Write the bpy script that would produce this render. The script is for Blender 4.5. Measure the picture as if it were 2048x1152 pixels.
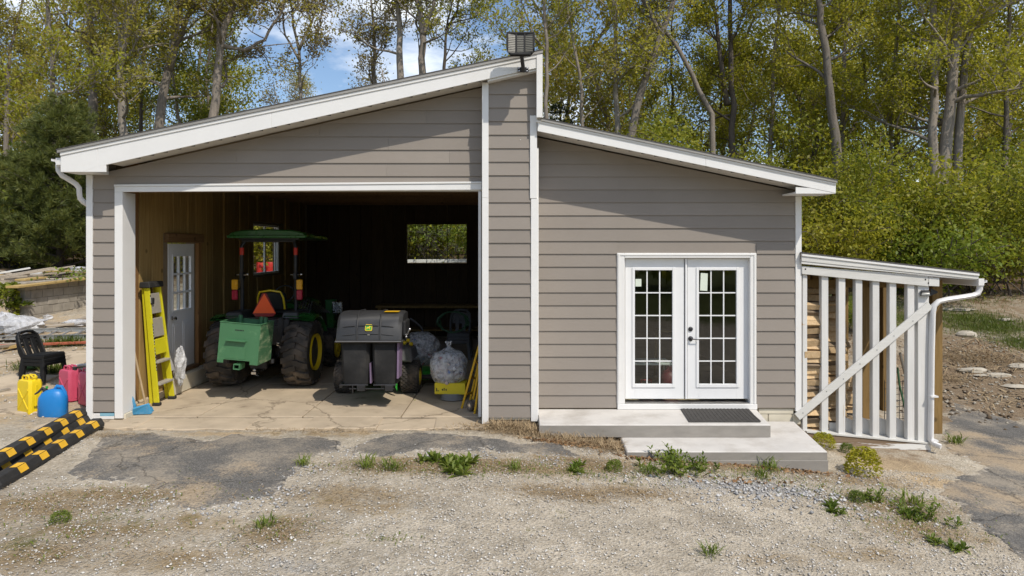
import bpy, math, random
import numpy as np
from mathutils import Vector, Matrix
R = math.radians
sc = bpy.context.scene
C = sc.collection
for _o in list(bpy.data.objects):
    bpy.data.objects.remove(_o)

# ------------------------------------------------------------------ camera, sky, sun, exposure
F, D, HC, U0, V0 = 1390.0, 10.07, 2.52, 1040.0, 490.0      # focal length in photo pixels, distance, eye height, vanishing point
cam_d = bpy.data.cameras.new('camera'); cam = bpy.data.objects.new('camera', cam_d); C.objects.link(cam)
cam.location = (0, -D, HC); cam.rotation_euler = (R(90), 0, 0)
cam_d.sensor_width = 36; cam_d.lens = 36*F/2048
cam_d.shift_x = -(U0-1024)/2048; cam_d.shift_y = -(576-V0)/2048
cam_d.clip_start = .1; cam_d.clip_end = 1200
sc.camera = cam
SUN = Vector((.74, -1.0, 1.54)).normalized()
SUN_EL = math.asin(SUN.z)
world = bpy.data.worlds.new('World'); sc.world = world; world.use_nodes = True
def world_setup():
    nt = world.node_tree; nt.nodes.clear(); L = nt.links.new
    out = nt.nodes.new('ShaderNodeOutputWorld'); bg = nt.nodes.new('ShaderNodeBackground')
    sky = nt.nodes.new('ShaderNodeTexSky'); sky.sky_type = 'NISHITA'; sky.sun_disc = False
    sky.sun_elevation = SUN_EL; sky.sun_rotation = math.atan2(SUN.x, SUN.y)
    sky.air_density = 1.0; sky.dust_density = 1.1; sky.ozone_density = 3.0; sky.altitude = 100
    tc = nt.nodes.new('ShaderNodeTexCoord')
    mp = nt.nodes.new('ShaderNodeMapping'); mp.inputs['Scale'].default_value = (1.0, 1.0, 2.6)
    n = nt.nodes.new('ShaderNodeTexNoise'); n.inputs['Scale'].default_value = 3.2; n.inputs['Detail'].default_value = 8; n.inputs['Roughness'].default_value = .58
    cr = nt.nodes.new('ShaderNodeValToRGB'); cr.color_ramp.elements[0].position = .49; cr.color_ramp.elements[1].position = .68
    mx = nt.nodes.new('ShaderNodeMix'); mx.data_type = 'RGBA'
    mx.inputs['B'].default_value = (8.5, 8.8, 9.2, 1)
    L(tc.outputs['Generated'], mp.inputs['Vector']); L(mp.outputs['Vector'], n.inputs['Vector']); L(n.outputs['Fac'], cr.inputs['Fac'])
    L(cr.outputs['Color'], mx.inputs['Factor']); L(sky.outputs['Color'], mx.inputs['A'])
    L(mx.outputs['Result'], bg.inputs['Color']); bg.inputs['Strength'].default_value = .15
    L(bg.outputs['Background'], out.inputs['Surface'])
world_setup()
sun_d = bpy.data.lights.new('sun', 'SUN'); sun_d.energy = 3.75; sun_d.angle = R(.5); sun_d.color = (1, .93, .82)
sun = bpy.data.objects.new('sun', sun_d); C.objects.link(sun)
sun.rotation_euler = (-SUN).to_track_quat('-Z', 'Y').to_euler(); sun.location = (20, -30, 40)
sc.view_settings.view_transform = 'Standard'; sc.view_settings.look = 'None'
sc.view_settings.exposure = 0; sc.view_settings.gamma = 1; sc.view_settings.use_curve_mapping = False
sc.cycles.use_denoising = True
sc.cycles.max_bounces = 8; sc.cycles.transparent_max_bounces = 12; sc.cycles.diffuse_bounces = 4

# ------------------------------------------------------------------ measuring helpers
def X(u, y): return (u-U0)*(y+D)/F
def Z(v, y): return HC-(v-V0)*(y+D)/F
def W(u, v, y): return Vector((X(u, y), y, Z(v, y)))
def sstep(a, b, t):
    t = np.clip((np.asarray(t, float)-a)/(b-a), 0, 1); return t*t*(3-2*t)
_rg = np.random.default_rng(5)
_wv = [(_rg.uniform(.25, 1.6), _rg.uniform(0, 6.28), _rg.uniform(0, 6.28)) for _ in range(14)]
def undul(x, y):
    s = 0
    for k, a, p in _wv: s = s+np.sin((x*math.cos(a)+y*math.sin(a))*k*2.2+p)/(1+k*2)
    return s/4
def terr(x, y):
    x = np.asarray(x, float); y = np.asarray(y, float)
    front = -.083*np.clip(x+.3, 0, 9)+.02*undul(x*1.6, y*1.6)*sstep(-.6, -1.6, y)
    back_r = sstep(2, 15, y)*1.9*sstep(3.5, 7, x)
    back_c = 1.9*sstep(9, 13, y)*(1-sstep(3.5, 7, x))*sstep(-8, -6, x)
    slope_l = np.clip(y-.6, 0, 15)*.108*(1-sstep(-8, -6, x))
    terrace = (sstep(-11.95, -12.05, x))*np.clip(1.52-np.clip(y-.6, 0, 15)*.108, 0, 2)*sstep(5.2, 7.2, y-(x+12)*-.25)
    hill = np.clip(y-17, 0, 70)*.095
    z = front+back_r+back_c+slope_l+terrace+hill
    z = z+.10*undul(x, y)*sstep(6.2, 8.5, np.abs(x+1)-0)*sstep(2, 6, y)
    inside = sstep(-6.25, -6.15, x)*(1-sstep(4.05, 4.15, x))*sstep(.05, .15, y)*(1-sstep(9.0, 9.1, y))
    apron = sstep(-6.9, -6.5, x)*(1-sstep(-.5, -.3, x))*sstep(-.62, -.45, y)*(1-sstep(9.0, 9.1, y))
    z = z*(1-apron)+(-.06)*apron
    return z*(1-inside)+(-.25)*inside
def tz(x, y): return float(terr(x, y))
def G(u, v):
    y = 0.0
    lo, hi = -9.0, 60.0
    for _ in range(60):
        m = (lo+hi)/2
        if Z(v, m) > tz(X(u, m), m): lo = m
        else: hi = m
    return Vector((X(u, lo), lo, tz(X(u, lo), lo)))

# ------------------------------------------------------------------ object helpers
def thing(name, label, cat, loc=(0, 0, 0), rz=0, group=None):
    o = bpy.data.objects.new(name, None); C.objects.link(o); o.empty_display_size = .2
    o.location = loc; o.rotation_euler = (0, 0, rz); o['label'] = label; o['category'] = cat
    if group: o['group'] = group
    return o
def tag(o, label, cat, group=None):
    o['label'] = label; o['category'] = cat
    if group: o['group'] = group
    return o
def kind(o, k): o['kind'] = k; return o
def dup(root, loc=None, rz=None, scale=None, label=None, group=None):
    r = root.copy(); C.objects.link(r)
    if loc is not None: r.location = loc
    if rz is not None: r.rotation_euler = (r.rotation_euler[0], r.rotation_euler[1], rz)
    if scale is not None: r.scale = (scale, scale, scale) if not hasattr(scale, '__len__') else scale
    if label: r['label'] = label
    if group: r['group'] = group
    for ch in list(root.children):
        c = ch.copy(); C.objects.link(c); c.parent = r
        for g in ch.children:
            d = g.copy(); C.objects.link(d); d.parent = c
    return r
class MB:
    def __init__(s): s.v = []; s.f = []
    def add(s, vs, fs, T=None):
        n = len(s.v)
        for p in vs:
            p = Vector(p); s.v.append(tuple(T @ p) if T is not None else tuple(p))
        for f in fs: s.f.append(tuple(i+n for i in f))
        return s
    def hexa(s, p, T=None):      # 8 points: bottom ring 0-3, top ring 4-7
        return s.add(p, [(0, 3, 2, 1), (4, 5, 6, 7), (0, 1, 5, 4), (1, 2, 6, 5), (2, 3, 7, 6), (3, 0, 4, 7)], T)
    def box(s, x0, x1, y0, y1, z0, z1, T=None):
        return s.hexa([(x0, y0, z0), (x1, y0, z0), (x1, y1, z0), (x0, y1, z0), (x0, y0, z1), (x1, y0, z1), (x1, y1, z1), (x0, y1, z1)], T)
    def prism(s, poly, y0, y1, T=None):          # polygon of (x, z) extruded along y
        n = len(poly)
        vs = [(a, y0, b) for a, b in poly]+[(a, y1, b) for a, b in poly]
        fs = [tuple(range(n)), tuple(range(2*n-1, n-1, -1))]+[(i, i+n, (i+1) % n+n, (i+1) % n) for i in range(n)]
        return s.add(vs, fs, T)
    def prismz(s, poly, z0, z1, T=None):         # polygon of (x, y) extruded along z
        n = len(poly)
        vs = [(a, b, z0) for a, b in poly]+[(a, b, z1) for a, b in poly]
        fs = [tuple(range(n-1, -1, -1)), tuple(range(n, 2*n))]+[(i, (i+1) % n, (i+1) % n+n, i+n) for i in range(n)]
        return s.add(vs, fs, T)
    def tube(s, pts, r, n=8, T=None, cap=True, flat=1.0):
        pts = [Vector(p) for p in pts]; k = len(pts)
        rs = r if hasattr(r, '__len__') else [r]*k
        vs = []; fs = []
        t0 = (pts[1]-pts[0]).normalized()
        a = Vector((0, 0, 1)) if abs(t0.z) < .9 else Vector((1, 0, 0))
        nx = t0.cross(a).normalized()
        for i in range(k):
            t = (pts[min(i+1, k-1)]-pts[max(i-1, 0)]).normalized()
            nx = (nx-t*nx.dot(t)).normalized(); ny = t.cross(nx)
            for j in range(n):
                an = 2*math.pi*j/n
                vs.append(pts[i]+nx*math.cos(an)*rs[i]+ny*math.sin(an)*rs[i]*flat)
        for i in range(k-1):
            for j in range(n):
                fs.append((i*n+j, i*n+(j+1) % n, (i+1)*n+(j+1) % n, (i+1)*n+j))
        if cap: fs.append(tuple(range(n-1, -1, -1))); fs.append(tuple((k-1)*n+j for j in range(n)))
        return s.add(vs, fs, T)
    def bar(s, a, b, w, h, up=(0, 0, 1), T=None):  # rectangular bar from a to b: w across, h along up
        a = Vector(a); b = Vector(b); t = (b-a).normalized(); up = Vector(up)
        sx = t.cross(up).normalized()*w/2; uz = sx.cross(t).normalized()*h/2
        return s.hexa([a-sx-uz, a+sx-uz, b+sx-uz, b-sx-uz, a-sx+uz, a+sx+uz, b+sx+uz, b-sx+uz], T)
    def lathe(s, prof, n=24, T=None):              # profile of (radius, height) about z
        vs = []; fs = []; k = len(prof)
        for r, z in prof:
            for j in range(n):
                an = 2*math.pi*j/n; vs.append((r*math.cos(an), r*math.sin(an), z))
        for i in range(k-1):
            for j in range(n): fs.append((i*n+j, i*n+(j+1) % n, (i+1)*n+(j+1) % n, (i+1)*n+j))
        if prof[0][0] > 1e-6: fs.append(tuple(range(n-1, -1, -1)))
        if prof[-1][0] > 1e-6: fs.append(tuple((k-1)*n+j for j in range(n)))
        return s.add(vs, fs, T)
    def blob(s, c, rx, ry, rz, nu=10, nv=7, jit=0, rnd=None, T=None):
        vs = []; fs = []; c = Vector(c)
        for i in range(nv+1):
            th = math.pi*i/nv
            for j in range(nu):
                ph = 2*math.pi*j/nu; q = 1+(rnd.uniform(-jit, jit) if jit else 0)
                vs.append(c+Vector((rx*math.sin(th)*math.cos(ph)*q, ry*math.sin(th)*math.sin(ph)*q, -rz*math.cos(th)*q)))
        for i in range(nv):
            for j in range(nu): fs.append((i*nu+j, i*nu+(j+1) % nu, (i+1)*nu+(j+1) % nu, (i+1)*nu+j))
        return s.add(vs, fs, T)
    def mesh(s, name, mat, smooth=False, ang=35):
        me = bpy.data.meshes.new(name); me.from_pydata(s.v, [], s.f); me.update()
        if mat: me.materials.append(mat)
        if smooth:
            me.shade_smooth(); me.set_sharp_from_angle(angle=R(ang))
        return me
    def build(s, name, mat, parent=None, smooth=False, bevel=0, ang=35, label=None):
        o = bpy.data.objects.new(name, s.mesh(name, mat, smooth, ang)); C.objects.link(o)
        if parent is not None: o.parent = parent
        if bevel:
            m = o.modifiers.new('bevel', 'BEVEL'); m.width = bevel; m.segments = 1; m.limit_method = 'ANGLE'; m.angle_limit = R(40)
        if label: o['label'] = label
        return o
def npmesh(name, verts, k, mat, smooth=False):
    """verts (N*k,3) as N faces of k corners"""
    verts = np.ascontiguousarray(verts, np.float32).reshape(-1, 3); n = len(verts)//k
    me = bpy.data.meshes.new(name)
    me.vertices.add(len(verts)); me.vertices.foreach_set('co', verts.ravel())
    me.loops.add(n*k); me.loops.foreach_set('vertex_index', np.arange(n*k, dtype=np.int32))
    me.polygons.add(n); me.polygons.foreach_set('loop_start', np.arange(0, n*k, k, dtype=np.int32))
    me.polygons.foreach_set('loop_total', np.full(n, k, np.int32))
    me.update(calc_edges=True); me.validate()
    if mat: me.materials.append(mat)
    return me
def mobj(name, me, parent=None):
    o = bpy.data.objects.new(name, me); C.objects.link(o)
    if parent is not None: o.parent = parent
    return o
def TR(x=0, y=0, z=0, rx=0, ry=0, rz=0, s=1):
    return Matrix.Translation((x, y, z)) @ Matrix.Rotation(rz, 4, 'Z') @ Matrix.Rotation(ry, 4, 'Y') @ Matrix.Rotation(rx, 4, 'X') @ Matrix.Scale(s, 4)
def clip(poly, a, b, c):   # keep a*x+b*z<=c
    out = []
    for i in range(len(poly)):
        p, q = poly[i], poly[(i+1) % len(poly)]
        dp, dq = a*p[0]+b*p[1]-c, a*q[0]+b*q[1]-c
        if dp <= 0: out.append(p)
        if dp*dq < 0:
            t = dp/(dp-dq); out.append((p[0]+(q[0]-p[0])*t, p[1]+(q[1]-p[1])*t))
    return out

# ------------------------------------------------------------------ materials
def newmat(name):
    m = bpy.data.materials.new(name); m.use_nodes = True; nt = m.node_tree
    return m, nt, nt.nodes['Principled BSDF']
def nd(nt, t, **kw):
    n = nt.nodes.new('ShaderNode'+t)
    for k, v in kw.items():
        if k in n.inputs: n.inputs[k].default_value = v
        else: setattr(n, k, v)
    return n
def ramp(nt, fac, stops):
    r = nt.nodes.new('ShaderNodeValToRGB'); e = r.color_ramp.elements
    while len(e) < len(stops): e.new(.5)
    for i, (p, c) in enumerate(stops):
        e[i].position = p; e[i].color = (c[0], c[1], c[2], 1) if hasattr(c, '__len__') else (c, c, c, 1)
    nt.links.new(fac, r.inputs['Fac']); return r.outputs['Color']
def mixc(nt, fac, a, b, mode='MIX'):
    m = nt.nodes.new('ShaderNodeMix'); m.data_type = 'RGBA'; m.blend_type = mode
    for s, v in (('Factor', fac), ('A', a), ('B', b)):
        i = [q for q in m.inputs if q.name == s and (q.type == 'RGBA' if s != 'Factor' else q.type == 'VALUE')][0]
        if hasattr(v, 'node'): nt.links.new(v, i)
        elif hasattr(v, '__len__'): i.default_value = (v[0], v[1], v[2], 1)
        else: i.default_value = v if s == 'Factor' else (v, v, v, 1)
    return [q for q in m.outputs if q.type == 'RGBA'][0]
def maths(nt, op, a, b=0.0, cl=False):
    m = nt.nodes.new('ShaderNodeMath'); m.operation = op; m.use_clamp = cl
    for i, v in enumerate((a, b)):
        if hasattr(v, 'node'): nt.links.new(v, m.inputs[i])
        else: m.inputs[i].default_value = v
    return m.outputs[0]
def coords(nt, scale=(1, 1, 1), rot=(0, 0, 0)):
    tc = nt.nodes.new('ShaderNodeTexCoord'); mp = nt.nodes.new('ShaderNodeMapping')
    mp.inputs['Scale'].default_value = scale; mp.inputs['Rotation'].default_value = rot
    nt.links.new(tc.outputs['Object'], mp.inputs['Vector']); return mp.outputs['Vector']
def noise(nt, vec, scale, detail=4, rough=.55, out='Fac', dist=0):
    n = nd(nt, 'TexNoise', Scale=scale, Detail=detail, Roughness=rough, Distortion=dist)
    if vec is not None: nt.links.new(vec, n.inputs['Vector'])
    return n.outputs[out]
def bumpn(nt, h, strength, dist, bsdf):
    b = nd(nt, 'Bump', Strength=strength, Distance=dist); nt.links.new(h, b.inputs['Height']); nt.links.new(b.outputs['Normal'], bsdf.inputs['Normal'])
def pmat(name, col, rough=.55, var=.12, nscale=6, stretch=(1, 1, 1), metal=0, bump=0, bscale=60, dirt=None, dirt_amt=0, dscale=2.5, obj=.0, spec=.5, coat=0, bdist=.003):
    m, nt, b = newmat(name); v = coords(nt, stretch)
    n1 = noise(nt, v, nscale, 5)
    c = ramp(nt, n1, [(.25, [k*(1-var) for k in col]), (.75, [min(1, k*(1+var)) for k in col])])
    if dirt:
        n2 = noise(nt, v, dscale, 6, .65)
        f = ramp(nt, n2, [(.62-dirt_amt*.4, 0.0), (.80-dirt_amt*.3, 1.0)]); c = mixc(nt, maths(nt, 'MULTIPLY', f, min(1, .35+dirt_amt)), c, dirt)
    if obj:
        oi = nt.nodes.new('ShaderNodeObjectInfo')
        k = maths(nt, 'ADD', maths(nt, 'MULTIPLY', oi.outputs['Random'], 2*obj), 1-obj)
        mm = nt.nodes.new('ShaderNodeVectorMath'); mm.operation = 'SCALE'; nt.links.new(c, mm.inputs[0]); nt.links.new(k, mm.inputs['Scale']); c = mm.outputs[0]
    nt.links.new(c, b.inputs['Base Color'])
    r = ramp(nt, noise(nt, v, nscale*2.3, 3), [(.3, max(0, rough-.07)), (.7, min(1, rough+.09))]); nt.links.new(r, b.inputs['Roughness'])
    b.inputs['Metallic'].default_value = metal; b.inputs['Specular IOR Level'].default_value = spec; b.inputs['Coat Weight'].default_value = coat
    if bump: bumpn(nt, noise(nt, v, bscale, 4, .6), bump, bdist, b)
    return m
def woodmat(name, c1, c2, axis='z', rough=.7, knots=True, obj=.15, wear=None):
    m, nt, b = newmat(name)
    st = {'z': (1, 1, .06), 'x': (.06, 1, 1), 'y': (1, .06, 1)}[axis]
    oi = nt.nodes.new('ShaderNodeObjectInfo')
    tc = nt.nodes.new('ShaderNodeTexCoord'); va = nt.nodes.new('ShaderNodeVectorMath'); va.operation = 'ADD'
    cx = nt.nodes.new('ShaderNodeCombineXYZ'); k = maths(nt, 'MULTIPLY', oi.outputs['Random'], 37)
    for i in range(3): nt.links.new(k, cx.inputs[i])
    nt.links.new(tc.outputs['Object'], va.inputs[0]); nt.links.new(cx.outputs[0], va.inputs[1])
    mp = nd(nt, 'Mapping', Scale=st); nt.links.new(va.outputs[0], mp.inputs['Vector'])
    g = noise(nt, mp.outputs['Vector'], 28, 6, .6, dist=.6); g2 = noise(nt, va.outputs[0], 1.4, 3)
    c = ramp(nt, g, [(.3, c1), (.7, c2)])
    c = mixc(nt, maths(nt, 'MULTIPLY', g2, .5), c, [q*.62 for q in c1], 'MIX')
    if knots:
        vo = nd(nt, 'TexVoronoi', Scale=2.2); nt.links.new(va.outputs[0], vo.inputs['Vector'])
        f = ramp(nt, vo.outputs['Distance'], [(.05, 1.0), (.10, 0.0)]); c = mixc(nt, maths(nt, 'MULTIPLY', f, .7), c, [q*.35 for q in c1])
    if wear:
        n3 = noise(nt, mp.outputs['Vector'], 9, 6, .7); f = ramp(nt, n3, [(wear[1], 0.0), (wear[1]+.03, 1.0)]); c = mixc(nt, f, c, wear[0])
    kk = maths(nt, 'ADD', maths(nt, 'MULTIPLY', oi.outputs['Random'], 2*obj), 1-obj)
    mm = nt.nodes.new('ShaderNodeVectorMath'); mm.operation = 'SCALE'; nt.links.new(c, mm.inputs[0]); nt.links.new(kk, mm.inputs['Scale'])
    nt.links.new(mm.outputs[0], b.inputs['Base Color']); b.inputs['Roughness'].default_value = rough; b.inputs['Specular IOR Level'].default_value = .3
    bumpn(nt, g, .35, .004, b)
    return m
def sidingmat():
    m, nt, b = newmat('siding_paint')
    v = coords(nt, (.25, 1, 3.2)); g = noise(nt, v, 30, 5, .6); n2 = noise(nt, coords(nt), 1.1, 5, .6)
    c = ramp(nt, n2, [(.3, (.252, .220, .189)), (.7, (.280, .246, .213))])
    c = mixc(nt, maths(nt, 'MULTIPLY', g, .22), c, (.22, .19, .165))
    oi = nt.nodes.new('ShaderNodeObjectInfo'); kk = maths(nt, 'ADD', maths(nt, 'MULTIPLY', oi.outputs['Random'], .13), .93)
    mm = nt.nodes.new('ShaderNodeVectorMath'); mm.operation = 'SCALE'; nt.links.new(c, mm.inputs[0]); nt.links.new(kk, mm.inputs['Scale'])
    nt.links.new(mm.outputs[0], b.inputs['Base Color']); b.inputs['Roughness'].default_value = .62; b.inputs['Specular IOR Level'].default_value = .35
    bumpn(nt, g, .25, .002, b); return m
def glassmat(name, tint=(.75, .8, .78), refl=.12):
    m, nt, b = newmat(name); nt.nodes.remove(b); out = nt.nodes['Material Output']
    t = nd(nt, 'BsdfTransparent', Color=(*tint, 1)); g = nd(nt, 'BsdfGlossy', Color=(1, 1, 1, 1), Roughness=.012)
    fr = nd(nt, 'Fresnel', IOR=1.5); ge = nt.nodes.new('ShaderNodeNewGeometry'); f = maths(nt, 'MULTIPLY', maths(nt, 'ADD', maths(nt, 'MULTIPLY', fr.outputs[0], 1.4), refl-.06), maths(nt, 'SUBTRACT', 1.0, ge.outputs['Backfacing']), True)
    mx = nt.nodes.new('ShaderNodeMixShader'); nt.links.new(f, mx.inputs[0]); nt.links.new(t.outputs[0], mx.inputs[1]); nt.links.new(g.outputs[0], mx.inputs[2])
    nt.links.new(mx.outputs[0], out.inputs['Surface']); return m
def filmmat(name, tint=(.82, .84, .86), alpha=.5):
    m, nt, b = newmat(name); out = nt.nodes['Material Output']
    b.inputs['Base Color'].default_value = (*tint, 1); b.inputs['Roughness'].default_value = .22
    t = nd(nt, 'BsdfTransparent', Color=(1, 1, 1, 1)); mx = nt.nodes.new('ShaderNodeMixShader')
    f = ramp(nt, noise(nt, coords(nt), 14, 5, .65), [(.35, alpha-.25), (.65, min(1, alpha+.3))])
    nt.links.new(f, mx.inputs[0]); nt.links.new(t.outputs[0], mx.inputs[1]); nt.links.new(b.outputs[0], mx.inputs[2]); nt.links.new(mx.outputs[0], out.inputs['Surface'])
    bumpn(nt, noise(nt, coords(nt), 25, 5, .6), .8, .02, b); return m
def leafmat(name, cols, trans=.35, rough=.5):
    m, nt, b = newmat(name); out = nt.nodes['Material Output']
    ge = nt.nodes.new('ShaderNodeNewGeometry'); oi = nt.nodes.new('ShaderNodeObjectInfo')
    n = noise(nt, coords(nt), .55, 3)
    f = maths(nt, 'ADD', maths(nt, 'MULTIPLY', ge.outputs['Random Per Island'], .55), maths(nt, 'ADD', maths(nt, 'MULTIPLY', n, .45), maths(nt, 'MULTIPLY', oi.outputs['Random'], .24)))
    c = ramp(nt, maths(nt, 'SUBTRACT', f, .12), [(i/(len(cols)-1)*.7+.1, q) for i, q in enumerate(cols)])
    nt.links.new(c, b.inputs['Base Color']); b.inputs['Roughness'].default_value = rough; b.inputs['Specular IOR Level'].default_value = .3
    t = nt.nodes.new('ShaderNodeBsdfTranslucent'); nt.links.new(mixc(nt, 1.0, c, (1.35, 1.3, .9), 'MULTIPLY'), t.inputs['Color'])
    mx = nt.nodes.new('ShaderNodeMixShader'); mx.inputs[0].default_value = trans
    nt.links.new(b.outputs[0], mx.inputs[1]); nt.links.new(t.outputs[0], mx.inputs[2]); nt.links.new(mx.outputs[0], out.inputs['Surface']); return m
def islandmat(name, cols, rough=.8, bump=0):
    m, nt, b = newmat(name); ge = nt.nodes.new('ShaderNodeNewGeometry')
    c = ramp(nt, ge.outputs['Random Per Island'], [(i/(len(cols)-1), q) for i, q in enumerate(cols)])
    nt.links.new(c, b.inputs['Base Color']); b.inputs['Roughness'].default_value = rough; b.inputs['Specular IOR Level'].default_value = .25
    return m
M = {}
M['siding'] = sidingmat()
M['white'] = pmat('white_trim_paint', (.74, .73, .71), .45, .03, 3, bump=.05, bscale=40, dirt=(.60, .56, .5), dirt_amt=.05, dscale=1.2)
M['door_white'] = pmat('white_door_paint', (.76, .76, .76), .38, .02, 4, bump=.04, bscale=90)
M['pvc'] = pmat('gutter_white', (.72, .71, .70), .35, .04, 5, dirt=(.45, .42, .38), dirt_amt=.1, dscale=3)
M['soffit'] = pmat('soffit_panel', (.55, .52, .47), .6, .05, 4)
M['drip'] = pmat('drip_edge_metal', (.34, .32, .29), .45, .08, 6, metal=.3)
M['shingle'] = pmat('roof_shingle', (.075, .07, .066), .9, .4, 30, bump=.6, bscale=160)
M['core'] = pmat('sheathing', (.22, .17, .11), .8, .2, 3)
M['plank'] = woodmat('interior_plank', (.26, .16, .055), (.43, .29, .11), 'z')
M['plank_dark'] = woodmat('dark_rear_plank', (.045, .028, .014), (.085, .052, .026), 'z')  # dimness at the back of the bay put into the wood colour
M['stud_new'] = woodmat('orange_stud', (.24, .12, .045), (.36, .20, .08), 'z')
M['pt'] = woodmat('treated_post', (.17, .105, .035), (.29, .185, .07), 'z')
M['beamwood'] = woodmat('beam_wood', (.16, .09, .04), (.26, .15, .07), 'y')
M['whitewood'] = woodmat('white_painted_wood', (.66, .65, .62), (.75, .74, .72), 'z', .55, knots=False, obj=.04, wear=((.50, .44, .36), .70))
M['whitewood_x'] = woodmat('white_painted_board', (.64, .63, .59), (.74, .73, .70), 'x', .55, knots=False, obj=.04, wear=((.42, .35, .27), .68))
M['wornsill'] = woodmat('peeling_sill', (.20, .14, .09), (.33, .24, .16), 'x', .75, knots=False, wear=((.72, .71, .68), .54))
M['fire'] = woodmat('split_firewood', (.46, .31, .16), (.68, .51, .31), 'y', .85, knots=False, obj=.28)
M['fire_bark'] = woodmat('bark_firewood', (.17, .13, .09), (.36, .27, .18), 'y', .9, knots=False, obj=.25)
M['oldwood'] = woodmat('grey_lumber', (.30, .25, .19), (.48, .42, .34), 'x', .85, obj=.25)
M['yellowwood'] = woodmat('yellow_lumber', (.37, .25, .09), (.52, .38, .16), 'x', .8, obj=.15)
M['concrete'] = pmat('old_concrete', (.45, .365, .26), .88, .16, 2.2, bump=.35, bscale=45, dirt=(.25, .19, .13), dirt_amt=.25, dscale=1.6, obj=.06)
def add_cracks(m, scale, width, amt, spots=True):
    nt = m.node_tree; b = nt.nodes['Principled BSDF']; L = nt.links.new; src = b.inputs['Base Color'].links[0].from_socket
    geo = nt.nodes.new('ShaderNodeNewGeometry'); P = geo.outputs['Position']
    dv = nt.nodes.new('ShaderNodeVectorMath'); dv.operation = 'MULTIPLY_ADD'; L(noise(nt, P, 2.4, 6, .65, out='Color'), dv.inputs[0]); dv.inputs[1].default_value = (.45, .45, .45); L(P, dv.inputs[2])
    cv = nd(nt, 'TexVoronoi', feature='DISTANCE_TO_EDGE', Scale=scale); L(dv.outputs[0], cv.inputs['Vector'])
    f = ramp(nt, cv.outputs['Distance'], [(width*.35, 1.0), (width, 0.0)]); c = mixc(nt, maths(nt, 'MULTIPLY', f, amt), src, (.09, .065, .04))
    if spots: g = ramp(nt, noise(nt, P, 3.2, 3, .5), [(.68, 0.0), (.74, .55)]); c = mixc(nt, g, c, (.15, .115, .08))
    L(c, b.inputs['Base Color'])
add_cracks(M['concrete'], .42, .007, .6)
M['step'] = pmat('cast_concrete', (.56, .535, .50), .8, .10, 2.5, bump=.25, bscale=60, dirt=(.36, .325, .28), dirt_amt=.30, dscale=1.8)
M['stepside'] = pmat('dark_step_concrete', (.27, .25, .222), .88, .14, 4, stretch=(1, 1, 3), bump=.3, bscale=70, dirt=(.24, .22, .19), dirt_amt=.2, dscale=3)  # darker concrete tone for the front facings and the footing
M['found'] = pmat('foundation_block', (.58, .53, .42), .85, .12, 4, bump=.4, bscale=50, obj=.06)
M['block'] = pmat('concrete_block', (.34, .305, .255), .9, .2, 3.5, bump=.5, bscale=60, dirt=(.17, .15, .12), dirt_amt=.25, dscale=2, obj=.12)
M['mortar'] = pmat('mortar', (.24, .22, .19), .95, .2, 6, bump=.5, bscale=80)
M['asphalt'] = None
M['rubber'] = pmat('black_rubber', (.022, .021, .02), .7, .3, 8, bump=.3, bscale=90, dirt=(.10, .085, .07), dirt_amt=.15, dscale=4)
M['tyre'] = pmat('dusty_tyre', (.045, .04, .036), .8, .3, 6, bump=.3, bscale=60, dirt=(.20, .155, .115), dirt_amt=.42, dscale=3.5)
M['yellow_mark'] = pmat('yellow_marking', (.74, .42, .03), .55, .15, 9, dirt=(.35, .22, .06), dirt_amt=.1, dscale=6)
M['jd_green'] = pmat('green_paint', (.022, .115, .022), .3, .1, 4, coat=.3)
M['jd_yellow'] = pmat('yellow_paint', (.70, .50, .012), .35, .06, 4, coat=.2)
M['box_green'] = pmat('light_green_paint', (.056, .165, .075), .45, .07, 5, dirt=(.26, .40, .22), dirt_amt=.10, dscale=5)
M['box_scuff'] = pmat('scuffed_green', (.06, .16, .075), .5, .1, 5, stretch=(1, 1, 3), dirt=(.42, .50, .30), dirt_amt=.38, dscale=4)
M['plastic'] = pmat('black_plastic', (.03, .03, .031), .42, .15, 6, bump=.1, bscale=120, dirt=(.12, .11, .10), dirt_amt=.12, dscale=3)
M['greyplastic'] = pmat('grey_plastic', (.034, .034, .035), .45, .12, 5, bump=.08, bscale=140, dirt=(.18, .17, .16), dirt_amt=.08, dscale=2)
M['fabric'] = pmat('black_mesh_fabric', (.013, .013, .0135), .85, .25, 4, bump=.4, bscale=220, dirt=(.06, .056, .05), dirt_amt=.22, dscale=2)
M['metal'] = pmat('dark_steel', (.045, .045, .048), .45, .2, 8, metal=.6)
M['chrome'] = pmat('bright_steel', (.65, .65, .66), .25, .1, 8, metal=1)
M['alu'] = pmat('aluminium', (.58, .57, .55), .38, .1, 6, metal=.85)
M['black'] = pmat('matt_black', (.008, .008, .008), .6, .2, 6, spec=.3)
M['clod'] = islandmat('soil_clod', [(.06, .042, .028), (.11, .08, .052), (.16, .12, .08)], .95)
M['smv'] = pmat('orange_triangle', (1.0, .12, .02), .45, .02, 5)
M['smv_rim'] = pmat('dark_red_reflector', (.25, .012, .015), .35, .1, 9)
M['amber'] = pmat('amber_lens', (.75, .36, .02), .25, .1, 9)
M['redlens'] = pmat('red_lens', (.40, .02, .05), .25, .1, 9)
M['redtape'] = pmat('red_tape', (.60, .03, .012), .4, .05, 9)
M['greyseat'] = pmat('grey_vinyl', (.12, .12, .125), .55, .1, 6)
M['lav'] = pmat('lavender_strap', (.17, .12, .20), .7, .12, 8)
M['bright_green'] = pmat('bright_green_paint', (.03, .30, .035), .35, .08, 5)
M['canyellow'] = pmat('yellow_can', (.80, .58, .012), .42, .07, 3, bump=.05, bscale=60, dirt=(.45, .36, .10), dirt_amt=.08, dscale=5)
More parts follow.
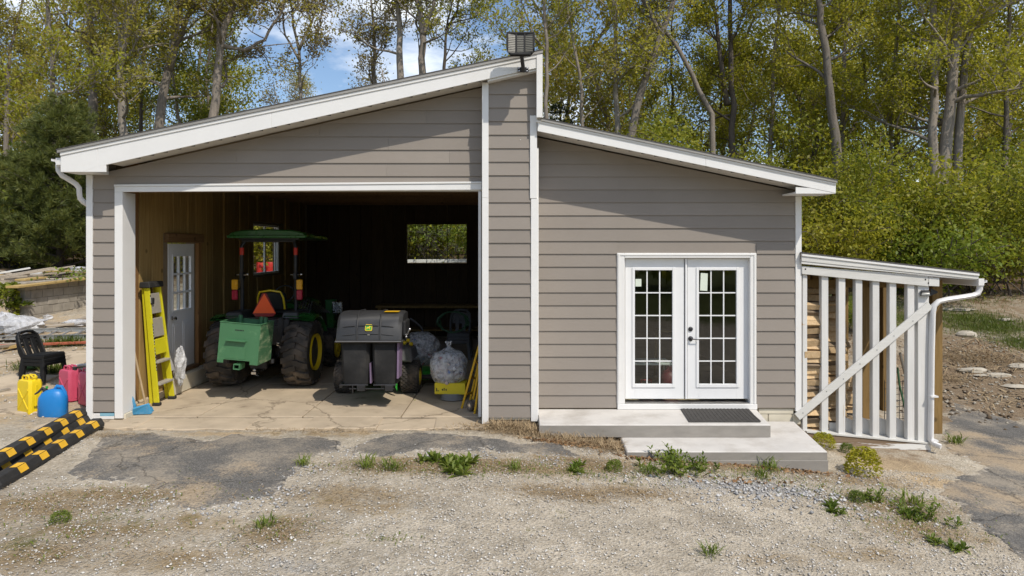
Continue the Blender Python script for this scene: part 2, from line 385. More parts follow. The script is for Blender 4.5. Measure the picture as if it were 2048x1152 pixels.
M['canblue'] = pmat('blue_can', (.012, .19, .52), .4, .1, 3, bump=.05, bscale=60, dirt=(.10, .22, .35), dirt_amt=.08, dscale=5)
M['canred'] = pmat('faded_red_can', (.56, .075, .14), .5, .1, 3, bump=.05, bscale=60, dirt=(.55, .16, .2), dirt_amt=.15, dscale=4)
M['candark'] = pmat('dark_red_can', (.16, .015, .025), .5, .1, 3, bump=.05, bscale=60)
M['ladder_yellow'] = pmat('fibreglass_yellow', (.66, .60, .018), .45, .07, 6)
M['orange_yellow'] = pmat('orange_yellow_paint', (.72, .42, .012), .42, .1, 6)
M['step_grey'] = pmat('grey_step', (.36, .33, .28), .6, .12, 7)
M['blackprint'] = pmat('black_print', (.02, .02, .02), .5, .1, 6)
M['whiteprint'] = pmat('white_print', (.7, .7, .68), .5, .05, 6)
M['paper'] = pmat('pale_paper', (.62, .68, .58), .7, .04, 5)
M['glass'] = glassmat('window_glass', (.86, .90, .88), .09)
M['glass_clear'] = glassmat('clear_glass', (.95, .97, .96), .03)
M['film'] = filmmat('clear_plastic_film', (.72, .74, .76), .42)
M['whitefilm'] = filmmat('white_plastic_sheet', (.58, .58, .59), .8)
M['cans'] = islandmat('drink_cans', [(.55, .56, .57), (.42, .43, .45), (.08, .15, .35), (.5, .52, .53), (.35, .06, .06), (.6, .6, .6), (.07, .12, .09)], .35)
M['hose'] = pmat('green_hose', (.04, .11, .05), .5, .1, 6)
M['wire'] = pmat('grey_wire', (.25, .25, .25), .5, .1, 6)
M['yellowbox'] = pmat('yellow_box', (.72, .58, .02), .6, .07, 5)
M['bluepan'] = pmat('blue_dustpan', (.05, .26, .46), .5, .12, 6, dirt=(.3, .38, .42), dirt_amt=.2, dscale=8)
M['handle'] = woodmat('broom_wood', (.42, .30, .17), (.58, .44, .27), 'z', knots=False, obj=0)
M['ledrow'] = pmat('lamp_led_row', (.20, .19, .155), .4, .1, 9)
M['led'] = pmat('lamp_lens', (.05, .047, .036), .25, .08, 12)
M['mat'] = pmat('dark_doormat', (.05, .046, .042), .9, .3, 18, bump=.6, bscale=120)
M['bluetape'] = pmat('blue_sheathing', (.22, .44, .55), .6, .1, 6)
M['red'] = pmat('red_plastic', (.55, .03, .02), .45, .06, 5)
M['rock'] = pmat('field_rock', (.40, .36, .29), .9, .25, 4, bump=.6, bscale=18, dirt=(.20, .17, .12), dirt_amt=.2, obj=.2, bdist=.02)
M['bark'] = pmat('grey_bark', (.23, .195, .16), .95, .3, 3, stretch=(3, 3, .5), bump=.9, bscale=22, obj=.25, bdist=.04, dirt=(.28, .27, .24), dirt_amt=.2)
M['bark_pale'] = pmat('pale_bark', (.29, .255, .215), .95, .28, 3, stretch=(3, 3, .6), bump=.8, bscale=20, obj=.15, bdist=.03, dirt=(.14, .12, .10), dirt_amt=.25)
M['bark_dark'] = pmat('dark_bark', (.105, .085, .07), .95, .3, 3, stretch=(3, 3, .5), bump=.8, bscale=20, obj=.2, bdist=.03)
M['leaf'] = leafmat('spring_leaf', [(.17, .185, .018), (.265, .27, .026), (.35, .345, .035), (.42, .375, .06)], .48)
M['leaf_olive'] = leafmat('olive_leaf', [(.18, .17, .024), (.275, .26, .036), (.36, .325, .055), (.38, .295, .08)], .45)
M['leaf_green'] = leafmat('green_leaf', [(.10, .13, .016), (.175, .205, .022), (.255, .275, .03), (.33, .32, .05)], .46)
M['leaf_bud'] = leafmat('budding_leaf', [(.15, .12, .045), (.22, .18, .06), (.28, .22, .09), (.24, .22, .06)], .35)
M['bush'] = leafmat('bush_leaf', [(.09, .135, .016), (.15, .205, .022), (.21, .26, .03), (.24, .265, .045)], .42)
M['needle'] = leafmat('pine_needle', [(.075, .10, .034), (.12, .145, .042), (.18, .20, .052), (.28, .27, .075)], .3)
M['needle_dark'] = leafmat('dark_needle', [(.022, .04, .018), (.038, .06, .024), (.055, .08, .03), (.075, .095, .035)], .15)
M['needle_blue'] = leafmat('blue_spruce_needle', [(.035, .05, .04), (.05, .068, .055), (.07, .085, .07), (.085, .10, .08)], .15)
M['weed'] = leafmat('weed_leaf', [(.065, .105, .014), (.11, .16, .02), (.16, .21, .03), (.20, .23, .045)], .35)
M['weed_yellow'] = leafmat('yellow_weed', [(.20, .20, .015), (.30, .28, .015), (.38, .34, .02), (.28, .30, .03)], .3)
M['grass'] = leafmat('grass_blade', [(.05, .08, .012), (.08, .12, .018), (.115, .155, .022), (.15, .165, .04)], .3)
M['straw'] = islandmat('dead_straw', [(.22, .15, .085), (.33, .24, .14), (.42, .32, .19), (.27, .19, .11)], .9)
M['deadleaf'] = islandmat('dead_leaves', [(.16, .085, .04), (.25, .14, .065), (.32, .2, .10), (.2, .13, .08)], .85)
M['pebble'] = islandmat('gravel_stone', [(.30, .27, .225), (.40, .365, .31), (.50, .465, .41), (.60, .57, .52), (.70, .68, .64), (.36, .335, .30), (.46, .42, .37)], .85)
M['pebble_grey'] = islandmat('crushed_stone', [(.24, .24, .245), (.33, .33, .33), (.42, .41, .40), (.55, .54, .52), (.38, .36, .33)], .85)
# ------------------------------------------------------------------ ground
def axis(fine0, fine1, step, far, grow=1.22):
    a = list(np.arange(fine0, fine1+1e-6, step)); s = step
    lo = [];  x = fine0
    while x > -far: s *= grow; x -= s; lo.append(x)
    hi = []; x = fine1; s = step
    while x < far: s *= grow; x += s; hi.append(x)
    return np.array(lo[::-1]+a+hi)
def blobmask(x, y, spots):
    m = np.zeros_like(x)
    for cx, cy, rx, ry, a in spots: m = np.maximum(m, a*np.exp(-(((x-cx)/rx)**2+((y-cy)/ry)**2)))
    return m
def pix(u, v, ru, rv, a=1.0):        # a patch centred where the photo shows it, sized in metres along x and y
    g = G(u, v); return (g.x, g.y, ru, rv, a)
def groundmat():
    m, nt, b = newmat('ground_mix'); L = nt.links.new
    geo = nt.nodes.new('ShaderNodeNewGeometry'); P = geo.outputs['Position']
    at = {}
    for k in ('dead', 'dirt', 'sand', 'green', 'litter', 'grey'):
        a = nt.nodes.new('ShaderNodeAttribute'); a.attribute_name = k; at[k] = a.outputs['Fac']
    big = noise(nt, P, .9, 8, .62); mid = noise(nt, P, 3.5, 7, .62); fine = noise(nt, P, 26, 6, .65); vf = noise(nt, P, 110, 4, .6)
    vo = nd(nt, 'TexVoronoi', Scale=42, Randomness=1); L(P, vo.inputs['Vector'])
    stone = ramp(nt, vo.outputs['Color'], [(0, (.32, .275, .205)), (.35, (.45, .395, .31)), (.62, (.54, .485, .39)), (.85, (.65, .59, .495)), (1, (.76, .71, .62))])
    soil = ramp(nt, mid, [(.3, (.41, .345, .255)), (.7, (.55, .475, .37))])
    c = mixc(nt, ramp(nt, fine, [(.42, .15), (.58, .75)]), soil, stone)
    def layer(c, key, col, sharp=.16, src=mid):
        f = maths(nt, 'ADD', at[key], maths(nt, 'MULTIPLY', maths(nt, 'SUBTRACT', src, .5), 1.5))
        f = maths(nt, 'ADD', f, maths(nt, 'MULTIPLY', maths(nt, 'SUBTRACT', fine, .5), .9))
        f = ramp(nt, f, [(.5-sharp, 0.0), (.5+sharp, 1.0)])
        return mixc(nt, f, c, col)
    c = layer(c, 'grey', ramp(nt, vo.outputs['Color'], [(0, (.20, .195, .19)), (.5, (.33, .32, .305)), (1, (.5, .485, .46))]))
    c = layer(c, 'sand', ramp(nt, fine, [(.3, (.43, .315, .19)), (.7, (.53, .41, .26))]), .2)
    c = layer(c, 'dead', ramp(nt, fine, [(.25, (.17, .115, .06)), (.5, (.30, .22, .125)), (.75, (.42, .335, .21))]), .22)
    c = layer(c, 'dirt', ramp(nt, fine, [(.25, (.15, .105, .065)), (.55, (.27, .20, .13)), (.8, (.39, .31, .21))]), .2)
    c = layer(c, 'litter', ramp(nt, fine, [(.25, (.07, .045, .025)), (.55, (.15, .10, .055)), (.8, (.24, .17, .10))]), .2)
    c = layer(c, 'green', ramp(nt, fine, [(.25, (.045, .06, .013)), (.5, (.09, .11, .02)), (.8, (.17, .165, .05))]), .2)
    k = ramp(nt, big, [(.3, .80), (.7, 1.08)]); c = mixc(nt, 1.0, c, k, 'MULTIPLY')
    k = ramp(nt, mid, [(.34, .84), (.56, 1.04)]); c = mixc(nt, .8, c, k, 'MULTIPLY')
    k = ramp(nt, noise(nt, P, 9, 6, .7), [(.36, .80), (.55, 1.03)]); c = mixc(nt, .75, c, k, 'MULTIPLY')
    L(c, b.inputs['Base Color']); b.inputs['Roughness'].default_value = .95; b.inputs['Specular IOR Level'].default_value = .15
    h = maths(nt, 'ADD', maths(nt, 'MULTIPLY', fine, .8), maths(nt, 'ADD', maths(nt, 'MULTIPLY', vo.outputs['Distance'], .6), maths(nt, 'MULTIPLY', vf, .3)))
    bumpn(nt, h, .9, .03, b); return m
M['ground'] = groundmat()
def build_ground():
    xs = axis(-16, 12, .13, 220); ys = axis(-7, 11, .13, 220)
    gx, gy = np.meshgrid(xs, ys, indexing='xy'); x = gx.ravel(); y = gy.ravel()
    z = terr(x, y)
    z = z+np.where((np.abs(x) < 20) & (np.abs(y) < 20), _rg.normal(0, .005, len(x)).clip(-.01, .01), 0)
    v = np.stack([x, y, z], 1); nx, ny = len(xs), len(ys)
    i = (np.arange(ny-1)[:, None]*nx+np.arange(nx-1)[None]).ravel()
    f = np.stack([i, i+1, i+1+nx, i+nx], 1)
    me = bpy.data.meshes.new('ground'); me.vertices.add(len(v)); me.vertices.foreach_set('co', v.astype(np.float32).ravel())
    me.loops.add(f.size); me.loops.foreach_set('vertex_index', f.astype(np.int32).ravel())
    me.polygons.add(len(f)); me.polygons.foreach_set('loop_start', np.arange(0, f.size, 4, dtype=np.int32)); me.polygons.foreach_set('loop_total', np.full(len(f), 4, np.int32))
    me.update(calc_edges=True); me.shade_smooth(); me.materials.append(M['ground'])
    far = sstep(4, 9, y)
    dead = blobmask(x, y, [pix(800, 930, .9, .35, .8), pix(1000, 930, 1.2, .3, .85), pix(1180, 925, .8, .35, .85), pix(1130, 985, .8, .25, .75), pix(1270, 985, .7, .2, .7),
        pix(560, 1060, .5, .45, .75), pix(250, 990, 1.2, .3, .8), pix(110, 1010, 1.0, .5, .75), pix(330, 1120, .7, .3, .65), pix(180, 1060, 1.2, .35, .7), pix(60, 1110, .8, .5, .7), pix(690, 985, .9, .3, .62), pix(740, 1010, .9, .3, .6),
        pix(1080, 865, 1.0, .35, .95), pix(1200, 885, .6, .3, .95), pix(1700, 960, 1.0, .3, .7), pix(1790, 1010, .8, .5, .78), pix(1850, 1060, .8, .5, .7), pix(1560, 1120, .5, .2, .6), pix(1480, 935, 1.0, .25, .7), pix(660, 870, .9, .15, .6), pix(230, 860, .6, .2, .7), pix(380, 1040, .6, .2, .6), pix(1740, 1110, .6, .3, .6), pix(440, 1040, .4, .2, .6)])
    grey = blobmask(x, y, [pix(1500, 975, 1.1, .3, .75), pix(1400, 970, .6, .2, .6), pix(1590, 985, .6, .2, .7), pix(60, 1130, .5, .2, .55), pix(560, 1130, .5, .2, .5)])
    sand = blobmask(x, y, [pix(1800, 930, .75, .4, 1.0), pix(1870, 965, .55, .3, .9), pix(1720, 905, .5, .3, .8), pix(440, 868, 1.0, .16, .75), pix(700, 865, .7, .15, .8), pix(100, 745, 1.2, 1.2, .7)])
    sand = np.maximum(sand, .55*sstep(-6.4, -6.8, x)*sstep(-1, 0, y)*(1-sstep(6, 9, y)))
    dirt = np.maximum(blobmask(x, y, [pix(1950, 760, 3.0, 2.2, 1.0), pix(2000, 820, 2.2, .9, .95), pix(1930, 690, 2.0, 1.6, .9), pix(1900, 840, .8, .5, .8), (5.2, 1.5, 1.2, 2.2, .9), (5.2, 5, 2.2, 2.5, .9), pix(2030, 570, 3, 3, .8)]), .62*far*sstep(3.5, 5, x))
    litter = np.maximum(.75*sstep(9, 14, y), .6*sstep(-6.5, -9, x)*sstep(6, 10, y)*.8)
    green = blobmask(x, y, [pix(1990, 655, 2.0, .9, .66), pix(1920, 635, 1.4, .8, .62), pix(2040, 685, .9, .7, .6), pix(1700, 600, 2.2, 1.6, .85), pix(1790, 640, 1.5, 1.2, .6), pix(70, 535, 3, 1.5, .62), pix(130, 690, .8, .5, .45), pix(60, 1085, .4, .3, .45), pix(250, 1040, .6, .2, .42), (0, -45, 60, 26, 1.0)])
    green = np.maximum(green, .9*sstep(-15, -20, y))
    for k, a in (('dead', dead), ('dirt', dirt), ('sand', sand), ('green', green), ('litter', litter), ('grey', grey)):
        q = me.attributes.new(k, 'FLOAT', 'POINT'); q.data.foreach_set('value', np.clip(a, 0, 1).astype(np.float32))
    kind(mobj('ground', me), 'structure')
build_ground()

def asphaltmat():
    m, nt, b = newmat('worn_asphalt'); L = nt.links.new
    geo = nt.nodes.new('ShaderNodeNewGeometry'); P = geo.outputs['Position']
    big = noise(nt, P, 1.3, 7, .62); fine = noise(nt, P, 40, 5, .65)
    vo = nd(nt, 'TexVoronoi', Scale=95); L(P, vo.inputs['Vector'])
    c = ramp(nt, vo.outputs['Color'], [(0, (.075, .071, .066)), (.6, (.135, .127, .116)), (.93, (.21, .20, .18)), (1, (.42, .40, .36))])
    f = ramp(nt, maths(nt, 'ADD', big, maths(nt, 'MULTIPLY', maths(nt, 'SUBTRACT', fine, .5), .45)), [(.44, 0.0), (.62, .85)])
    c = mixc(nt, f, c, ramp(nt, fine, [(.3, (.24, .205, .16)), (.7, (.37, .32, .25))]))
    sf = ramp(nt, maths(nt, 'ADD', noise(nt, P, .8, 6, .6), maths(nt, 'MULTIPLY', maths(nt, 'SUBTRACT', fine, .5), .3)), [(.54, 0.0), (.66, .8)])
    c = mixc(nt, sf, c, ramp(nt, fine, [(.3, (.33, .245, .155)), (.7, (.47, .37, .25))]))
    ra = nt.nodes.new('ShaderNodeAttribute'); ra.attribute_name = 'rim'
    rf = ramp(nt, maths(nt, 'ADD', maths(nt, 'MULTIPLY', ra.outputs['Fac'], 1.6), maths(nt, 'MULTIPLY', maths(nt, 'SUBTRACT', noise(nt, P, 6, 6, .7), .5), 1.5)), [(.0, 1.0), (.15, 0.0)])
    vg = nd(nt, 'TexVoronoi', Scale=42, Randomness=1); L(P, vg.inputs['Vector'])
    c = mixc(nt, rf, c, ramp(nt, vg.outputs['Color'], [(0, (.24, .20, .15)), (.5, (.40, .35, .28)), (1, (.60, .56, .49))]))
    # cracks
    dv = nt.nodes.new('ShaderNodeVectorMath'); dv.operation = 'MULTIPLY_ADD'; L(noise(nt, P, 2.0, 5, .6, out='Color'), dv.inputs[0]); dv.inputs[1].default_value = (.5, .5, .5); L(P, dv.inputs[2])
    cv = nd(nt, 'TexVoronoi', feature='DISTANCE_TO_EDGE', Scale=.75); L(dv.outputs[0], cv.inputs['Vector'])
    cr = ramp(nt, cv.outputs['Distance'], [(.002, 1.0), (.010, 0.0)]); c = mixc(nt, maths(nt, 'MULTIPLY', cr, .45), c, (.03, .026, .02))
    L(c, b.inputs['Base Color']); b.inputs['Roughness'].default_value = .93; b.inputs['Specular IOR Level'].default_value = .2
    h = maths(nt, 'SUBTRACT', maths(nt, 'ADD', fine, maths(nt, 'MULTIPLY', vo.outputs['Distance'], .5)), maths(nt, 'MULTIPLY', cr, 1.5))
    bumpn(nt, h, .6, .012, b); return m
M['asphalt'] = asphaltmat()
ASPH = []
def asphalt(pts, seed, lift=.016, step=.09):
    """an irregular sheet of old asphalt lying on the ground, its outline given where the photo shows it"""
    rnd = np.random.default_rng(seed); g = [G(u, v) for u, v in pts]; out = []
    for i in range(len(g)):
        a, b2 = g[i], g[(i+1) % len(g)]; n = max(2, int((b2-a).length/.06)); 
        nrm = Vector((-(b2-a).y, (b2-a).x, 0)).normalized(); w = 0
        for k in range(n):
            w = .75*w+rnd.normal(0, .022); q = a.lerp(b2, k/n)+nrm*w*math.sin(math.pi*k/n)**.3; out.append((q.x, q.y))
    import bmesh
    ASPH.append(np.array(out)); bm = bmesh.new(); vs = [bm.verts.new((x, y, 0)) for x, y in out]
    f = bm.faces.new(vs); bmesh.ops.triangulate(bm, faces=[f])
    xs = [p[0] for p in out]; ys = [p[1] for p in out]
    for ax, lo, hi in (('x', min(xs), max(xs)), ('y', min(ys), max(ys))):
        t = lo+.12
        while t < hi:
            co = (t, 0, 0) if ax == 'x' else (0, t, 0); no = (1, 0, 0) if ax == 'x' else (0, 1, 0)
            bmesh.ops.bisect_plane(bm, geom=bm.verts[:]+bm.edges[:]+bm.faces[:], plane_co=co, plane_no=no); t += .12
    edge = set(v for e in bm.edges if len(e.link_faces) == 1 for v in e.verts)
    E = np.array([(v.co.x, v.co.y) for v in edge]); lay = bm.verts.layers.float.new('rim')
    for v in bm.verts: v[lay] = float(np.min(np.hypot(E[:, 0]-v.co.x, E[:, 1]-v.co.y)))
    for v in bm.verts: v.co.z = tz(v.co.x, v.co.y)-.016+(lift+.016)*float(sstep(0, .13, v[lay]))
    bmesh.ops.recalc_face_normals(bm, faces=bm.faces[:])
    me = bpy.data.meshes.new('asphalt_patch'); bm.to_mesh(me); bm.free()
    if me.polygons[0].normal.z < 0: me.flip_normals()
    me.materials.append(M['asphalt']); kind(mobj('asphalt_patch', me), 'structure')
asphalt([(210, 868), (300, 862), (420, 880), (470, 862), (560, 875), (640, 868), (700, 880), (690, 905), (640, 915), (600, 945), (580, 985), (500, 1005), (420, 1022), (330, 1020), (330, 985), (240, 965), (130, 965), (120, 945), (160, 915)], 3)
asphalt([(705, 888), (760, 868), (850, 862), (950, 868), (1040, 885), (1110, 880), (1170, 912), (1100, 916), (960, 905), (860, 905), (760, 918), (690, 908)], 4)
asphalt([(1660, 935), (1700, 950), (1720, 965), (1680, 958), (1655, 948)], 5)
asphalt([(1900, 800), (1960, 820), (2060, 850), (2200, 900), (2300, 1160), (2200, 1180), (2048, 1130), (1960, 1060), (1905, 1010), (1860, 985), (1905, 950), (1960, 930), (1880, 900), (1875, 870)], 6)

# concrete apron and garage floor, slab by slab
def slabs():
    rnd = random.Random(4)
    fl = MB(); fl.box(-6.2, .02, .2, 9.0, -.2, -.035); floor = kind(fl.build('garage_floor', M['concrete']), 'structure')
    xs = [-6.16, -4.75, -3.2, -1.75, .0]; ys = [.14, 2.6, 5.4, 8.98]
    for i in range(4):
        for j in range(3):
            mb = MB(); g = .008; mb.box(xs[i]+g, xs[i+1]-g, ys[j]+g, ys[j+1]-g, -.034, rnd.uniform(-.003, .0)); mb.build('concrete_slab', M['concrete'], floor, bevel=.008)
    ap = MB(); ap.box(-6.9, -.5, -.42, .1, -.2, -.06); apron = kind(ap.build('concrete_apron', M['concrete']), 'structure')
    x = -6.95
    while x < -.55:
        w = rnd.choice([.55, .8, 1.0, 1.25]); x2 = min(-.5, x+w); n = 7
        front = [(x+(x2-x)*k/n, -.47+rnd.uniform(-.05, .05)) for k in range(n+1)]
        back = [(x2-(x2-x)*k/n-.02*(k > 0), .125+rnd.uniform(-.012, .012)) for k in range(n+1)]
        poly = [(p[0]+.01, p[1]) for p in front]+[(p[0]-.012, p[1]) for p in back]
        z = rnd.uniform(-.022, -.004); MB().prismz(poly, -.12, z).build('concrete_slab', M['concrete'], apron, bevel=.01); x = x2
    # broken old slabs beside the garage
    k = 0
    for cx, cy, w, h, a in ((-7.6, .55, 1.1, .8, .1), (-8.9, .35, 1.3, .9, -.1), (-7.3, 1.75, 1.0, 1.1, .2), (-8.7, 1.75, 1.2, 1.2, .05), (-10.1, 1.1, 1.2, 1.2, .3), (-7.4, 3.2, 1.0, 1.2, -.1), (-8.8, 3.4, 1.2, 1.2, .15), (-10.2, 3.1, 1.3, 1.2, 0)):
        n = 9; poly = []
        for i in range(n):
            t = 2*math.pi*i/n; q = 1/max(abs(math.cos(t)), abs(math.sin(t)))*rnd.uniform(.82, .98)
            px, py = math.cos(t)*q*w/2, math.sin(t)*q*h/2
            poly.append((cx+px*math.cos(a)-py*math.sin(a), cy+px*math.sin(a)+py*math.cos(a)))
        mb = MB().prismz(poly, -.1, .0); mb.v = [(x_, y_, z_+tz(x_, y_)+.035) for x_, y_, z_ in mb.v]
        mb.build('concrete_slab', M['concrete'], apron, bevel=.012)
slabs()

# ------------------------------------------------------------------ the building
bld = thing('garage_building', 'grey clapboard garage building with white trim, open bay and glazed double doors', 'building')
YG, YP, YR = 0.0, -.25, .2                     # faces of the garage wall, the pier and the right wing
LAP = .1906; LZ = 3.516
def board(x0, x1, z0, z1, y, clips=(), pk=.017):
    poly = [(x0, z0), (x1, z0), (x1, z1), (x0, z1)]
    for c in clips: poly = clip(poly, *c)
    if len(poly) < 3: return
    zs = [p[1] for p in poly]
    if max(zs)-min(zs) < .012: return
    n = len(poly); fr = lambda z: y-pk*(z1-z)/(z1-z0)-.002
    vs = [(a, fr(b), b) for a, b in poly]+[(a, y+.012, b) for a, b in poly]
    fs = [tuple(range(n)), tuple(range(2*n-1, n-1, -1))]+[(i, i+n, (i+1) % n+n, (i+1) % n) for i in range(n)]
    MB().add(vs, fs).build('siding_board', M['siding'], bld)
def line(p, q):     # clip keeping what lies below the line p-q (p left of q)
    a, b2 = -(q.z-p.z), (q.x-p.x); return (a, b2, a*p.x+b2*p.z)
def part(name, mat, x0, x1, y0, y1, z0, z1, bevel=.003, parent=None):
    return MB().box(x0, x1, y0, y1, z0, z1).build(name, mat, parent or bld, bevel=bevel)
gz = lambda k: LZ-k*LAP
# roof lines of the garage (plane of its fascia) and of the right wing
YF1, YF2 = -.42, -.34
g_top = (W(118, 300, YF1), W(1085, 101, YF1)); g_bot = (W(215, 329, YF1), W(1073, 136, YF1))
r_top = (W(1075, 236, YF2), W(1672, 361, YF2)); r_bot = (W(1075, 262, YF2), W(1672, 386.5, YF2))
gl = lambda x: g_top[0].z+(x-g_top[0].x)*(g_top[1].z-g_top[0].z)/(g_top[1].x-g_top[0].x)
gb = lambda x: g_bot[0].z+(x-g_bot[0].x)*(g_bot[1].z-g_bot[0].z)/(g_bot[1].x-g_bot[0].x)
rl = lambda x: r_top[0].z+(x-r_top[0].x)*(r_top[1].z-r_top[0].z)/(r_top[1].x-r_top[0].x)
rb = lambda x: r_bot[0].z+(x-r_bot[0].x)*(r_bot[1].z-r_bot[0].z)/(r_bot[1].x-r_bot[0].x)
def V2(x, z): return Vector((x, 0, z))
clipG = line(V2(-6, gb(-6)-.005), V2(0, gb(0)-.005)); clipR = line(V2(0, rb(0)-.004), V2(4, rb(4)-.004))
# garage left pier and gable over the opening
xl0, xl1 = X(186, 0), X(230, 0); xo1 = X(957, 0); zh = Z(369.5, 0)
rnd = random.Random(2)
for k in range(-8, 19):
    z0 = gz(k); z1 = z0+LAP
    if z1 < .1: break
    z0 = max(z0, .105)
    if z1 <= zh+.02: board(xl0, xl1, z0, z1, YG)
    elif z0 < zh:       # board that the casing cuts into
        board(xl0, xl1, z0, z1, YG, [clipG]); board(xl1+.002, X(965, 0), zh-.01, z1, YG, [clipG], .013*.6)
    else:
        cuts = [xl0]+sorted({-8: [], -7: [], -6: [-2.0], -5: [], -4: [-1.36], -3: [-2.9], -2: [-1.9], -1: [-1.02, -4.1], 0: [-1.93], 1: [-3.4]}.get(k, []))+[X(966, 0)]
        for a, b2 in zip(cuts[:-1], cuts[1:]): board(a+.001, b2-.001, z0, z1, YG, [clipG])
# pier between the two halves
px0, px1 = X(976, YP), X(1062, YP)+.02
for k in range(-9, 19):
    z0 = gz(k)-.012; z1 = z0+LAP
    if z1 < .09: break
    top = z0 > Z(232, YP); board(px0-.01, (X(1073, YP)) if z1 > Z(238, YP) else px1, max(z0, .085), z1, YP, [line(V2(-1, gb(-1)-.008), V2(0, gb(0)-.008))])
# right wing
wx0, wx1 = X(1074, YR), X(1591, YR); dx0, dx1 = X(1234, YR), X(1513, YR); dzt = Z(506, YR)
for k in range(-6, 20):
    z0 = .305+.1895*(15-k)-.1895; z1 = z0+.1895
    if z1 < .13 or z0 > 4.4: continue
    z0c = max(z0, .118)
    if z0c >= dzt: board(wx0, wx1, z0c, z1, YR, [clipR])
    else:
        board(wx0, dx0, z0c, z1, YR, [clipR]); board(dx1, wx1, z0c, z1, YR, [clipR])
        if z1 > dzt: board(dx0, dx1, dzt-.005, z1, YR, [clipR], .004)
# wall cores
def core(poly, y0, y1, name='wall'): return MB().prism(poly, y0, y1).build(name, M['core'], bld)
xL = -6.25
core([(xL, -.1), (X(243, 0), -.1), (X(243, 0), gb(-5.76)-.02), (xL, gb(xL)-.02)], .013, .13)
core([(X(243, 0), Z(383, 0)), (.1, Z(383, 0)), (.1, gb(.1)-.02), (X(243, 0), gb(-5.76)-.02)], .013, .13)
core([(-.52, -.1), (.22, -.1), (.22, gb(.22)-.02), (-.52, gb(-.52)-.02)], YP+.013, .012)
core([(-.58, -.1), (.1, -.1), (.1, Z(383, 0)), (-.58, Z(383, 0))], .014, .2)
core([(.23, .0), (dx0+.05, .0), (dx0+.05, rb(dx0+.05)-.01), (.23, rb(.23)-.01)], YR+.013, YR+.13)
core([(dx1-.05, .06), (4.12, .06), (4.12, rb(4.12)-.01), (dx1-.05, rb(dx1-.05)-.01)], YR+.013, YR+.13)
core([(dx0+.05, dzt-.05), (dx1-.05, dzt-.05), (dx1-.05, rb(dx1-.05)-.01), (dx0+.05, rb(dx0+.05)-.01)], YR+.013, YR+.13)
core([(.10, -.05), (.22, -.05), (.22, gl(.22)-.05), (.10, gl(.1)-.05)], .21, 9.0, 'partition_wall')
core([(4.0, -.55), (4.12, -.55), (4.12, rl(4.12)-.06), (4.0, rl(4)-.06)], YR+.131, 9.0, 'side_wall')
core([(.23, -.1), (4.0, -.1), (4.0, rl(4.0)-.06), (.23, rl(.23)-.06)], 8.9, 9.0, 'rear_wall')
part('right_wing_floor', M['concrete'], .221, 4.0, YR+.14, 8.9, -.1, .10)
# left wall with the side door and window openings
WX = -5.9; dy0, dy1, dz0, dz1 = 1.62, 2.58, .36, 2.56; wy0, wy1, wz0, wz1 = 5.33, 7.02, 1.84, 3.0; hL = gl(-6.2)-.06
for a, b2, c, d in ((.131, dy0, -.1, hL), (dy1, wy0, -.1, hL), (wy1, 8.98, -.1, hL), (dy0, dy1, -.1, dz0), (dy0, dy1, dz1, hL), (wy0, wy1, -.1, wz0), (wy0, wy1, wz1, hL)):
    part('side_wall', M['core'], -6.08, WX-.03, a, b2, c, d, 0)
for a, b2, c, d in ((.131, dy0-.05, -.1, hL), (dy1+.75, wy0-.02, -.1, hL), (wy1+.7, 8.98, -.1, hL), (dy0-.05, dy1+.75, -.1, dz0-.02), (dy0-.05, dy1+.75, dz1+.02, hL), (wy0-.02, wy1+.7, -.1, wz0-.03), (wy0-.02, wy1+.7, wz1+.03, hL)):
    part('side_cladding', M['siding'], -6.25, -6.081, a, b2, c, d, 0)
# rear wall with its window
bx0, bx1, bz0, bz1 = X(810, 9), X(937, 9), Z(530, 9), Z(445, 9)
for a, b2, c, d in ((-6.25, bx0, -.1, None), (bx1, .1, -.1, None), (bx0, bx1, -.1, bz0), (bx0, bx1, bz1, None)):
    core([(a, c), (b2, c), (b2, d or gl(b2)-.06), (a, d or gl(a)-.06)], 9.0, 9.15, 'rear_wall')
# interior planks
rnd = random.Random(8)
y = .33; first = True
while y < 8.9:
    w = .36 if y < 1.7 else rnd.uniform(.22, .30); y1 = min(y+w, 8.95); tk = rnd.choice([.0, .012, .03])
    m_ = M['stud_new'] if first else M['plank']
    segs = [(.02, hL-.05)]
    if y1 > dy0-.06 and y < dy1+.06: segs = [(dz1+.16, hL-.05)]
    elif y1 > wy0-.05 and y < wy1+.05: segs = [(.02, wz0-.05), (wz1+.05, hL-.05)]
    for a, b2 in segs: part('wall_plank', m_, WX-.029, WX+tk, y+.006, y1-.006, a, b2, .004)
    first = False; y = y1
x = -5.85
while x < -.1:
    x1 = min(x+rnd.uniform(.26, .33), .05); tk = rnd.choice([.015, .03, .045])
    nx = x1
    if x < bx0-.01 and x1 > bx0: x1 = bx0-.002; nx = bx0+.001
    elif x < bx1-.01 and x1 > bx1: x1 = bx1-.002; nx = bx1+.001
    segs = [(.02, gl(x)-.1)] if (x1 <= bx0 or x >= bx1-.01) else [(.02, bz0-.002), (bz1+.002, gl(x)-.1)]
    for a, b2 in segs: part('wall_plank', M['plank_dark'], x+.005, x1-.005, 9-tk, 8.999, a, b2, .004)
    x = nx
part('door_header', M['beamwood'], WX-.028, WX+.05, dy0-.12, dy1+.22, dz1+.005, dz1+.155)
part('door_stud', M['stud_new'], WX-.028, WX+.035, dy1+.03, dy1+.15, dz0, dz1)
part('foundation_wall', M['found'], WX-.02, WX+.14, 1.45, 3.2, 0, .30, .02)
part('foundation_wall', M['concrete'], WX-.02, WX+.05, .3, 1.44, 0, .12, .02)
part('door_sill', M['beamwood'], WX-.05, WX+.06, dy0, dy1, .31, .36)
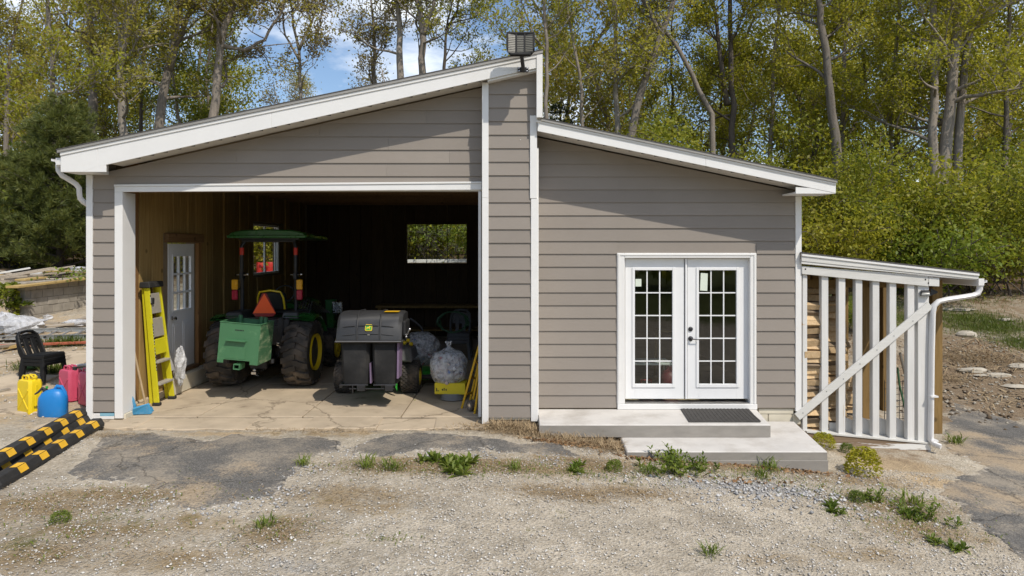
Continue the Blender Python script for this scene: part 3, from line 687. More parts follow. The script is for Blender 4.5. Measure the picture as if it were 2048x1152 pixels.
for i in range(7): part('rafter', M['beamwood'], -5.9, .05, 1.2+i*1.25, 1.26+i*1.25, 3.6, 3.72, .004)
# side door (faces +x)
def side_door():
    gy0, gy1, gz0, gz1 = dy0+.15, dy1-.15, dz0+1.02, dz1-.22
    m = MB(); a0, a1, b0, b1 = dy0+.03, dy1-.03, dz0+.02, dz1-.02; x0, x1 = WX-.06, WX-.02
    m.box(x0, x1, a0, gy0, b0, b1); m.box(x0, x1, gy1, a1, b0, b1); m.box(x0, x1, gy0, gy1, b0, gz0); m.box(x0, x1, gy0, gy1, gz1, b1)
    d = m.build('side_door', M['door_white'], bld)
    m = MB()
    for i in range(4): y = gy0+(gy1-gy0)*i/3; m.box(WX-.05, WX-.008, y-.016, y+.016, gz0-.01, gz1+.01); z = gz0+(gz1-gz0)*i/3; m.box(WX-.049, WX-.009, gy0-.01, gy1+.01, z-.016, z+.016)
    m.build('door_light_frame', M['door_white'], d)
    for i in range(3):
        for j in range(3):
            a = gy0+.03+(gy1-gy0-.06)*i/3; b2 = gz0+.03+(gz1-gz0-.06)*j/3
            MB().box(WX-.03, WX-.027, a+.012, a+(gy1-gy0-.06)/3-.012, b2+.012, b2+(gz1-gz0-.06)/3-.012).build('pane', M['pane_mirror'], d)
    for i in range(2):
        a = dy0+.15+i*.34
        mb = MB(); mb.box(WX-.019, WX-.012, a, a+.26, dz0+.22, dz0+.84); mb.box(WX-.012, WX-.004, a+.04, a+.22, dz0+.27, dz0+.79); mb.build('door_panel', M['door_white'], d, bevel=.006)
    MB().lathe([(.0, 0), (.03, 0), (.03, .03), (.012, .035), (.012, .06), (.03, .07), (.03, .095), (0, .1)], 12, TR(WX-.02, dy0+.09, dz0+.92, ry=R(90))).build('door_knob', M['chrome'], d, smooth=True)
M['pane_mirror'] = glassmat('side_door_glass', (.85, .87, .86), .07)
def hole_door():
    pass
side_door()
# windows: left wall slider and rear window
def window_left():
    f = MB()
    for a, b2, c, d in ((wy0, wy0+.05, wz0, wz1), (wy1-.05, wy1, wz0, wz1), (wy0+.05, wy1-.05, wz0, wz0+.05), (wy0+.05, wy1-.05, wz1-.05, wz1)): f.box(-6.0, WX-.02, a, b2, c, d)
    w = f.build('side_window', M['door_white'], bld, bevel=.004); my = (wy0+wy1)/2
    MB().box(-5.99, WX-.05, my-.03, my+.03, wz0+.05, wz1-.05).build('window_mullion', M['door_white'], w)
    MB().box(-5.985, WX-.06, wy1-.16, wy1-.09, wz0+.05, wz1-.05).build('window_sash', M['door_white'], w)
    for a, b2 in ((wy0+.05, my-.035), (my+.035, wy1-.05)): MB().box(-5.965, -5.962, a, b2, wz0+.05, wz1-.05).build('pane', M['glass_clear'], w)
    f = MB()
    for a, b2, c, d in ((bx0, bx0+.05, bz0, bz1), (bx1-.05, bx1, bz0, bz1), (bx0+.05, bx1-.05, bz0, bz0+.05), (bx0+.05, bx1-.05, bz1-.05, bz1)): f.box(a, b2, 8.97, 9.14, c, d)
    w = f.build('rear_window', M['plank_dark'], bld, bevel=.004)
    MB().box(bx0+.05, bx1-.05, 9.06, 9.066, bz0+.05, bz1-.05).build('pane', M['glass_clear'], w)
    for i in range(1, 6):
        x = bx0+(bx1-bx0)*i/6; MB().box(x-.006, x+.006, 9.045, 9.055, bz0+.05, bz1-.05).build('window_bar', M['metal'], w)
    for i in (1, 3): z = bz0+(bz1-bz0)*i/4; MB().box(bx0+.05, bx1-.05, 9.035, 9.043, z-.005, z+.005).build('window_bar', M['metal'], w)
window_left()
# roofs
def roof_slab(xa, xb, fn, y0, y1, th, name, mat):
    return MB().prism([(xa, fn(xa)-th), (xb, fn(xb)-th), (xb, fn(xb)), (xa, fn(xa))], y0, y1).build(name, mat, bld)
xa, xb = g_top[0].x-.02, g_top[1].x+.01
roof_slab(xa, xb, lambda x: gl(x)+.012, YF1-.035, 9.35, .014, 'roof_shingles', M['shingle'])
roof_slab(xa+.01, xb-.004, lambda x: gl(x)-.003, YF1-.03, YF1+.02, .035, 'drip_edge', M['drip'])
roof_slab(xa+.03, xb-.02, lambda x: gl(x)-.003, YF1+.0215, 9.3, .05, 'roof_deck', M['core'])
# garage fascia in three lengths, rake strip above
def quad_board(name, mat, xs0, xs1, top, bot, y0, y1, bevel=.003):
    return MB().prism([(xs0, bot(xs0)), (xs1, bot(xs1)), (xs1, top(xs1)), (xs0, top(xs0))], y0, y1).build(name, mat, bld, bevel=bevel)
cut = [X(121, YF1), X(195, YF1), X(543, YF1), X(1074, YF1)]
gbl = lambda x: max(gb(x), Z(343, YF1))
for a, b2 in zip(cut[1:-1], cut[2:]): quad_board('fascia_board', M['white'], a+.0008, b2-.0008, lambda x: gl(x)-.039, gb, YF1, YF1+.025)
zb = Z(344, YF1); x_r = X(216, YF1)
MB().prism([(cut[0], zb), (X(167, YF1), zb), (x_r-.16, gb(x_r)-.03), (cut[1]-.0008, gb(cut[1])), (cut[1]-.0008, gl(cut[1])-.039), (cut[0], gl(cut[0])-.039)], YF1, YF1+.025).build('fascia_board', M['white'], bld, bevel=.003)
quad_board('rake_strip', M['white'], cut[0], cut[-1], lambda x: gl(x)-.0395, lambda x: gl(x)-.085, YF1-.014, YF1-.0005)
# boxed return at the left eave
MB().box(cut[0]+.005, X(211, -.1), YF1+.026, -.02, zb+.002, Z(330, 0)).build('eave_return', M['white'], bld, bevel=.003)
MB().box(X(165, YF1), x_r-.03, YF1+.001, YF1+.0245, zb, zb+.16).build('eave_return', M['white'], bld, bevel=.003)
# soffits
MB().prism([(x_r-.03, gb(x_r)+.02), (xb-.1, gb(xb-.1)+.02), (xb-.1, gb(xb-.1)+.035), (x_r-.03, gb(x_r)+.035)], YF1+.026, .012).build('soffit', M['soffit'], bld)
for i in range(26):
    x = -5.4+i*.19; MB().box(x, x+.1, YF1+.035, YF1+.06, gb(x+.05)+.004, gb(x+.05)+.022).build('soffit_vent', M['metal'], bld)
roof_slab(r_top[0].x, r_top[1].x+.012, lambda x: rl(x)+.012, YF2-.035, 9.35, .014, 'roof_shingles', M['shingle'])
roof_slab(r_top[0].x, r_top[1].x+.006, lambda x: rl(x)-.003, YF2-.03, YF2+.02, .03, 'drip_edge', M['drip'])
roof_slab(r_top[0].x, r_top[1].x-.02, lambda x: rl(x)-.003, YF2+.0215, 9.3, .05, 'roof_deck', M['core'])
for a, b2 in ((r_top[0].x, 2.6), (2.6016, r_top[1].x-.002)): quad_board('fascia_board', M['white'], a, b2, lambda x: rl(x)-.034, rb, YF2, YF2+.025)
quad_board('rake_strip', M['white'], r_top[0].x, r_top[1].x-.002, lambda x: rl(x)-.0345, lambda x: rl(x)-.062, YF2-.012, YF2-.0005)
MB().prism([(.25, rb(.25)+.02), (4.15, rb(4.15)+.02), (4.15, rb(4.15)+.035), (.25, rb(.25)+.035)], YF2+.026, YR+.012).build('soffit', M['soffit'], bld)
for i in range(20):
    x = .45+i*.18; MB().box(x, x+.1, YF2+.035, YF2+.06, rb(x+.05)+.003, rb(x+.05)+.022).build('soffit_vent', M['metal'], bld)
ez = Z(387, YF2); MB().box(X(1592, YF2), r_top[1].x-.004, YF2+.026, YR-.03, ez, rb(4.43)+.022).build('eave_return', M['white'], bld, bevel=.003)
MB().prism([(X(1592, YF2), ez), (r_top[1].x-.004, ez), (r_top[1].x-.004, rb(4.43)-.001), (X(1622, YF2), rb(X(1622, YF2))-.001), (X(1592, YF2), rb(X(1592, YF2))-.03)], YF2+.004, YF2+.0255).build('eave_return', M['white'], bld)
# vertical trim
part('corner_trim', M['white'], X(175, 0)-.005, X(187, 0), -.028, .02, Z(838, 0), zb-.001)
part('corner_trim', M['white'], X(175, 0)-.005, X(175, 0)+.02, .021, .12, Z(838, 0), zb-.001)
part('pier_trim', M['white'], X(964, YP-.03), X(977, YP-.03), YP-.03, YP+.02, Z(848, YP-.03), Z(396, YP-.03)-.001)
part('pier_trim', M['white'], X(964, YP-.03), X(977, YP-.03), YP-.03, YP+.02, Z(396, YP-.03)+.001, gb(-.5)-.002)
part('pier_trim', M['white'], X(964, YP-.03), X(964, YP-.03)+.025, YP+.021, -.016, .02, gb(-.5)-.03)
part('pier_trim', M['white'], X(1062, YP-.03), X(1076, YP-.03), YP-.03, YP+.045, Z(843, YP-.03), Z(397, YP-.03)-.001)
part('pier_trim', M['white'], X(1060, YP-.035), X(1074, YP-.035), YP-.035, YP+.045, Z(397, YP-.03)+.001, Z(231, YP-.03))
part('pier_trim', M['white'], X(1074, YP)-.004, X(1076, YP)+.01, YP+.046, YR-.016, .1, 3.9)
part('clerestory_trim', M['white'], X(1073, YF1)+.0, X(1085, YF1), YF1-.018, YF1+.06, Z(235, YF1), Z(108, YF1))
part('clerestory_trim', M['white'], X(1073, YF1)+.0, X(1085, YF1)-.005, YF1+.061, 9.2, Z(235, YF1)-.05, Z(108, YF1)-.04, 0)
part('gable_strip', M['white'], .0, .01, YP-.02, YP-.015, 4.0, 4.01)
MB().prism([(px0, gb(px0)-.028), (X(1073, YP), gb(.23)-.028), (X(1073, YP), gb(.23)-.001), (px0, gb(px0)-.001)], YF1+.03, YP-.004).build('frieze_board', M['white'], bld)
part('corner_trim', M['white'], X(1591, YR-.02), X(1603, YR-.02), YR-.025, YR+.02, Z(822, YR), ez-.002)
part('corner_trim', M['white'], X(1603, YR)-.022, X(1603, YR)-.001, YR+.021, YR+.16, Z(822, YR), ez-.002)
# garage opening casing and jambs
part('door_casing', M['white'], X(229, -.03), X(245, -.03), -.032, .012, Z(837, -.03), Z(384, -.03))
zc0, zc1 = Z(384, -.03), Z(369, -.03)
MB().prism([(X(229, -.03), zc0+.001), (X(963, -.03), Z(379.5, -.03)), (X(963, -.03), Z(367, -.03)), (X(229, -.03), Z(373.5, -.03))], -.032, .012).build('door_casing', M['white'], bld, bevel=.003)
MB().prism([(X(228, -.04), Z(373.2, -.04)), (X(963, -.04), Z(366.8, -.04)), (X(963, -.04), Z(363, -.04)), (X(228, -.04), Z(369, -.04))], -.045, .012).build('door_casing', M['white'], bld, bevel=.003)
part('door_jamb', M['white'], X(245, -.03)-.1, X(245, -.03)-.002, .0125, .31, .07, zc0-.002)
part('door_jamb', M['white'], X(245, -.03)-.002, xo1+.05, .0125, .16, zc0+.012, zc0+.05)
part('door_jamb', M['white'], xo1-.002, xo1+.04, -.012, .16, .03, zc0+.01)
part('base_block', M['found'], X(245, -.03)-.11, X(245, -.03)+.01, .02, .33, -.02, .068, .01)
part('base_trim', M['white'], X(187, 0)+.001, X(229, 0)-.002, -.012, .01, Z(838, 0), Z(832.5, 0))
part('base_trim', M['white'], X(187, 0)+.001, X(200, 0), -.006, .009, Z(832, 0), Z(826.5, 0))
part('base_tape', M['bluetape'], X(200, 0)+.002, X(229, 0)-.003, -.005, .009, Z(832, 0), Z(825.5, 0))
part('base_trim', M['found'], X(980, YP), X(1060, YP), YP-.004, YP+.012, Z(839, YP), .083)
# foundation right of the doors
for i, (a, b2) in enumerate(((1520, 1537), (1538, 1585), (1586, 1603))): part('foundation_block', M['found'], X(a, YR), X(b2, YR), YR+.02, YR+.12, Z(850, YR), Z(828, YR)-.002, .008)
part('foundation_cap', M['found'], X(1518, YR), X(1588, YR), YR+.012, YR+.12, Z(828, YR), Z(817.5, YR))
# double doors
def doors():
    y = YR; P = lambda u, v, yy=y: (X(u, yy), Z(v, yy))
    c = MB()
    for (u0, u1, v0, v1) in ((1234, 1249, 506, 808), (1500, 1513, 506, 808), (1249, 1500, 506, 516)): c.box(X(u0, y-.03), X(u1, y-.03), y-.035, y+.013, Z(v1, y-.03), Z(v0, y-.03))
    root = c.build('french_door', M['white'], bld, bevel=.006)
    c = MB()
    for (u0, u1, v0, v1) in ((1236, 1240, 508, 808), (1508, 1511, 508, 808), (1240, 1508, 508, 511)): c.box(X(u0, y-.04), X(u1, y-.04), y-.045, y-.0355, Z(v1, y-.03), Z(v0, y-.03))
    c.build('casing_bead', M['white'], root, bevel=.003)
    yl = y+.06; fz0, fz1 = Z(797.5, yl), Z(517, yl)
    MB().box(X(1249, y), X(1500, y), y+.014, y+.2, fz1+.001, Z(505, y)-.03).build('head_jamb', M['white'], root)
    for u0, u1 in ((1240, 1250), (1499.5, 1509)): MB().box(X(u0, y), X(u1, y), y+.014, y+.2, Z(808, y), fz1).build('side_jamb', M['white'], root)
    MB().box(dx0+.002, dx1-.002, y-.045, y+.2, Z(819, y-.04), Z(808.5, y-.04)).build('sill_board', M['white'], root, bevel=.004)
    MB().hexa([(X(1250, y), y-.03, Z(808, y-.03)), (X(1499, y), y-.03, Z(808, y-.03)), (X(1499, y), y+.2, Z(806, y)), (X(1250, y), y+.2, Z(806, y)), (X(1250, y), y-.03, Z(806.5, y-.03)), (X(1499, y), y-.03, Z(806.5, y-.03)), (X(1499, y), y+.2, Z(800, y+.2)), (X(1250, y), y+.2, Z(800, y+.2))]).build('threshold', M['alu'], root)
    for (u0, u1, gu0, gu1) in ((1250, 1368.5, 1269, 1345), (1374.5, 1499, 1397, 1473)):
        gv0, gv1 = 540, 768; a0, a1, b0, b1 = X(gu0, yl), X(gu1, yl), Z(gv1, yl), Z(gv0, yl); L0, L1 = X(u0, yl)+.003, X(u1, yl)-.003
        m = MB(); m.box(L0, a0, yl, yl+.044, fz0, fz1-.003); m.box(a1, L1, yl, yl+.044, fz0, fz1-.003); m.box(a0, a1, yl, yl+.044, fz0, b0); m.box(a0, a1, yl, yl+.044, b1, fz1-.003)
        m.build('door_leaf', M['door_white'], root, bevel=.002)
        o0, o1, p0, p1 = X(gu0-5, yl), X(gu1+5.5, yl), Z(gv1+7, yl), Z(gv0-5, yl); m = MB(); yy0, yy1 = yl-.014, yl-.0005
        m.box(o0, a0+.004, yy0, yy1, p0, p1); m.box(a1-.004, o1, yy0, yy1, p0, p1); m.box(a0+.004, a1-.004, yy0, yy1, p0, b0+.004); m.box(a0+.004, a1-.004, yy0, yy1, b1-.004, p1)
        m.build('glazing_frame', M['door_white'], root, bevel=.005)
        for i in range(1, 3): x = a0+(a1-a0)*i/3; MB().box(x-.0085, x+.0085, yl+.008, yl+.024, b0, b1).build('muntin', M['door_white'], root)
        for j in range(1, 5): z = b0+(b1-b0)*j/5; MB().box(a0, a1, yl+.009, yl+.023, z-.0085, z+.0085).build('muntin', M['door_white'], root)
        for i in range(3):
            for j in range(5):
                w, h = (a1-a0)/3, (b1-b0)/5; MB().box(a0+i*w+.0086, a0+(i+1)*w-.0086, yl+.014, yl+.018, b0+j*h+.0086, b0+(j+1)*h-.0086).build('pane', M['glass'], root)
        for u in (u0, u1):
            pass
    MB().tube([(X(1371.5, yl), yl-.012, fz0+.005), (X(1371.5, yl), yl-.012, fz1-.004)], .018, 10).build('astragal', M['door_white'], root, smooth=True)
    MB().lathe([(.034, 0), (.034, .012), (.024, .02), (.014, .022), (0, .024)], 16, TR(X(1381, yl), yl-.001, Z(658, yl), rx=R(90))).build('deadbolt', M['metal'], root, smooth=True)
    h = MB(); h.lathe([(.036, 0), (.036, .012), (.02, .018), (.012, .022), (.012, .055), (0, .056)], 16, TR(X(1381, yl), yl-.001, Z(677, yl), rx=R(90)))
    h.tube([(X(1381, yl), yl-.05, Z(677, yl)), (X(1386, yl), yl-.055, Z(677.6, yl)), (X(1397, yl), yl-.05, Z(678.5, yl))], [.009, .008, .006], 8); h.build('lever_handle', M['metal'], root, smooth=True)
    MB().box(X(1271, yl), X(1283, yl), yl+.0125, yl+.0138, Z(573, yl), Z(558, yl)).build('glass_sticker', M['paper'], root)
    MB().prism([P(1400.5, 581, yl), P(1415, 582, yl), P(1416, 547, yl), P(1402, 546, yl)], yl+.0125, yl+.0138).build('glass_sticker', M['paper'], root)
doors()
# left gutter and downspout
def gutter_prof(T, length, name, parent, w=.125):
    pr = [(0, 0), (-.02, -.005), (-.075, -.012), (-.095, .045), (-w, .055), (-w, .085), (-w+.012, .085), (-w+.012, .066), (-.085, .055), (-.066, 0), (-.01, .006), (-.01, .085), (0, .085)]
    return MB().prism(pr, 0, length, T).build(name, M['pvc'], parent)
gutter_prof(TR(X(119, YF1)-.0, YF1+.05, Z(329, YF1)), 9.3, 'gutter', bld, .15)
MB().box(X(108, YF1), X(119, YF1)-.001, YF1+.035, YF1+.049, Z(329, YF1), Z(315, YF1)).build('gutter_end', M['pvc'], bld)
def spout(pts, name, parent, r=.043, T=None): return MB().tube(pts, r, 8, T, flat=.75).build(name, M['pvc'], parent, smooth=True, ang=50)
ys_ = -.25
spout([W(117, 330, ys_), W(118, 342, ys_), W(124, 351, ys_), W(138, 359, -.15), W(152, 368, -.1), W(158, 376, -.08), W(159, 388, -.06), W(160, 396, -.04), W(166, 403, .0), W(174, 408, .06), W(182, 412, .16)], 'downspout', bld, .047)
spout([Vector((-6.36, .2, 2.95)), Vector((-6.34, .22, 2.7)), Vector((-6.34, .22, .15))], 'downspout', bld, .045)

# concrete platform, step
step = MB(); kz = .096
pl = [(.26, -.69), (3.378, -.69), (3.495, YR+.0), (.26, YR)]
step.prismz(pl, -.075, kz)
plat = kind(step.build('concrete_platform', M['step'], bevel=.012), 'structure')
MB().prismz([(.262, -.6935), (3.380, -.6935), (3.380, -.6905), (.262, -.6905)], -.073, kz-.014).build('platform_face', M['stepside'], plat)  # thin facing laid over the front, darker than the platform top
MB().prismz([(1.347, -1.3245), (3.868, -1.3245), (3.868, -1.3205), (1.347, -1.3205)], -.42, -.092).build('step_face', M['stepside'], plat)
MB().prismz([(1.345, -1.32), (3.87, -1.32), (4.037, .16), (3.49, .18), (3.36, -.66), (1.36, -.66)], -.42, -.078).build('concrete_step', M['step'], plat, bevel=.012)
MB().prismz([(2.0, -1.334), (3.876, -1.334), (3.876, -1.3), (2.0, -1.3)], -.43, -.19).build('concrete_footing', M['stepside'], plat, bevel=.004)
def doormat():
    m = MB(); a = [(X(1362, YR), .02), (X(1495, YR), .02), (X(1518, -.6), -.6), (X(1377, -.6), -.6)]
    a = [(2.365, .18), (3.37, .18), (3.285, -.585), (2.305, -.585)]
    m.prismz(a, kz+.003, kz+.016)
    o = tag(m.build('doormat', M['mat'], bevel=.005), 'dark ribbed doormat lying on the concrete platform before the doors', 'doormat')
    for i in range(18):
        t = (i+.5)/18; p = Vector((2.325+.985*t, -.57, kz+.016)); q = Vector((2.385+.97*t, .165, kz+.016))
        MB().bar(p, q, .022, .008).build('mat_rib', M['mat'], o)
doormat()

# flood lamp on the gable
def lamp():
    l = thing('flood_lamp', 'dark solar flood lamp on an arm at the peak of the gable', 'lamp', W(1046, 140, YF1))
    o = l.location
    b = MB(); b.box(-.075, .075, -.022, -.001, -.035, .035); b.build('wall_bracket', M['metal'], l, bevel=.004)
    b = MB()
    for sx in (-.055, .055):
        for sz in (-.02, .02): b.blob((sx, -.026, sz), .011, .008, .011, 8, 5)
    b.build('bracket_bolts', M['chrome'], l)
    top = W(1042, 104, -.72)-o
    MB().tube([(0, -.03, -.02), (-.002, -.09, .03), tuple(top*.6+Vector((0, -.01, .03))), tuple(top)], .027, 10).build('lamp_arm', M['metal'], l, smooth=True)
    # head: built facing -y, tilted to look slightly down
    T = Matrix.Translation(W(1041, 87, -.76)-o) @ Matrix.Rotation(R(-14), 4, 'X')
    w, h = .19, .17
    hd = MB(); out = [(-w, h-.01), (-w+.03, h), (w-.03, h), (w, h-.01), (w, -h*.55), (w-.06, -h), (-w+.06, -h), (-w+.01, -h*.55)]
    hd.prism(out, .012, .05, T); hd.prism([(a*.86, b2*.86) for a, b2 in out], .05, .085, T); hd.build('lamp_head', M['black'], l, bevel=.008)
    fr = MB()
    for a, b2, c, d in ((-w, -w+.028, -h*.5, h), (w-.028, w, -h*.5, h), (-w+.022, w-.022, h-.028, h)): fr.box(a, b2, -.012, .0118, c, d, T)
    fr.box(-w+.05, w-.05, -.012, .0118, -h, -h+.03, T); fr.build('lamp_bezel', M['black'], l, bevel=.004)
    for x0, x1, ya, yb in ((-w+.024, -.062, -.006, .010), (-.05, .05, .010, .010), (.062, w-.024, .010, -.006)):
        p = MB(); p.hexa([(x0, ya-.004, -h+.035), (x1, yb-.004, -h+.035), (x1, yb+.001, -h+.035), (x0, ya+.001, -h+.035), (x0, ya-.004, h-.03), (x1, yb-.004, h-.03), (x1, yb+.001, h-.03), (x0, ya+.001, h-.03)], T)
        lens = p.build('lamp_lens', M['led'], l); r = MB()
        for j in range(9):
            z = -h+.055+j*.026; r.hexa([(x0+.005, ya-.009, z), (x1-.005, yb-.009, z), (x1-.005, yb-.0041, z), (x0+.005, ya-.0041, z), (x0+.005, ya-.009, z+.009), (x1-.005, yb-.009, z+.009), (x1-.005, yb-.0041, z+.009), (x0+.005, ya-.0041, z+.009)], T)
        r.build('led_rows', M['ledrow'], lens)
    for x in (-.056, .056): MB().box(x-.010, x+.010, -.008, .0115, -h+.02, h-.02, T).build('lamp_divider', M['black'], l)
lamp()
# ------------------------------------------------------------------ tractor
def tyre_mesh(Rr, w, lugs, lugh, rimr, axis_x=True, mat=None, turf=False):
    """tyre about the x axis, tread from -w/2 to w/2"""
    T = Matrix.Rotation(R(90), 4, 'Y')
    m = MB(); hw = w/2; r0 = Rr-lugh
    prof = [(rimr, -hw*.78), (rimr+.03, -hw*.92), ((rimr+r0)/2, -hw*1.02), (r0-.05, -hw*.96), (r0-.01, -hw*.80), (r0, -hw*.4), (r0, hw*.4), (r0-.01, hw*.80), (r0-.05, hw*.96), ((rimr+r0)/2, hw*1.02), (rimr+.03, hw*.92), (rimr, hw*.78)]
    m.lathe(prof, 40, T)
    def pt(th, x, r): return (x, r*math.cos(th), r*math.sin(th))
    if turf:
        for k in range(26):
            for s in range(-3, 4):
                th = 2*math.pi*(k+.5*(s % 2))/26; x = s*w*.125; dt = .62*2*math.pi/26/2; dx = w*.048
                m.hexa([pt(th-dt, x-dx, r0-.01), pt(th-dt*.6, x+dx, r0-.01), pt(th+dt, x+dx, r0-.01), pt(th+dt*.6, x-dx, r0-.01), pt(th-dt, x-dx, Rr), pt(th-dt*.6, x+dx, Rr), pt(th+dt, x+dx, Rr), pt(th+dt*.6, x-dx, Rr)])
    else:
        for s in (-1, 1):
            for k in range(lugs):
                t0 = 2*math.pi*(k+(.5 if s > 0 else 0))/lugs; pit = 2*math.pi/lugs
                xs = [-.10*hw, .3*hw, .65*hw, 1.0*hw]; sk = [0, .10, .30, .42]; th_ = [.22, .24, .25, .27]; rr = [Rr, Rr, Rr-.006, Rr-.035]
                for i in range(3):
                    a, b2 = i, i+1; q = []
                    for rad in (0, 1):
                        for (ii, e) in ((a, -1), (b2, -1), (b2, 1), (a, 1)):
                            th = t0+s*0+pit*(sk[ii]+e*th_[ii])*1.0
                            q.append(pt(th, s*xs[ii], (r0-.05 if ii == 3 else r0-.012) if rad == 0 else rr[ii]))
                    m.hexa(q)
    return m
def rim_mesh(rimr, w, side):
    T = Matrix.Rotation(R(90), 4, 'Y'); m = MB(); s = side
    prof = [(0, .14*s), (.07, .14*s), (.075, .165*s), (.10, .165*s), (.12, .13*s), (rimr*.62, .11*s), (rimr*.82, .15*s), (rimr*.93, w*.44*s), (rimr+.004, w*.52*s), (rimr+.014, w*.52*s), (rimr+.008, w*.47*s), (rimr-.01, -w*.38*s), (rimr-.06, -w*.38*s), (rimr-.07, 0)]
    m.lathe(prof, 32, T)
    for k in range(8):
        a = 2*math.pi*k/8; m.blob((.15*s, .085*math.cos(a)*1.9*rimr, .085*math.sin(a)*1.9*rimr), .02, .013, .013, 6, 4)
    return m
def tractor():
    t = thing('tractor', 'green tractor with canopy and orange triangle parked inside the garage bay', 'tractor', (-4.57, 2.47, 0))
    RR, RW = .60, .46
    tm = tyre_mesh(RR, RW, 18, .04, .315).mesh('tyre', M['tyre'], True, 30); 
    for s in (-1, 1):
        w = rim_mesh(.315, RW, s).build('rear_wheel', M['jd_yellow'], t, smooth=True, ang=30); w.location = (s*.665, 0, RR-.005)
        ty = mobj('tyre', tm, w); ty.scale = (s, 1, 1)
    fm = tyre_mesh(.40, .30, 14, .03, .2).mesh('tyre', M['tyre'], True, 30)
    for s in (-1, 1):
        w = rim_mesh(.2, .30, s).build('front_wheel', M['jd_yellow'], t, smooth=True, ang=30); w.location = (s*.62, 1.95, .395); ty = mobj('tyre', fm, w); ty.scale = (s, 1, 1)
    b = MB(); b.box(-.19, .19, -.30, 2.3, .42, .82); b.box(-.15, .15, -.42, -.3, .35, .75); b.box(-.46, .46, -.10, .10, .50, .70); b.box(-.5, .5, 1.88, 2.02, .35, .45); b.build('chassis', M['metal'], t, bevel=.02)
    h = MB(); sec = [(-.30, .8), (.30, .8), (.31, 1.2), (.24, 1.34), (.1, 1.39), (-.1, 1.39), (-.24, 1.34), (-.31, 1.2)]
    h.prism(sec, 1.0, 2.45); h.build('hood', M['jd_green'], t, smooth=True, ang=35)
    MB().box(-.27, .27, 2.451, 2.5, .82, 1.3).build('grille', M['plastic'], t, bevel=.02)
    p = MB(); p.box(-.60, .60, .25, 1.0, .72, .76); p.box(-.34, .34, -.35, .5, .76, 1.12); p.box(-.5, .5, -.30, .05, .95, 1.22); p.build('operator_platform', M['plastic'], t, bevel=.03)
    for s in (-1, 1):
        f = MB(); n = 9
        prev = None
        for i in range(n):
            a = R(112-82*i/(n-1)); y = .68*math.cos(a)*1.05; z = .62+.66*math.sin(a)
            ring = [(s*.40, y, z+.03), (s*.66, y, z+.02), (s*.90, y, z-.015), (s*.92, y, z-.06), (s*.88, y, z-.055), (s*.40, y, z-.02)]
            if prev:
                k = len(f.v); f.v += prev+ring; L = len(ring)
                for j in range(L): f.f.append((k+j, k+(j+1) % L, k+L+(j+1) % L, k+L+j))
            prev = ring
        f.build('fender', M['jd_green'], t, smooth=True, ang=40)
        g = MB(); g.box(s*.36-.05, s*.36+.05, -.35, .55, .7, 1.24); g.build('fender_side', M['plastic'], t, bevel=.02)
        c = MB(); c.hexa([(s*.50-.16, -.25, 1.21), (s*.50+.16, -.25, 1.21), (s*.50+.16, .45, 1.23), (s*.50-.16, .45, 1.23), (s*.50-.13, -.22, 1.335), (s*.50+.13, -.22, 1.335), (s*.50+.13, .42, 1.33), (s*.50-.13, .42, 1.33)]); c.build('side_console', M['greyplastic'], t, bevel=.02)
        # roll bar post, tape, hinge, lamps
        x = s*.49
        MB().tube([(x, .12, 1.2), (x, .12, 1.95), (x, .10, 2.0), (x, .10, 2.5), (x-s*.05, .14, 2.6), (x-s*.18, .2, 2.66)], .036, 8).build('roll_bar', M['metal'], t, smooth=True, ang=60)
        rb_ = MB(); rb_.box(x-.03, x+.03, .05, .19, 1.90, 2.02); rb_.build('hinge', M['metal'], t, bevel=.008)
        pn = MB(); pn.tube([(x-.09, .1, 1.98), (x+.09, .1, 1.98)], .012, 8); pn.blob((x+.10, .1, 1.985), .025, .02, .02, 8, 5); pn.build('hinge_pin', M['chrome'], t, smooth=True)
        MB().lathe([(.0385, 2.34), (.0385, 2.47)], 10, TR(x, .10, 0)).build('reflective_tape', M['redtape'], t)
        MB().box(x+s*.03, x+s*.13, .05, .10, 1.70, 1.74).build('lamp_stalk', M['metal'], t)
        MB().box(x+s*.095-.055, x+s*.095+.055, .0, .05, 1.715, 1.895).build('amber_lamp', M['amber'], t, bevel=.012)
        MB().box(x+s*.095-.052, x+s*.095+.052, .0, .05, 1.53, 1.705).build('red_lamp', M['redlens'], t, bevel=.012)
    c = MB(); c.prism([(-.68, 2.66), (.68, 2.66), (.70, 2.70), (.66, 2.75), (.45, 2.79), (0, 2.81), (-.45, 2.79), (-.66, 2.75), (-.70, 2.70)], .0, 1.55)
    for i, (x, y, z) in enumerate(c.v):
        if y > 1: c.v[i] = (x*.97, y, z-.05)
    cn = c.build('canopy', M['jd_green'], t, bevel=.03)
    MB().prism([(-.71, 2.645), (.71, 2.645), (.72, 2.70), (-.72, 2.70)], -.03, .0).build('canopy_lip', M['jd_green'], t, bevel=.012)
    MB().box(-.55, .55, .1, 1.4, 2.62, 2.655).build('canopy_liner', M['plastic'], t)
    MB().tube([(-.49, .12, 2.60), (.49, .12, 2.60)], .03, 8).build('roll_bar', M['metal'], t)
    s_ = MB(); s_.hexa([(-.27, .35, 1.22), (.27, .35, 1.22), (.27, .85, 1.2), (-.27, .85, 1.2), (-.25, .33, 1.34), (.25, .33, 1.34), (.25, .85, 1.3), (-.25, .85, 1.3)])
    s_.hexa([(-.26, .30, 1.3), (.26, .30, 1.3), (.26, .42, 1.3), (-.26, .42, 1.3), (-.22, .20, 1.66), (.22, .20, 1.66), (.22, .29, 1.68), (-.22, .29, 1.68)]); se = s_.build('seat', M['plastic'], t, bevel=.04)
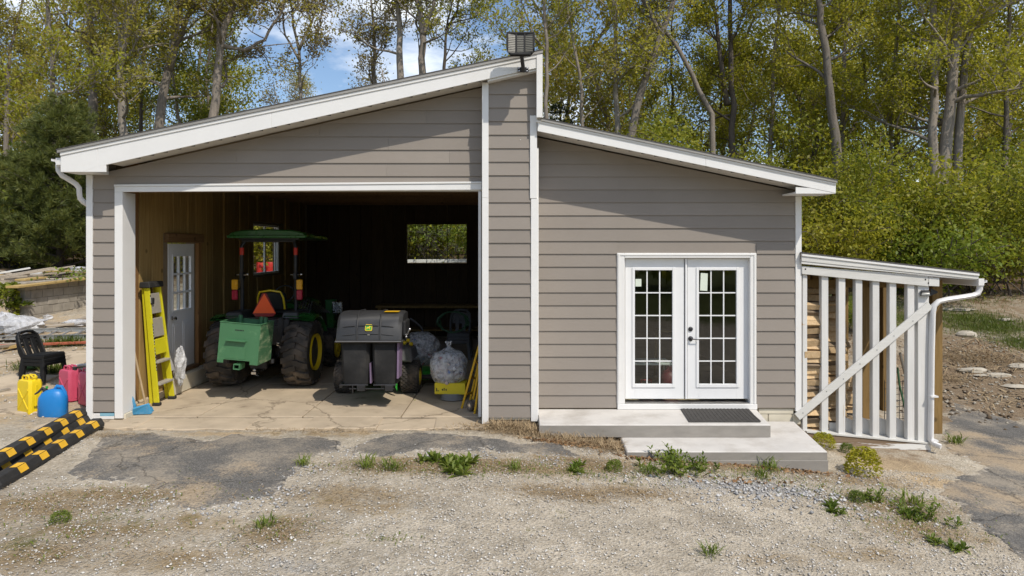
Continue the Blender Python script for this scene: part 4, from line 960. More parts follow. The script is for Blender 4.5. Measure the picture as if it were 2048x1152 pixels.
    MB().tube([(-.245, .24, 1.34), (-.235, .19, 1.55), (-.19, .165, 1.66), (0, .16, 1.69), (.19, .165, 1.66), (.235, .19, 1.55), (.245, .24, 1.34)], .018, 8).build('seat_piping', M['jd_yellow'], se, smooth=True)
    w = MB(); pts = [(.19*math.cos(2*math.pi*i/20), .95+.06*math.sin(2*math.pi*i/20), 1.58+.15*math.sin(2*math.pi*i/20)) for i in range(21)]; w.tube(pts, .016, 6); w.tube([(0, .95, 1.58), (0, 1.1, 1.3)], .02, 6); w.build('steering_wheel', M['plastic'], t, smooth=True)
    # slow-vehicle triangle
    ty0 = -.16
    q = MB(); q.prism([(-.14, 1.245), (.17, 1.245), (.225, 1.30), (.05, 1.66), (-.02, 1.66), (-.195, 1.30)], ty0, ty0+.012); sg = q.build('triangle_sign', M['smv_rim'], t, bevel=.002)
    MB().prism([(-.185, 1.305), (.215, 1.305), (.015, 1.655)], ty0-.004, ty0-.0005).build('orange_triangle', M['smv'], sg)
    MB().box(-.01, .04, ty0+.012, ty0+.05, 1.0, 1.5).build('sign_bracket', M['metal'], t)
    # loader frame ahead, with work lamp
    for s in (-1, 1):
        l = MB(); l.prism([(s*.55-.05, .45), (s*.55+.05, .45), (s*.55+.10, 1.36), (s*.55-.12, 1.36)], 2.2, 2.36); l.box(s*.55-.04, s*.55+.04, 2.36, 3.6, .7, .85); l.build('loader_arm', M['jd_green'], t, bevel=.015)
    MB().box(.70, .92, 1.75, 1.82, 1.10, 1.36).build('work_lamp', M['chrome'], t, bevel=.02)
    MB().box(-.8, .8, 3.5, 4.1, .05, .6).build('bucket', M['jd_green'], t, bevel=.03)
    hz = MB(); rnd = random.Random(3)
    for k in range(6): x = .42+.05*k; hz.tube([(x, .3, 1.25), (x+.02, .45, 1.42+.03*k % .1), (x+.1, .9, 1.3), (x+.05, 1.5, 1.15)], .014, 6)
    hz.build('hydraulic_hoses', M['plastic'], t, smooth=True)
    # hitch: lower links, lift rods, drawbar
    for s in (-1, 1):
        MB().bar((s*.20, -.1, .5), (s*.38, -.78, .55), .05, .07).build('lower_link', M['metal'], t, bevel=.008)
        l = MB(); l.tube([(s*.33, -.05, 1.15), (s*.33, -.35, .56)], .016, 8); l.tube([(s*.33, -.10, 1.05), (s*.33, -.22, .82)], .026, 8); l.build('lift_rod', M['metal'], t, smooth=True)
    ch = MB()
    for k in range(7):
        a = k/6; ch.blob((.40-.02*math.sin(k*2.2), -.55+.35*a, .83-.28*a), .028, .02, .02, 7, 5); ch.tube([(.37+.03*(k % 2), -.55+.35*a, .80-.28*a), (.42-.03*(k % 2), -.5+.35*a, .77-.26*a)], .012, 6)
    ch.build('turnbuckle', M['chrome'], t, smooth=True)
    d = MB(); d.box(-.04, .04, -.62, -.1, .30, .34); d.blob((0, -.58, .37), .035, .035, .035, 10, 7); d.tube([(-.06, -.55, .30), (.07, -.57, .27)], .012, 6); d.build('drawbar', M['chrome'], t, smooth=True)
tractor()
def ballast():
    t = thing('ballast_box', 'light green steel ballast box hung crookedly behind the tractor', 'ballast box', (-4.49, 1.02, 0))
    w, dp, z0, z1, th = .325, .60, .62, 1.265, .012
    T = Matrix.Translation((0, 0, .92)) @ Matrix.Rotation(R(5), 4, 'Y') @ Matrix.Translation((0, 0, -.92))
    m = MB(); m.prism([(-w, z0), (-w+.10, z0), (-w+.10, z0+.055), (w-.13, z0+.055), (w-.13, z0), (w, z0), (w, z1), (-w, z1)], 0, th, T)
    m.box(-w, w, dp-th, dp, z0, z1, T); m.box(-w, -w+th, th, dp-th, z0, z1, T); m.box(-w+th, w-th, th, dp-th, z0+.06, z0+.08, T)
    m.build('box', M['box_green'], t, bevel=.004)
    MB().box(w-th, w, th+.001, dp-th-.001, z0, z1, T).build('side_plate', M['box_scuff'], t, bevel=.003)
    r = MB(); r.box(-w-.006, w+.006, -.008, .018, z1-.0, z1+.014, T); r.box(-w-.006, w+.006, dp-.018, dp+.008, z1, z1+.014, T); r.box(-w-.006, -w+.018, .018, dp-.018, z1, z1+.014, T); r.box(w-.018, w+.006, .018, dp-.018, z1, z1+.014, T); r.build('rim', M['box_green'], t, bevel=.003)
    MB().hexa([(-.20, -.06, .985), (.12, -.06, .985), (.12, 0, .985), (-.20, 0, .985), (-.20, -.06, .993), (.12, -.06, .993), (.12, 0, 1.0), (-.20, 0, 1.0)], T).build('ledge', M['box_green'], t)
    MB().box(-.20, .12, -.004, -.0005, .70, .985, T).build('tool_plate', M['box_green'], t)
    p = MB(); 
    for a, b2, c, d in ((-.05, -.038, .53, .62), (.04, .052, .53, .62), (-.038, .04, .53, .545), (-.038, .04, .605, .62)): p.box(a, b2, -.02, .2, c, d, T)
    p.build('receiver_tube', M['box_green'], t)
    for s in (-.22, .13, .20): MB().tube([(s, dp-.05, 1.1), (s, dp-.05, 1.33)], .034, 10, T).build('hitch_lug', M['box_green'], t, smooth=True)
    e = MB()
    for i in range(6): e.box(-.075+i*.024, -.058+i*.024, -.003, -.0005, 1.15, 1.168, T)
    e.build('stencil_mark', M['blackprint'], t)
ballast()

# ------------------------------------------------------------------ riding mower with bagger
def mower():
    t = thing('riding_mower', 'green riding mower with black two-bag grass catcher seen from behind', 'mower', (-2.42, 1.42, 0))
    tm = tyre_mesh(.28, .32, 0, .012, .13, turf=True).mesh('tyre', M['tyre'], True, 30)
    for s in (-1, 1):
        w = rim_mesh(.13, .29, s).build('rear_wheel', M['jd_yellow'], t, smooth=True, ang=30); w.location = (s*.56, .40, .278); ty = mobj('tyre', tm, w); ty.scale = (s, 1, 1)
    for s in (-1, 1):
        w = MB().lathe([(.05, -.07), (.14, -.08), (.15, -.05), (.15, .05), (.14, .08), (.05, .07)], 20, TR(s*.42, 1.75, .15, ry=R(90))).build('front_caster', M['tyre'], t, smooth=True)
    b = MB(); b.box(-.40, .40, .15, 1.7, .32, .40); b.box(-.42, .42, .1, .6, .40, .62); b.build('frame', M['bright_green'], t, bevel=.02)
    MB().hexa([(-.33, .75, .60), (.33, .75, .60), (.33, 1.25, .58), (-.33, 1.25, .58), (-.30, .62, 1.1), (.30, .62, 1.1), (.30, .75, 1.1), (-.30, .75, 1.1)]).build('seat', M['jd_yellow'], t, bevel=.05)
    d = MB(); d.prismz([(-.72, .85), (.80, .85), (.88, 1.1), (.86, 1.4), (.5, 1.6), (-.5, 1.6), (-.72, 1.4)], .12, .27); d.build('mower_deck', M['bright_green'], t, bevel=.03)
    MB().prismz([(.62, .8), (1.02, .85), (1.05, 1.2), (.8, 1.42), (.62, 1.4)], .14, .22).build('discharge_chute', M['plastic'], t, bevel=.02)
    f = MB(); f.hexa([(.36, .20, .55), (.62, .16, .55), (.62, .85, .55), (.36, .85, .55), (.40, .24, .80), (.57, .22, .80), (.58, .80, .76), (.40, .80, .76)]); f.build('fender', M['greyseat'], t, bevel=.03)
    g = MB(); g.prism([(.345, .16), (.375, .10), (.385, .62), (.36, .80), (.345, .80)], .06, .10); g.build('side_panel', M['bright_green'], t)
    for s in (-1, 1): MB().tube([(s*.40, .9, .62), (s*.42, 1.0, .95), (s*.30, 1.12, 1.08), (s*.12, 1.12, 1.08)], .018, 8).build('control_lever', M['plastic'], t, smooth=True)
    k = MB()
    for i, (x, z) in enumerate(((.36, .86), (.44, .84), (.50, .88), (.55, .82))): k.blob((x, .45, z), .035, .03, .035, 8, 6)
    k.build('control_knobs', M['jd_yellow'], t, smooth=True)
    # catcher: built at the axle, then set back on its arms
    mark = set(bpy.data.objects)
    def bag(x0, x1):
        m = MB(); n = 7
        for i in range(n):
            z = .94-(.94-.20)*i/(n-1); k = i/(n-1); e = .03*k; bul = .035*math.sin(math.pi*k)
            yb, yf = .03-bul+.03*k, .42
            m.v += [(x0+e, yb+.06, z), (x0+e+.05, yb, z), (x1-e-.05, yb, z), (x1-e, yb+.06, z), (x1-e, yf, z), (x0+e, yf, z)]
        for i in range(n-1):
            for j in range(6): m.f.append((i*6+j, i*6+(j+1) % 6, (i+1)*6+(j+1) % 6, (i+1)*6+j))
        m.f.append(tuple(range(6))); m.f.append(tuple((n-1)*6+j for j in range(5, -1, -1)))
        o = m.build('grass_bag', M['fabric'], t, smooth=True, ang=50)
        MB().tube([(x0+.03, .05, .19), (x1-.03, .05, .19)], .012, 6).build('bag_frame', M['metal'], o)
    bag(-.60, -.085); bag(-.045, .42)
    MB().hexa([(-.075, .04, .22), (-.055, .04, .22), (-.055, .30, .22), (-.075, .30, .22), (-.085, .05, .55), (-.07, .05, .55), (-.07, .30, .55), (-.085, .30, .55)]).build('bag_strap', M['lav'], t)
    MB().hexa([(.405, .03, .30), (.435, .05, .30), (.435, .35, .30), (.405, .35, .30), (.415, .02, .93), (.455, .04, .93), (.455, .35, .93), (.415, .35, .93)]).build('bag_strap', M['lav'], t)
    l = MB(); prof = [(-.01, .93), (-.05, .95), (-.035, 1.12), (.02, 1.27), (.10, 1.36), (.25, 1.40), (.62, 1.38), (.66, .95)]     # (y, z)
    xs = [-.66, -.60, .44, .50]; ins = [.05, .0, .0, .05]
    for x, q in zip(xs, ins): l.v += [(x, y+(q if z > 1.0 and y < .5 else 0), z-(q*.6 if z > 1.2 else 0)) for y, z in prof]
    n = len(prof)
    for i in range(3):
        for j in range(n): l.f.append((i*n+j, (i+1)*n+j, (i+1)*n+(j+1) % n, i*n+(j+1) % n))
    l.f.append(tuple(range(n))); l.f.append(tuple(3*n+j for j in range(n-1, -1, -1)))
    lid = l.build('bagger_lid', M['greyplastic'], t, smooth=True, ang=40)
    MB().box(-.685, .525, -.075, .55, .905, .945).build('lid_rim', M['greyplastic'], t, bevel=.015)
    for x in (-.29, .12): MB().tube([(x, -.052, .95), (x, -.045, 1.12), (x, .012, 1.28), (x, .095, 1.372), (x, .25, 1.408), (x, .6, 1.39)], .014, 6).build('lid_rib', M['greyplastic'], lid, smooth=True)
    for z, s in ((1.02, .9), (1.16, 1.0)):
        for x0, x1 in ((-.54, -.33), (-.26, .09), (.15, .36)):
            y = -.046 if z < 1.1 else -.028
            zz = lambda x: z+.035*(1-((x+.08)/.5)**2)
            MB().tube([(x0, y, zz(x0)), ((x0+x1)/2, y-.003, zz((x0+x1)/2)), (x1, y, zz(x1))], .007, 6).build('lid_rib', M['greyplastic'], lid, smooth=True)
    MB().tube([(-.66, -.078, .93), (.50, -.078, .93)], .009, 6).build('lid_edge', M['greyseat'], lid)
    s_ = MB(); s_.box(.50, .56, .02, .5, 1.0, 1.26); s_.build('lid_side', M['plastic'], t, bevel=.03)
    c = MB(); c.tube([(.54, .1, 1.03), (.58, .12, 1.02), (.61, .12, 1.1)], .014, 6); c.blob((.62, .12, 1.11), .03, .03, .025, 8, 6); c.blob((.56, .1, .99), .025, .02, .02, 8, 6); c.build('latch', M['chrome'], t, smooth=True)
    MB().box(.16, .42, .12, .30, 1.398, 1.402).build('warning_label', M['orange_yellow'], lid)
    # emblem: leaping deer on a rounded yellow square
    ex, ez, ey = -.082, 1.155, -.05
    def rsq(r, c): return [(ex+sx*(r-c)+c*math.cos(a), ez+sz*(r*.88-c)+c*math.sin(a)) for sx, sz, a0 in ((1, 1, 0), (-1, 1, 90), (-1, -1, 180), (1, -1, 270)) for a in (R(a0), R(a0+45), R(a0+90))]
    tilt = Matrix.Translation((ex, -.036, ez)) @ Matrix.Rotation(R(-16), 4, 'X') @ Matrix.Translation((-ex, -ey, -ez))
    em = MB().prism(rsq(.062, .018), ey, ey+.012, tilt).build('emblem', M['jd_yellow'], t)
    MB().prism(rsq(.051, .014), ey-.002, ey-.0005, tilt).build('emblem_field', M['bright_green'], em)
    deer = [(-.044, -.02), (-.03, -.012), (-.034, -.034), (-.024, -.03), (-.016, -.008), (.006, -.012), (.022, -.034), (.03, -.03), (.018, -.008), (.026, .008), (.040, .012), (.034, .022), (.022, .024), (.026, .038), (.014, .026), (.006, .012), (-.02, .01), (-.036, -.004)]
    MB().prism([(ex+a, ez+b2) for a, b2 in deer], ey-.0035, ey-.0022, tilt).build('emblem_deer', M['jd_yellow'], em)
    MB().box(-.10, -.06, -.055, -.043, 1.03, 1.045).build('model_plate', M['alu'], lid)
    hb = MB(); hb.box(-.30, -.16, .0, .08, .10, .19); hb.box(.20, .34, .0, .08, .10, .19); hb.tube([(-.45, .04, .13), (.36, .04, .13)], .012, 6); hb.tube([(-.38, .02, .06), (-.38, .02, .2)], .012, 6); hb.build('hitch_bar', M['metal'], t, bevel=.004)
    Tc = Matrix.Translation((.18, -.85, .19)) @ Matrix.Diagonal((.86, .926, .926, 1))
    for o in set(bpy.data.objects)-mark:
        if o.type == 'MESH': o.data.transform(Tc)
    fr = MB()
    for x in (-.34, .30): fr.bar((x, -.78, .34), (x, .25, .46), .05, .05); fr.bar((x, -.45, .38), (x, -.40, 1.1), .04, .04)
    fr.build('catcher_arms', M['metal'], t, bevel=.006)
mower()

# ------------------------------------------------------------------ clear bags of cans, box, coil, right of the mower
def canbag(loc, rx, rz, seed, label, neck=True):
    t = thing('can_bag', label, 'bag', loc, 0, 'clear bags of empty cans')
    rnd = random.Random(seed); m = MB(); nu, nv = 28, 18; vs = []
    for i in range(nv+1):
        th = math.pi*i/nv
        for j in range(nu):
            ph = 2*math.pi*j/nu; q = 1+.05*math.sin(3*ph+seed)+.035*math.sin(7*ph+4*th)+rnd.uniform(-.045, .045)
            r = math.sin(th)**.75*q; z = -math.cos(th)
            if neck and z > .78: r = max(.10, r*.62)
            vs.append((rx*r*math.cos(ph), rx*.9*r*math.sin(ph), rz*(1+z*.98)+.01))
    fs = [(i*nu+j, i*nu+(j+1) % nu, (i+1)*nu+(j+1) % nu, (i+1)*nu+j) for i in range(nv) for j in range(nu)]
    if neck:
        k = len(vs)
        for i, (r, z) in enumerate(((.12, 1.98), (.06, 2.08), (.14, 2.22), (.17, 2.32))):
            for j in range(nu): a = 2*math.pi*j/nu; q = 1+.25*math.sin(5*a+i); vs.append((rx*r*q*math.cos(a), rx*r*q*math.sin(a), rz*z))
        fs += [((k+i*nu)+j, (k+i*nu)+(j+1) % nu, (k+(i+1)*nu)+(j+1) % nu, (k+(i+1)*nu)+j) for i in range(3) for j in range(nu)]
    m.add(vs, fs); m.build('plastic_skin', M['film'], t)
    c = MB()
    for i in range(150):
        a = rnd.uniform(0, 6.28); q = rnd.random()**.4*.83; zz = rnd.uniform(-.82, .55); w = math.sqrt(1-zz*zz)*q
        c.lathe([(.024, -.055), (.032, -.05), (.032, .05), (.024, .058)], 7, TR(rx*w*math.cos(a), rx*.88*w*math.sin(a), rz*(1+zz*.93), rnd.uniform(0, 3), rnd.uniform(0, 3), rnd.uniform(0, 3)))
    o = c.build('cans', M['cans'], t, smooth=True, ang=40); o['kind'] = 'stuff'
canbag((-1.17, 1.32, .20), .30, .32, 3, 'clear bag of cans resting on the yellow box near the pier')
canbag((-1.85, 2.75, .28), .36, .32, 7, 'clear bag of cans deeper inside the garage behind the mower', False)
yb = MB(); yb.box(-.25, .25, -.16, .16, 0, .18); o = tag(yb.build('yellow_box', M['yellowbox'], bevel=.006), 'yellow cardboard box on a wire coil under the bag of cans', 'box'); o.location = (-1.12, 1.30, .115); o.rotation_euler = (R(2), 0, R(-4))
p = MB()
for x, z, w, h in ((-.225, .05, .015, .05), (-.205, .05, .03, .012), (-.13, .06, .02, .03), (-.10, .06, .015, .045), (-.07, .06, .02, .03)): p.box(x, x+w, -.163, -.1605, z, z+h)
p.build('box_print', M['blackprint'], o)
t = thing('wire_coil', 'coil of grey wire lying on the floor under the yellow box', 'wire coil', (-1.09, 1.28, .012))
for k in range(7): MB().tube([((.20-.006*(k % 3))*math.cos(2*math.pi*i/24), (.17-.005*(k % 3))*math.sin(2*math.pi*i/24), .008+k*.015) for i in range(25)], .008, 5).build('wire_loop', M['wire'], t, smooth=True)
def hand_truck():
    t = thing('hand_truck', 'yellow folding hand truck leaning against the right edge of the bay', 'hand truck', (-.80, .62, 0))
    o = t.location
    def rail(a, b2): MB().bar(Vector(a)-o, Vector(b2)-o, .032, .05, (0, 1, 0)).build('rail', M['orange_yellow'], t, bevel=.006)
    rail((-.90, .66, 0), (-.60, .60, 1.08)); rail((-.72, .60, .15), (-.60, .58, .74)); rail((-.68, .34, -.01), (-.60, .34, .52)); rail((-.80, .95, .02), (-.60, .95, .9))
    for k in range(3):
        f = .2+.25*k; MB().bar(Vector((-.90+.30*f, .66-.06*f, 1.08*f))-o, Vector((-.80+.2*f, .95, .9*f))-o, .02, .03).build('rung', M['orange_yellow'], t)
    w = MB().lathe([(.03, -.03), (.07, -.035), (.082, -.02), (.082, .02), (.07, .035), (.03, .03)], 20, TR(.05, -.15, .085, ry=R(90), rz=R(35))).build('wheel', M['tyre'], t, smooth=True)
    MB().lathe([(0, -.042), (.02, -.042), (.055, -.03), (.055, .03), (.02, .042), (0, .042)], 16, TR(.05, -.15, .085, ry=R(90), rz=R(35))).build('hub', M['chrome'], w, smooth=True)
hand_truck()
t = thing('hose_coil', 'green garden hose coiled and hung at the back right of the garage', 'hose', W(906, 644, 4.2)); rnd = random.Random(6)
for k in range(6): MB().tube([((.30+.05*rnd.uniform(-1, 1))*math.cos(2*math.pi*i/22+k), rnd.uniform(-.06, .06)+.01*k, .21*(1+.2*rnd.uniform(-.5, .5)/2)*math.sin(2*math.pi*i/22+k)) for i in range(23)], .011, 5).build('hose_loop', M['hose'], t, smooth=True)
t = thing('vacuum_hose', 'grey corrugated hose arching up beside the bag of cans', 'hose', (-2.05, 2.9, 0))
MB().tube([W(820, 637, 2.9)-t.location, W(832, 645, 2.9)-t.location, W(843, 655, 2.9)-t.location, W(848, 670, 2.9)-t.location, W(849, 690, 2.95)-t.location], .022, 8).build('hose', M['greyplastic'], t, smooth=True)
# dim things at the back of the bay
def workbench():
    t = thing('workbench', 'dark workbench standing along the back wall of the garage', 'workbench', (-2.3, 8.55, 0))
    MB().box(-1.5, 1.4, -.35, .35, .86, .92).build('bench_top', M['plank'], t)
    for x in (-1.4, 1.3):
        for y in (-.3, .3): MB().box(x-.04, x+.04, y-.04, y+.04, 0, .86).build('leg', M['plank'], t)
    MB().box(-1.4, 1.3, -.3, .3, .25, .29).build('shelf', M['plank'], t)
workbench()
def resin_chair(loc, rz, n, label, mat):
    t = thing('plastic_chair', label, 'chair', loc, rz)
    for k in range(n):
        dz = .075*k; dx = -.012*k
        s = MB(); s.hexa([(-.20, -.22, .40), (.25, -.24, .42), (.25, .24, .42), (-.20, .22, .40), (-.20, -.22, .425), (.25, -.24, .445), (.25, .24, .445), (-.20, .22, .425)], TR(dx, 0, dz))
        st = s.build('seat', mat, t, bevel=.012)
        r = MB(); r.box(.232, .262, -.24, .24, .36, .425, TR(dx, 0, dz)); r.box(-.2, .24, -.252, -.232, .35, .42, TR(dx, 0, dz)); r.box(-.2, .24, .232, .252, .35, .42, TR(dx, 0, dz)); r.build('seat_apron', mat, t, bevel=.008)
        for sx, sy in ((1, 1), (1, -1), (-1, 1), (-1, -1)):
            l = MB(); x = .22 if sx > 0 else -.21; l.hexa([(x+sx*.03-.03, sy*.25-.03, 0), (x+sx*.03+.03, sy*.25-.03, 0), (x+sx*.03+.03, sy*.25+.03, 0), (x+sx*.03-.03, sy*.25+.03, 0), (x-.035, sy*.21-.03, .40), (x+.035, sy*.21-.03, .40), (x+.035, sy*.21+.03, .40), (x-.035, sy*.21+.03, .40)], TR(dx, 0, dz)); l.build('leg', mat, t, bevel=.006)
        bk = lambda z: -.20-.20*(z-.42)/.45
        fr = []
        pts = [(-.205, -.21, .42), (bk(.62)-.01, -.225, .62), (bk(.80), -.20, .80), (bk(.87), -.13, .87), (bk(.885), 0, .885), (bk(.87), .13, .87), (bk(.80), .20, .80), (bk(.62)-.01, .225, .62), (-.205, .21, .42)]
        MB().tube([Vector(p)+Vector((dx, 0, dz)) for p in pts], .028, 8, flat=1.5).build('back_frame', mat, t, smooth=True)
        for y, w in ((-.075, .042), (.075, .042)): MB().hexa([(bk(.42)-.01, y-w, .42), (bk(.42)+.012, y-w, .42), (bk(.42)+.012, y+w, .42), (bk(.42)-.01, y+w, .42), (bk(.78)-.01, y-w, .78), (bk(.78)+.012, y-w, .78), (bk(.78)+.012, y+w, .78), (bk(.78)-.01, y+w, .78)], TR(dx, 0, dz)).build('back_slat', mat, t, bevel=.006)
        MB().hexa([(bk(.735)-.01, -.19, .735), (bk(.735)+.012, -.19, .735), (bk(.735)+.012, .19, .735), (bk(.735)-.01, .19, .735), (bk(.80)-.01, -.19, .80), (bk(.80)+.012, -.19, .80), (bk(.80)+.012, .19, .80), (bk(.80)-.01, .19, .80)], TR(dx, 0, dz)).build('back_rail', mat, t, bevel=.006)
    return t
resin_chair((-1.35, 5.4, 0), R(-90), 3, 'dim stack of grey plastic chairs beneath the coiled hose inside', M['greyseat'])

# ------------------------------------------------------------------ step ladder, broom, dustpan, bags by the left wall
def step_ladder():
    t = thing('step_ladder', 'yellow fibreglass step ladder folded against the left wall inside the bay', 'ladder', (-5.78, 1.1, 0)); o = t.location
    A, B = Vector((-5.70, .84, 0)), Vector((-5.74, .62, 1.86)); A2, B2 = Vector((-5.70, 1.32, 0)), Vector((-5.74, .95, 1.86))
    for a, b2 in ((A, B), (A2, B2)):
        r = MB().bar(a-o, b2-o, .03, .085, (1, 0, 0)).build('front_rail', M['ladder_yellow'], t, bevel=.004)
        d = Vector((-.10, .04, 0)); MB().bar(a+d-o, b2+d*.6-o, .028, .06, (1, 0, 0)).build('rear_rail', M['ladder_yellow'], t, bevel=.004)
        f = MB(); f.box(a.x-o.x-.06, a.x-o.x+.06, a.y-o.y-.04, a.y-o.y+.04, -.0, .05); f.build('foot', M['rubber'], t, bevel=.01)
    at = lambda p, q, k: p.lerp(q, k)
    for k, m, dx in ((.17, 'step_grey', .02), (.36, 'step_grey', .02)):
        p, q = at(A, B, k), at(A2, B2, k); s = MB(); s.hexa([p-o+Vector((-.05, .02, 0)), p-o+Vector((.07, .02, 0)), q-o+Vector((.07, -.02, 0)), q-o+Vector((-.05, -.02, 0)), p-o+Vector((-.05, .02, .03)), p-o+Vector((.07, .02, .03)), q-o+Vector((.07, -.02, .03)), q-o+Vector((-.05, -.02, .03))]); s.build('step', M[m], t, bevel=.003)
    for k0, k1, m in ((.43, .56, 'ladder_yellow'), (.58, .74, 'step_grey'), (.78, .95, 'step_grey')):
        p, q, p1, q1 = at(A, B, k0), at(A2, B2, k0), at(A, B, k1), at(A2, B2, k1); s = MB(); v = Vector((.02, .025, 0)); w = Vector((.02, -.025, 0)); e = Vector((-.025, 0, 0))
        s.hexa([p-o+v+e, p-o+v, q-o+w, q-o+w+e, p1-o+v+e, p1-o+v, q1-o+w, q1-o+w+e]); s.build('step', M[m], t, bevel=.003)
    c = MB(); c.hexa([B-o+Vector((-.10, -.05, 0)), B-o+Vector((.07, -.05, 0)), B2-o+Vector((.07, .05, 0)), B2-o+Vector((-.10, .05, 0)), B-o+Vector((-.09, -.05, .09)), B-o+Vector((.06, -.05, .09)), B2-o+Vector((.06, .05, .09)), B2-o+Vector((-.09, .05, .09))]); c.build('top_cap', M['rubber'], t, bevel=.012)
    MB().box(.0, .05, -.36, -.28, 1.60, 1.70, TR(.04, -.06, 0)).build('hinge_lock', M['rubber'], t, bevel=.01)
    for k0, k1, m in ((.30, .50, 'blackprint'), (.52, .70, 'blackprint'), (.86, .94, 'blackprint')):
        p, q = at(A, B, k0)-o, at(A, B, k1)-o; x = Vector((.0435, 0, 0)); st = MB(); w = Vector((0, .012, 0)); st.add([p+x-w, p+x+w, q+x+w, q+x-w], [(0, 1, 2, 3)]); lb = st.build('sticker', M[m], t)
        if k1 < .8:
            n = 7; pr = MB()
            for i in range(n):
                a = p.lerp(q, (i+.25)/n); b2 = p.lerp(q, (i+.7)/n); y = x+Vector((.0008, 0, 0)); pr.add([a+y-w*.5, a+y+w*.5, b2+y+w*.5, b2+y-w*.5], [(0, 1, 2, 3)])
            pr.build('sticker_print', M['whiteprint'], lb)
        else:
            a = p.lerp(q, .2); b2 = p.lerp(q, .8); y = x+Vector((.0008, 0, 0)); MB().add([a+y-w*.6, a+y+w*.6, b2+y+w*.6, b2+y-w*.6], [(0, 1, 2, 3)]).build('sticker_print', M['whiteprint'], lb)
step_ladder()
t = thing('broom', 'broom with a pale wooden handle standing at the left door jamb', 'broom', (-5.72, .42, 0))
MB().tube([(.06, .02, .10), (-.06, -.1, .98)], .016, 8).build('handle', M['handle'], t, smooth=True)
MB().box(-.06, .14, -.03, .05, .07, .12).build('broom_block', M['handle'], t, bevel=.01); MB().hexa([(-.08, -.05, 0), (.16, -.05, 0), (.16, .07, 0), (-.08, .07, 0), (-.06, -.03, .07), (.14, -.03, .07), (.14, .05, .07), (-.06, .05, .07)]).build('bristles', M['bluepan'], t)
t = thing('dustpan', 'worn blue dustpan leaning at the left door jamb', 'dustpan', (-5.64, .28, 0))
m = MB(); m.hexa([(-.12, -.06, .0), (.15, -.02, .0), (.17, .02, .02), (-.10, .06, .02), (-.08, -.09, .10), (.13, -.05, .17), (.14, -.03, .18), (-.08, -.06, .12)]); m.build('pan', M['bluepan'], t, bevel=.012)
MB().tube([(-.08, .0, .05), (-.10, -.03, .2), (-.125, -.05, .30)], [.024, .022, .012], 8).build('handle', M['bluepan'], t, smooth=True)
MB().tube([(-.12, -.045, .29), (-.145, -.06, .40)], .012, 8).build('handle_tip', M['whiteprint'], t, smooth=True)
t = thing('plastic_bag', 'crumpled clear plastic bag hanging by the side door sill', 'bag', (-5.66, 1.50, .22)); rnd = random.Random(9)
MB().blob((0, 0, .28), .10, .09, .30, 12, 10, .18, rnd).build('bag_skin', M['whitefilm'], t)
t = thing('spray_bottle', 'small bottle standing at the foot of the left wall behind the door', 'bottle', (-5.72, 3.3, 0)); MB().lathe([(0, 0), (.045, 0), (.05, .02), (.05, .2), (.02, .27), (.02, .31)], 12).build('bottle', M['greyseat'], t, smooth=True); MB().lathe([(.025, .311), (.025, .35), (0, .352)], 10).build('cap', M['whiteprint'], t)
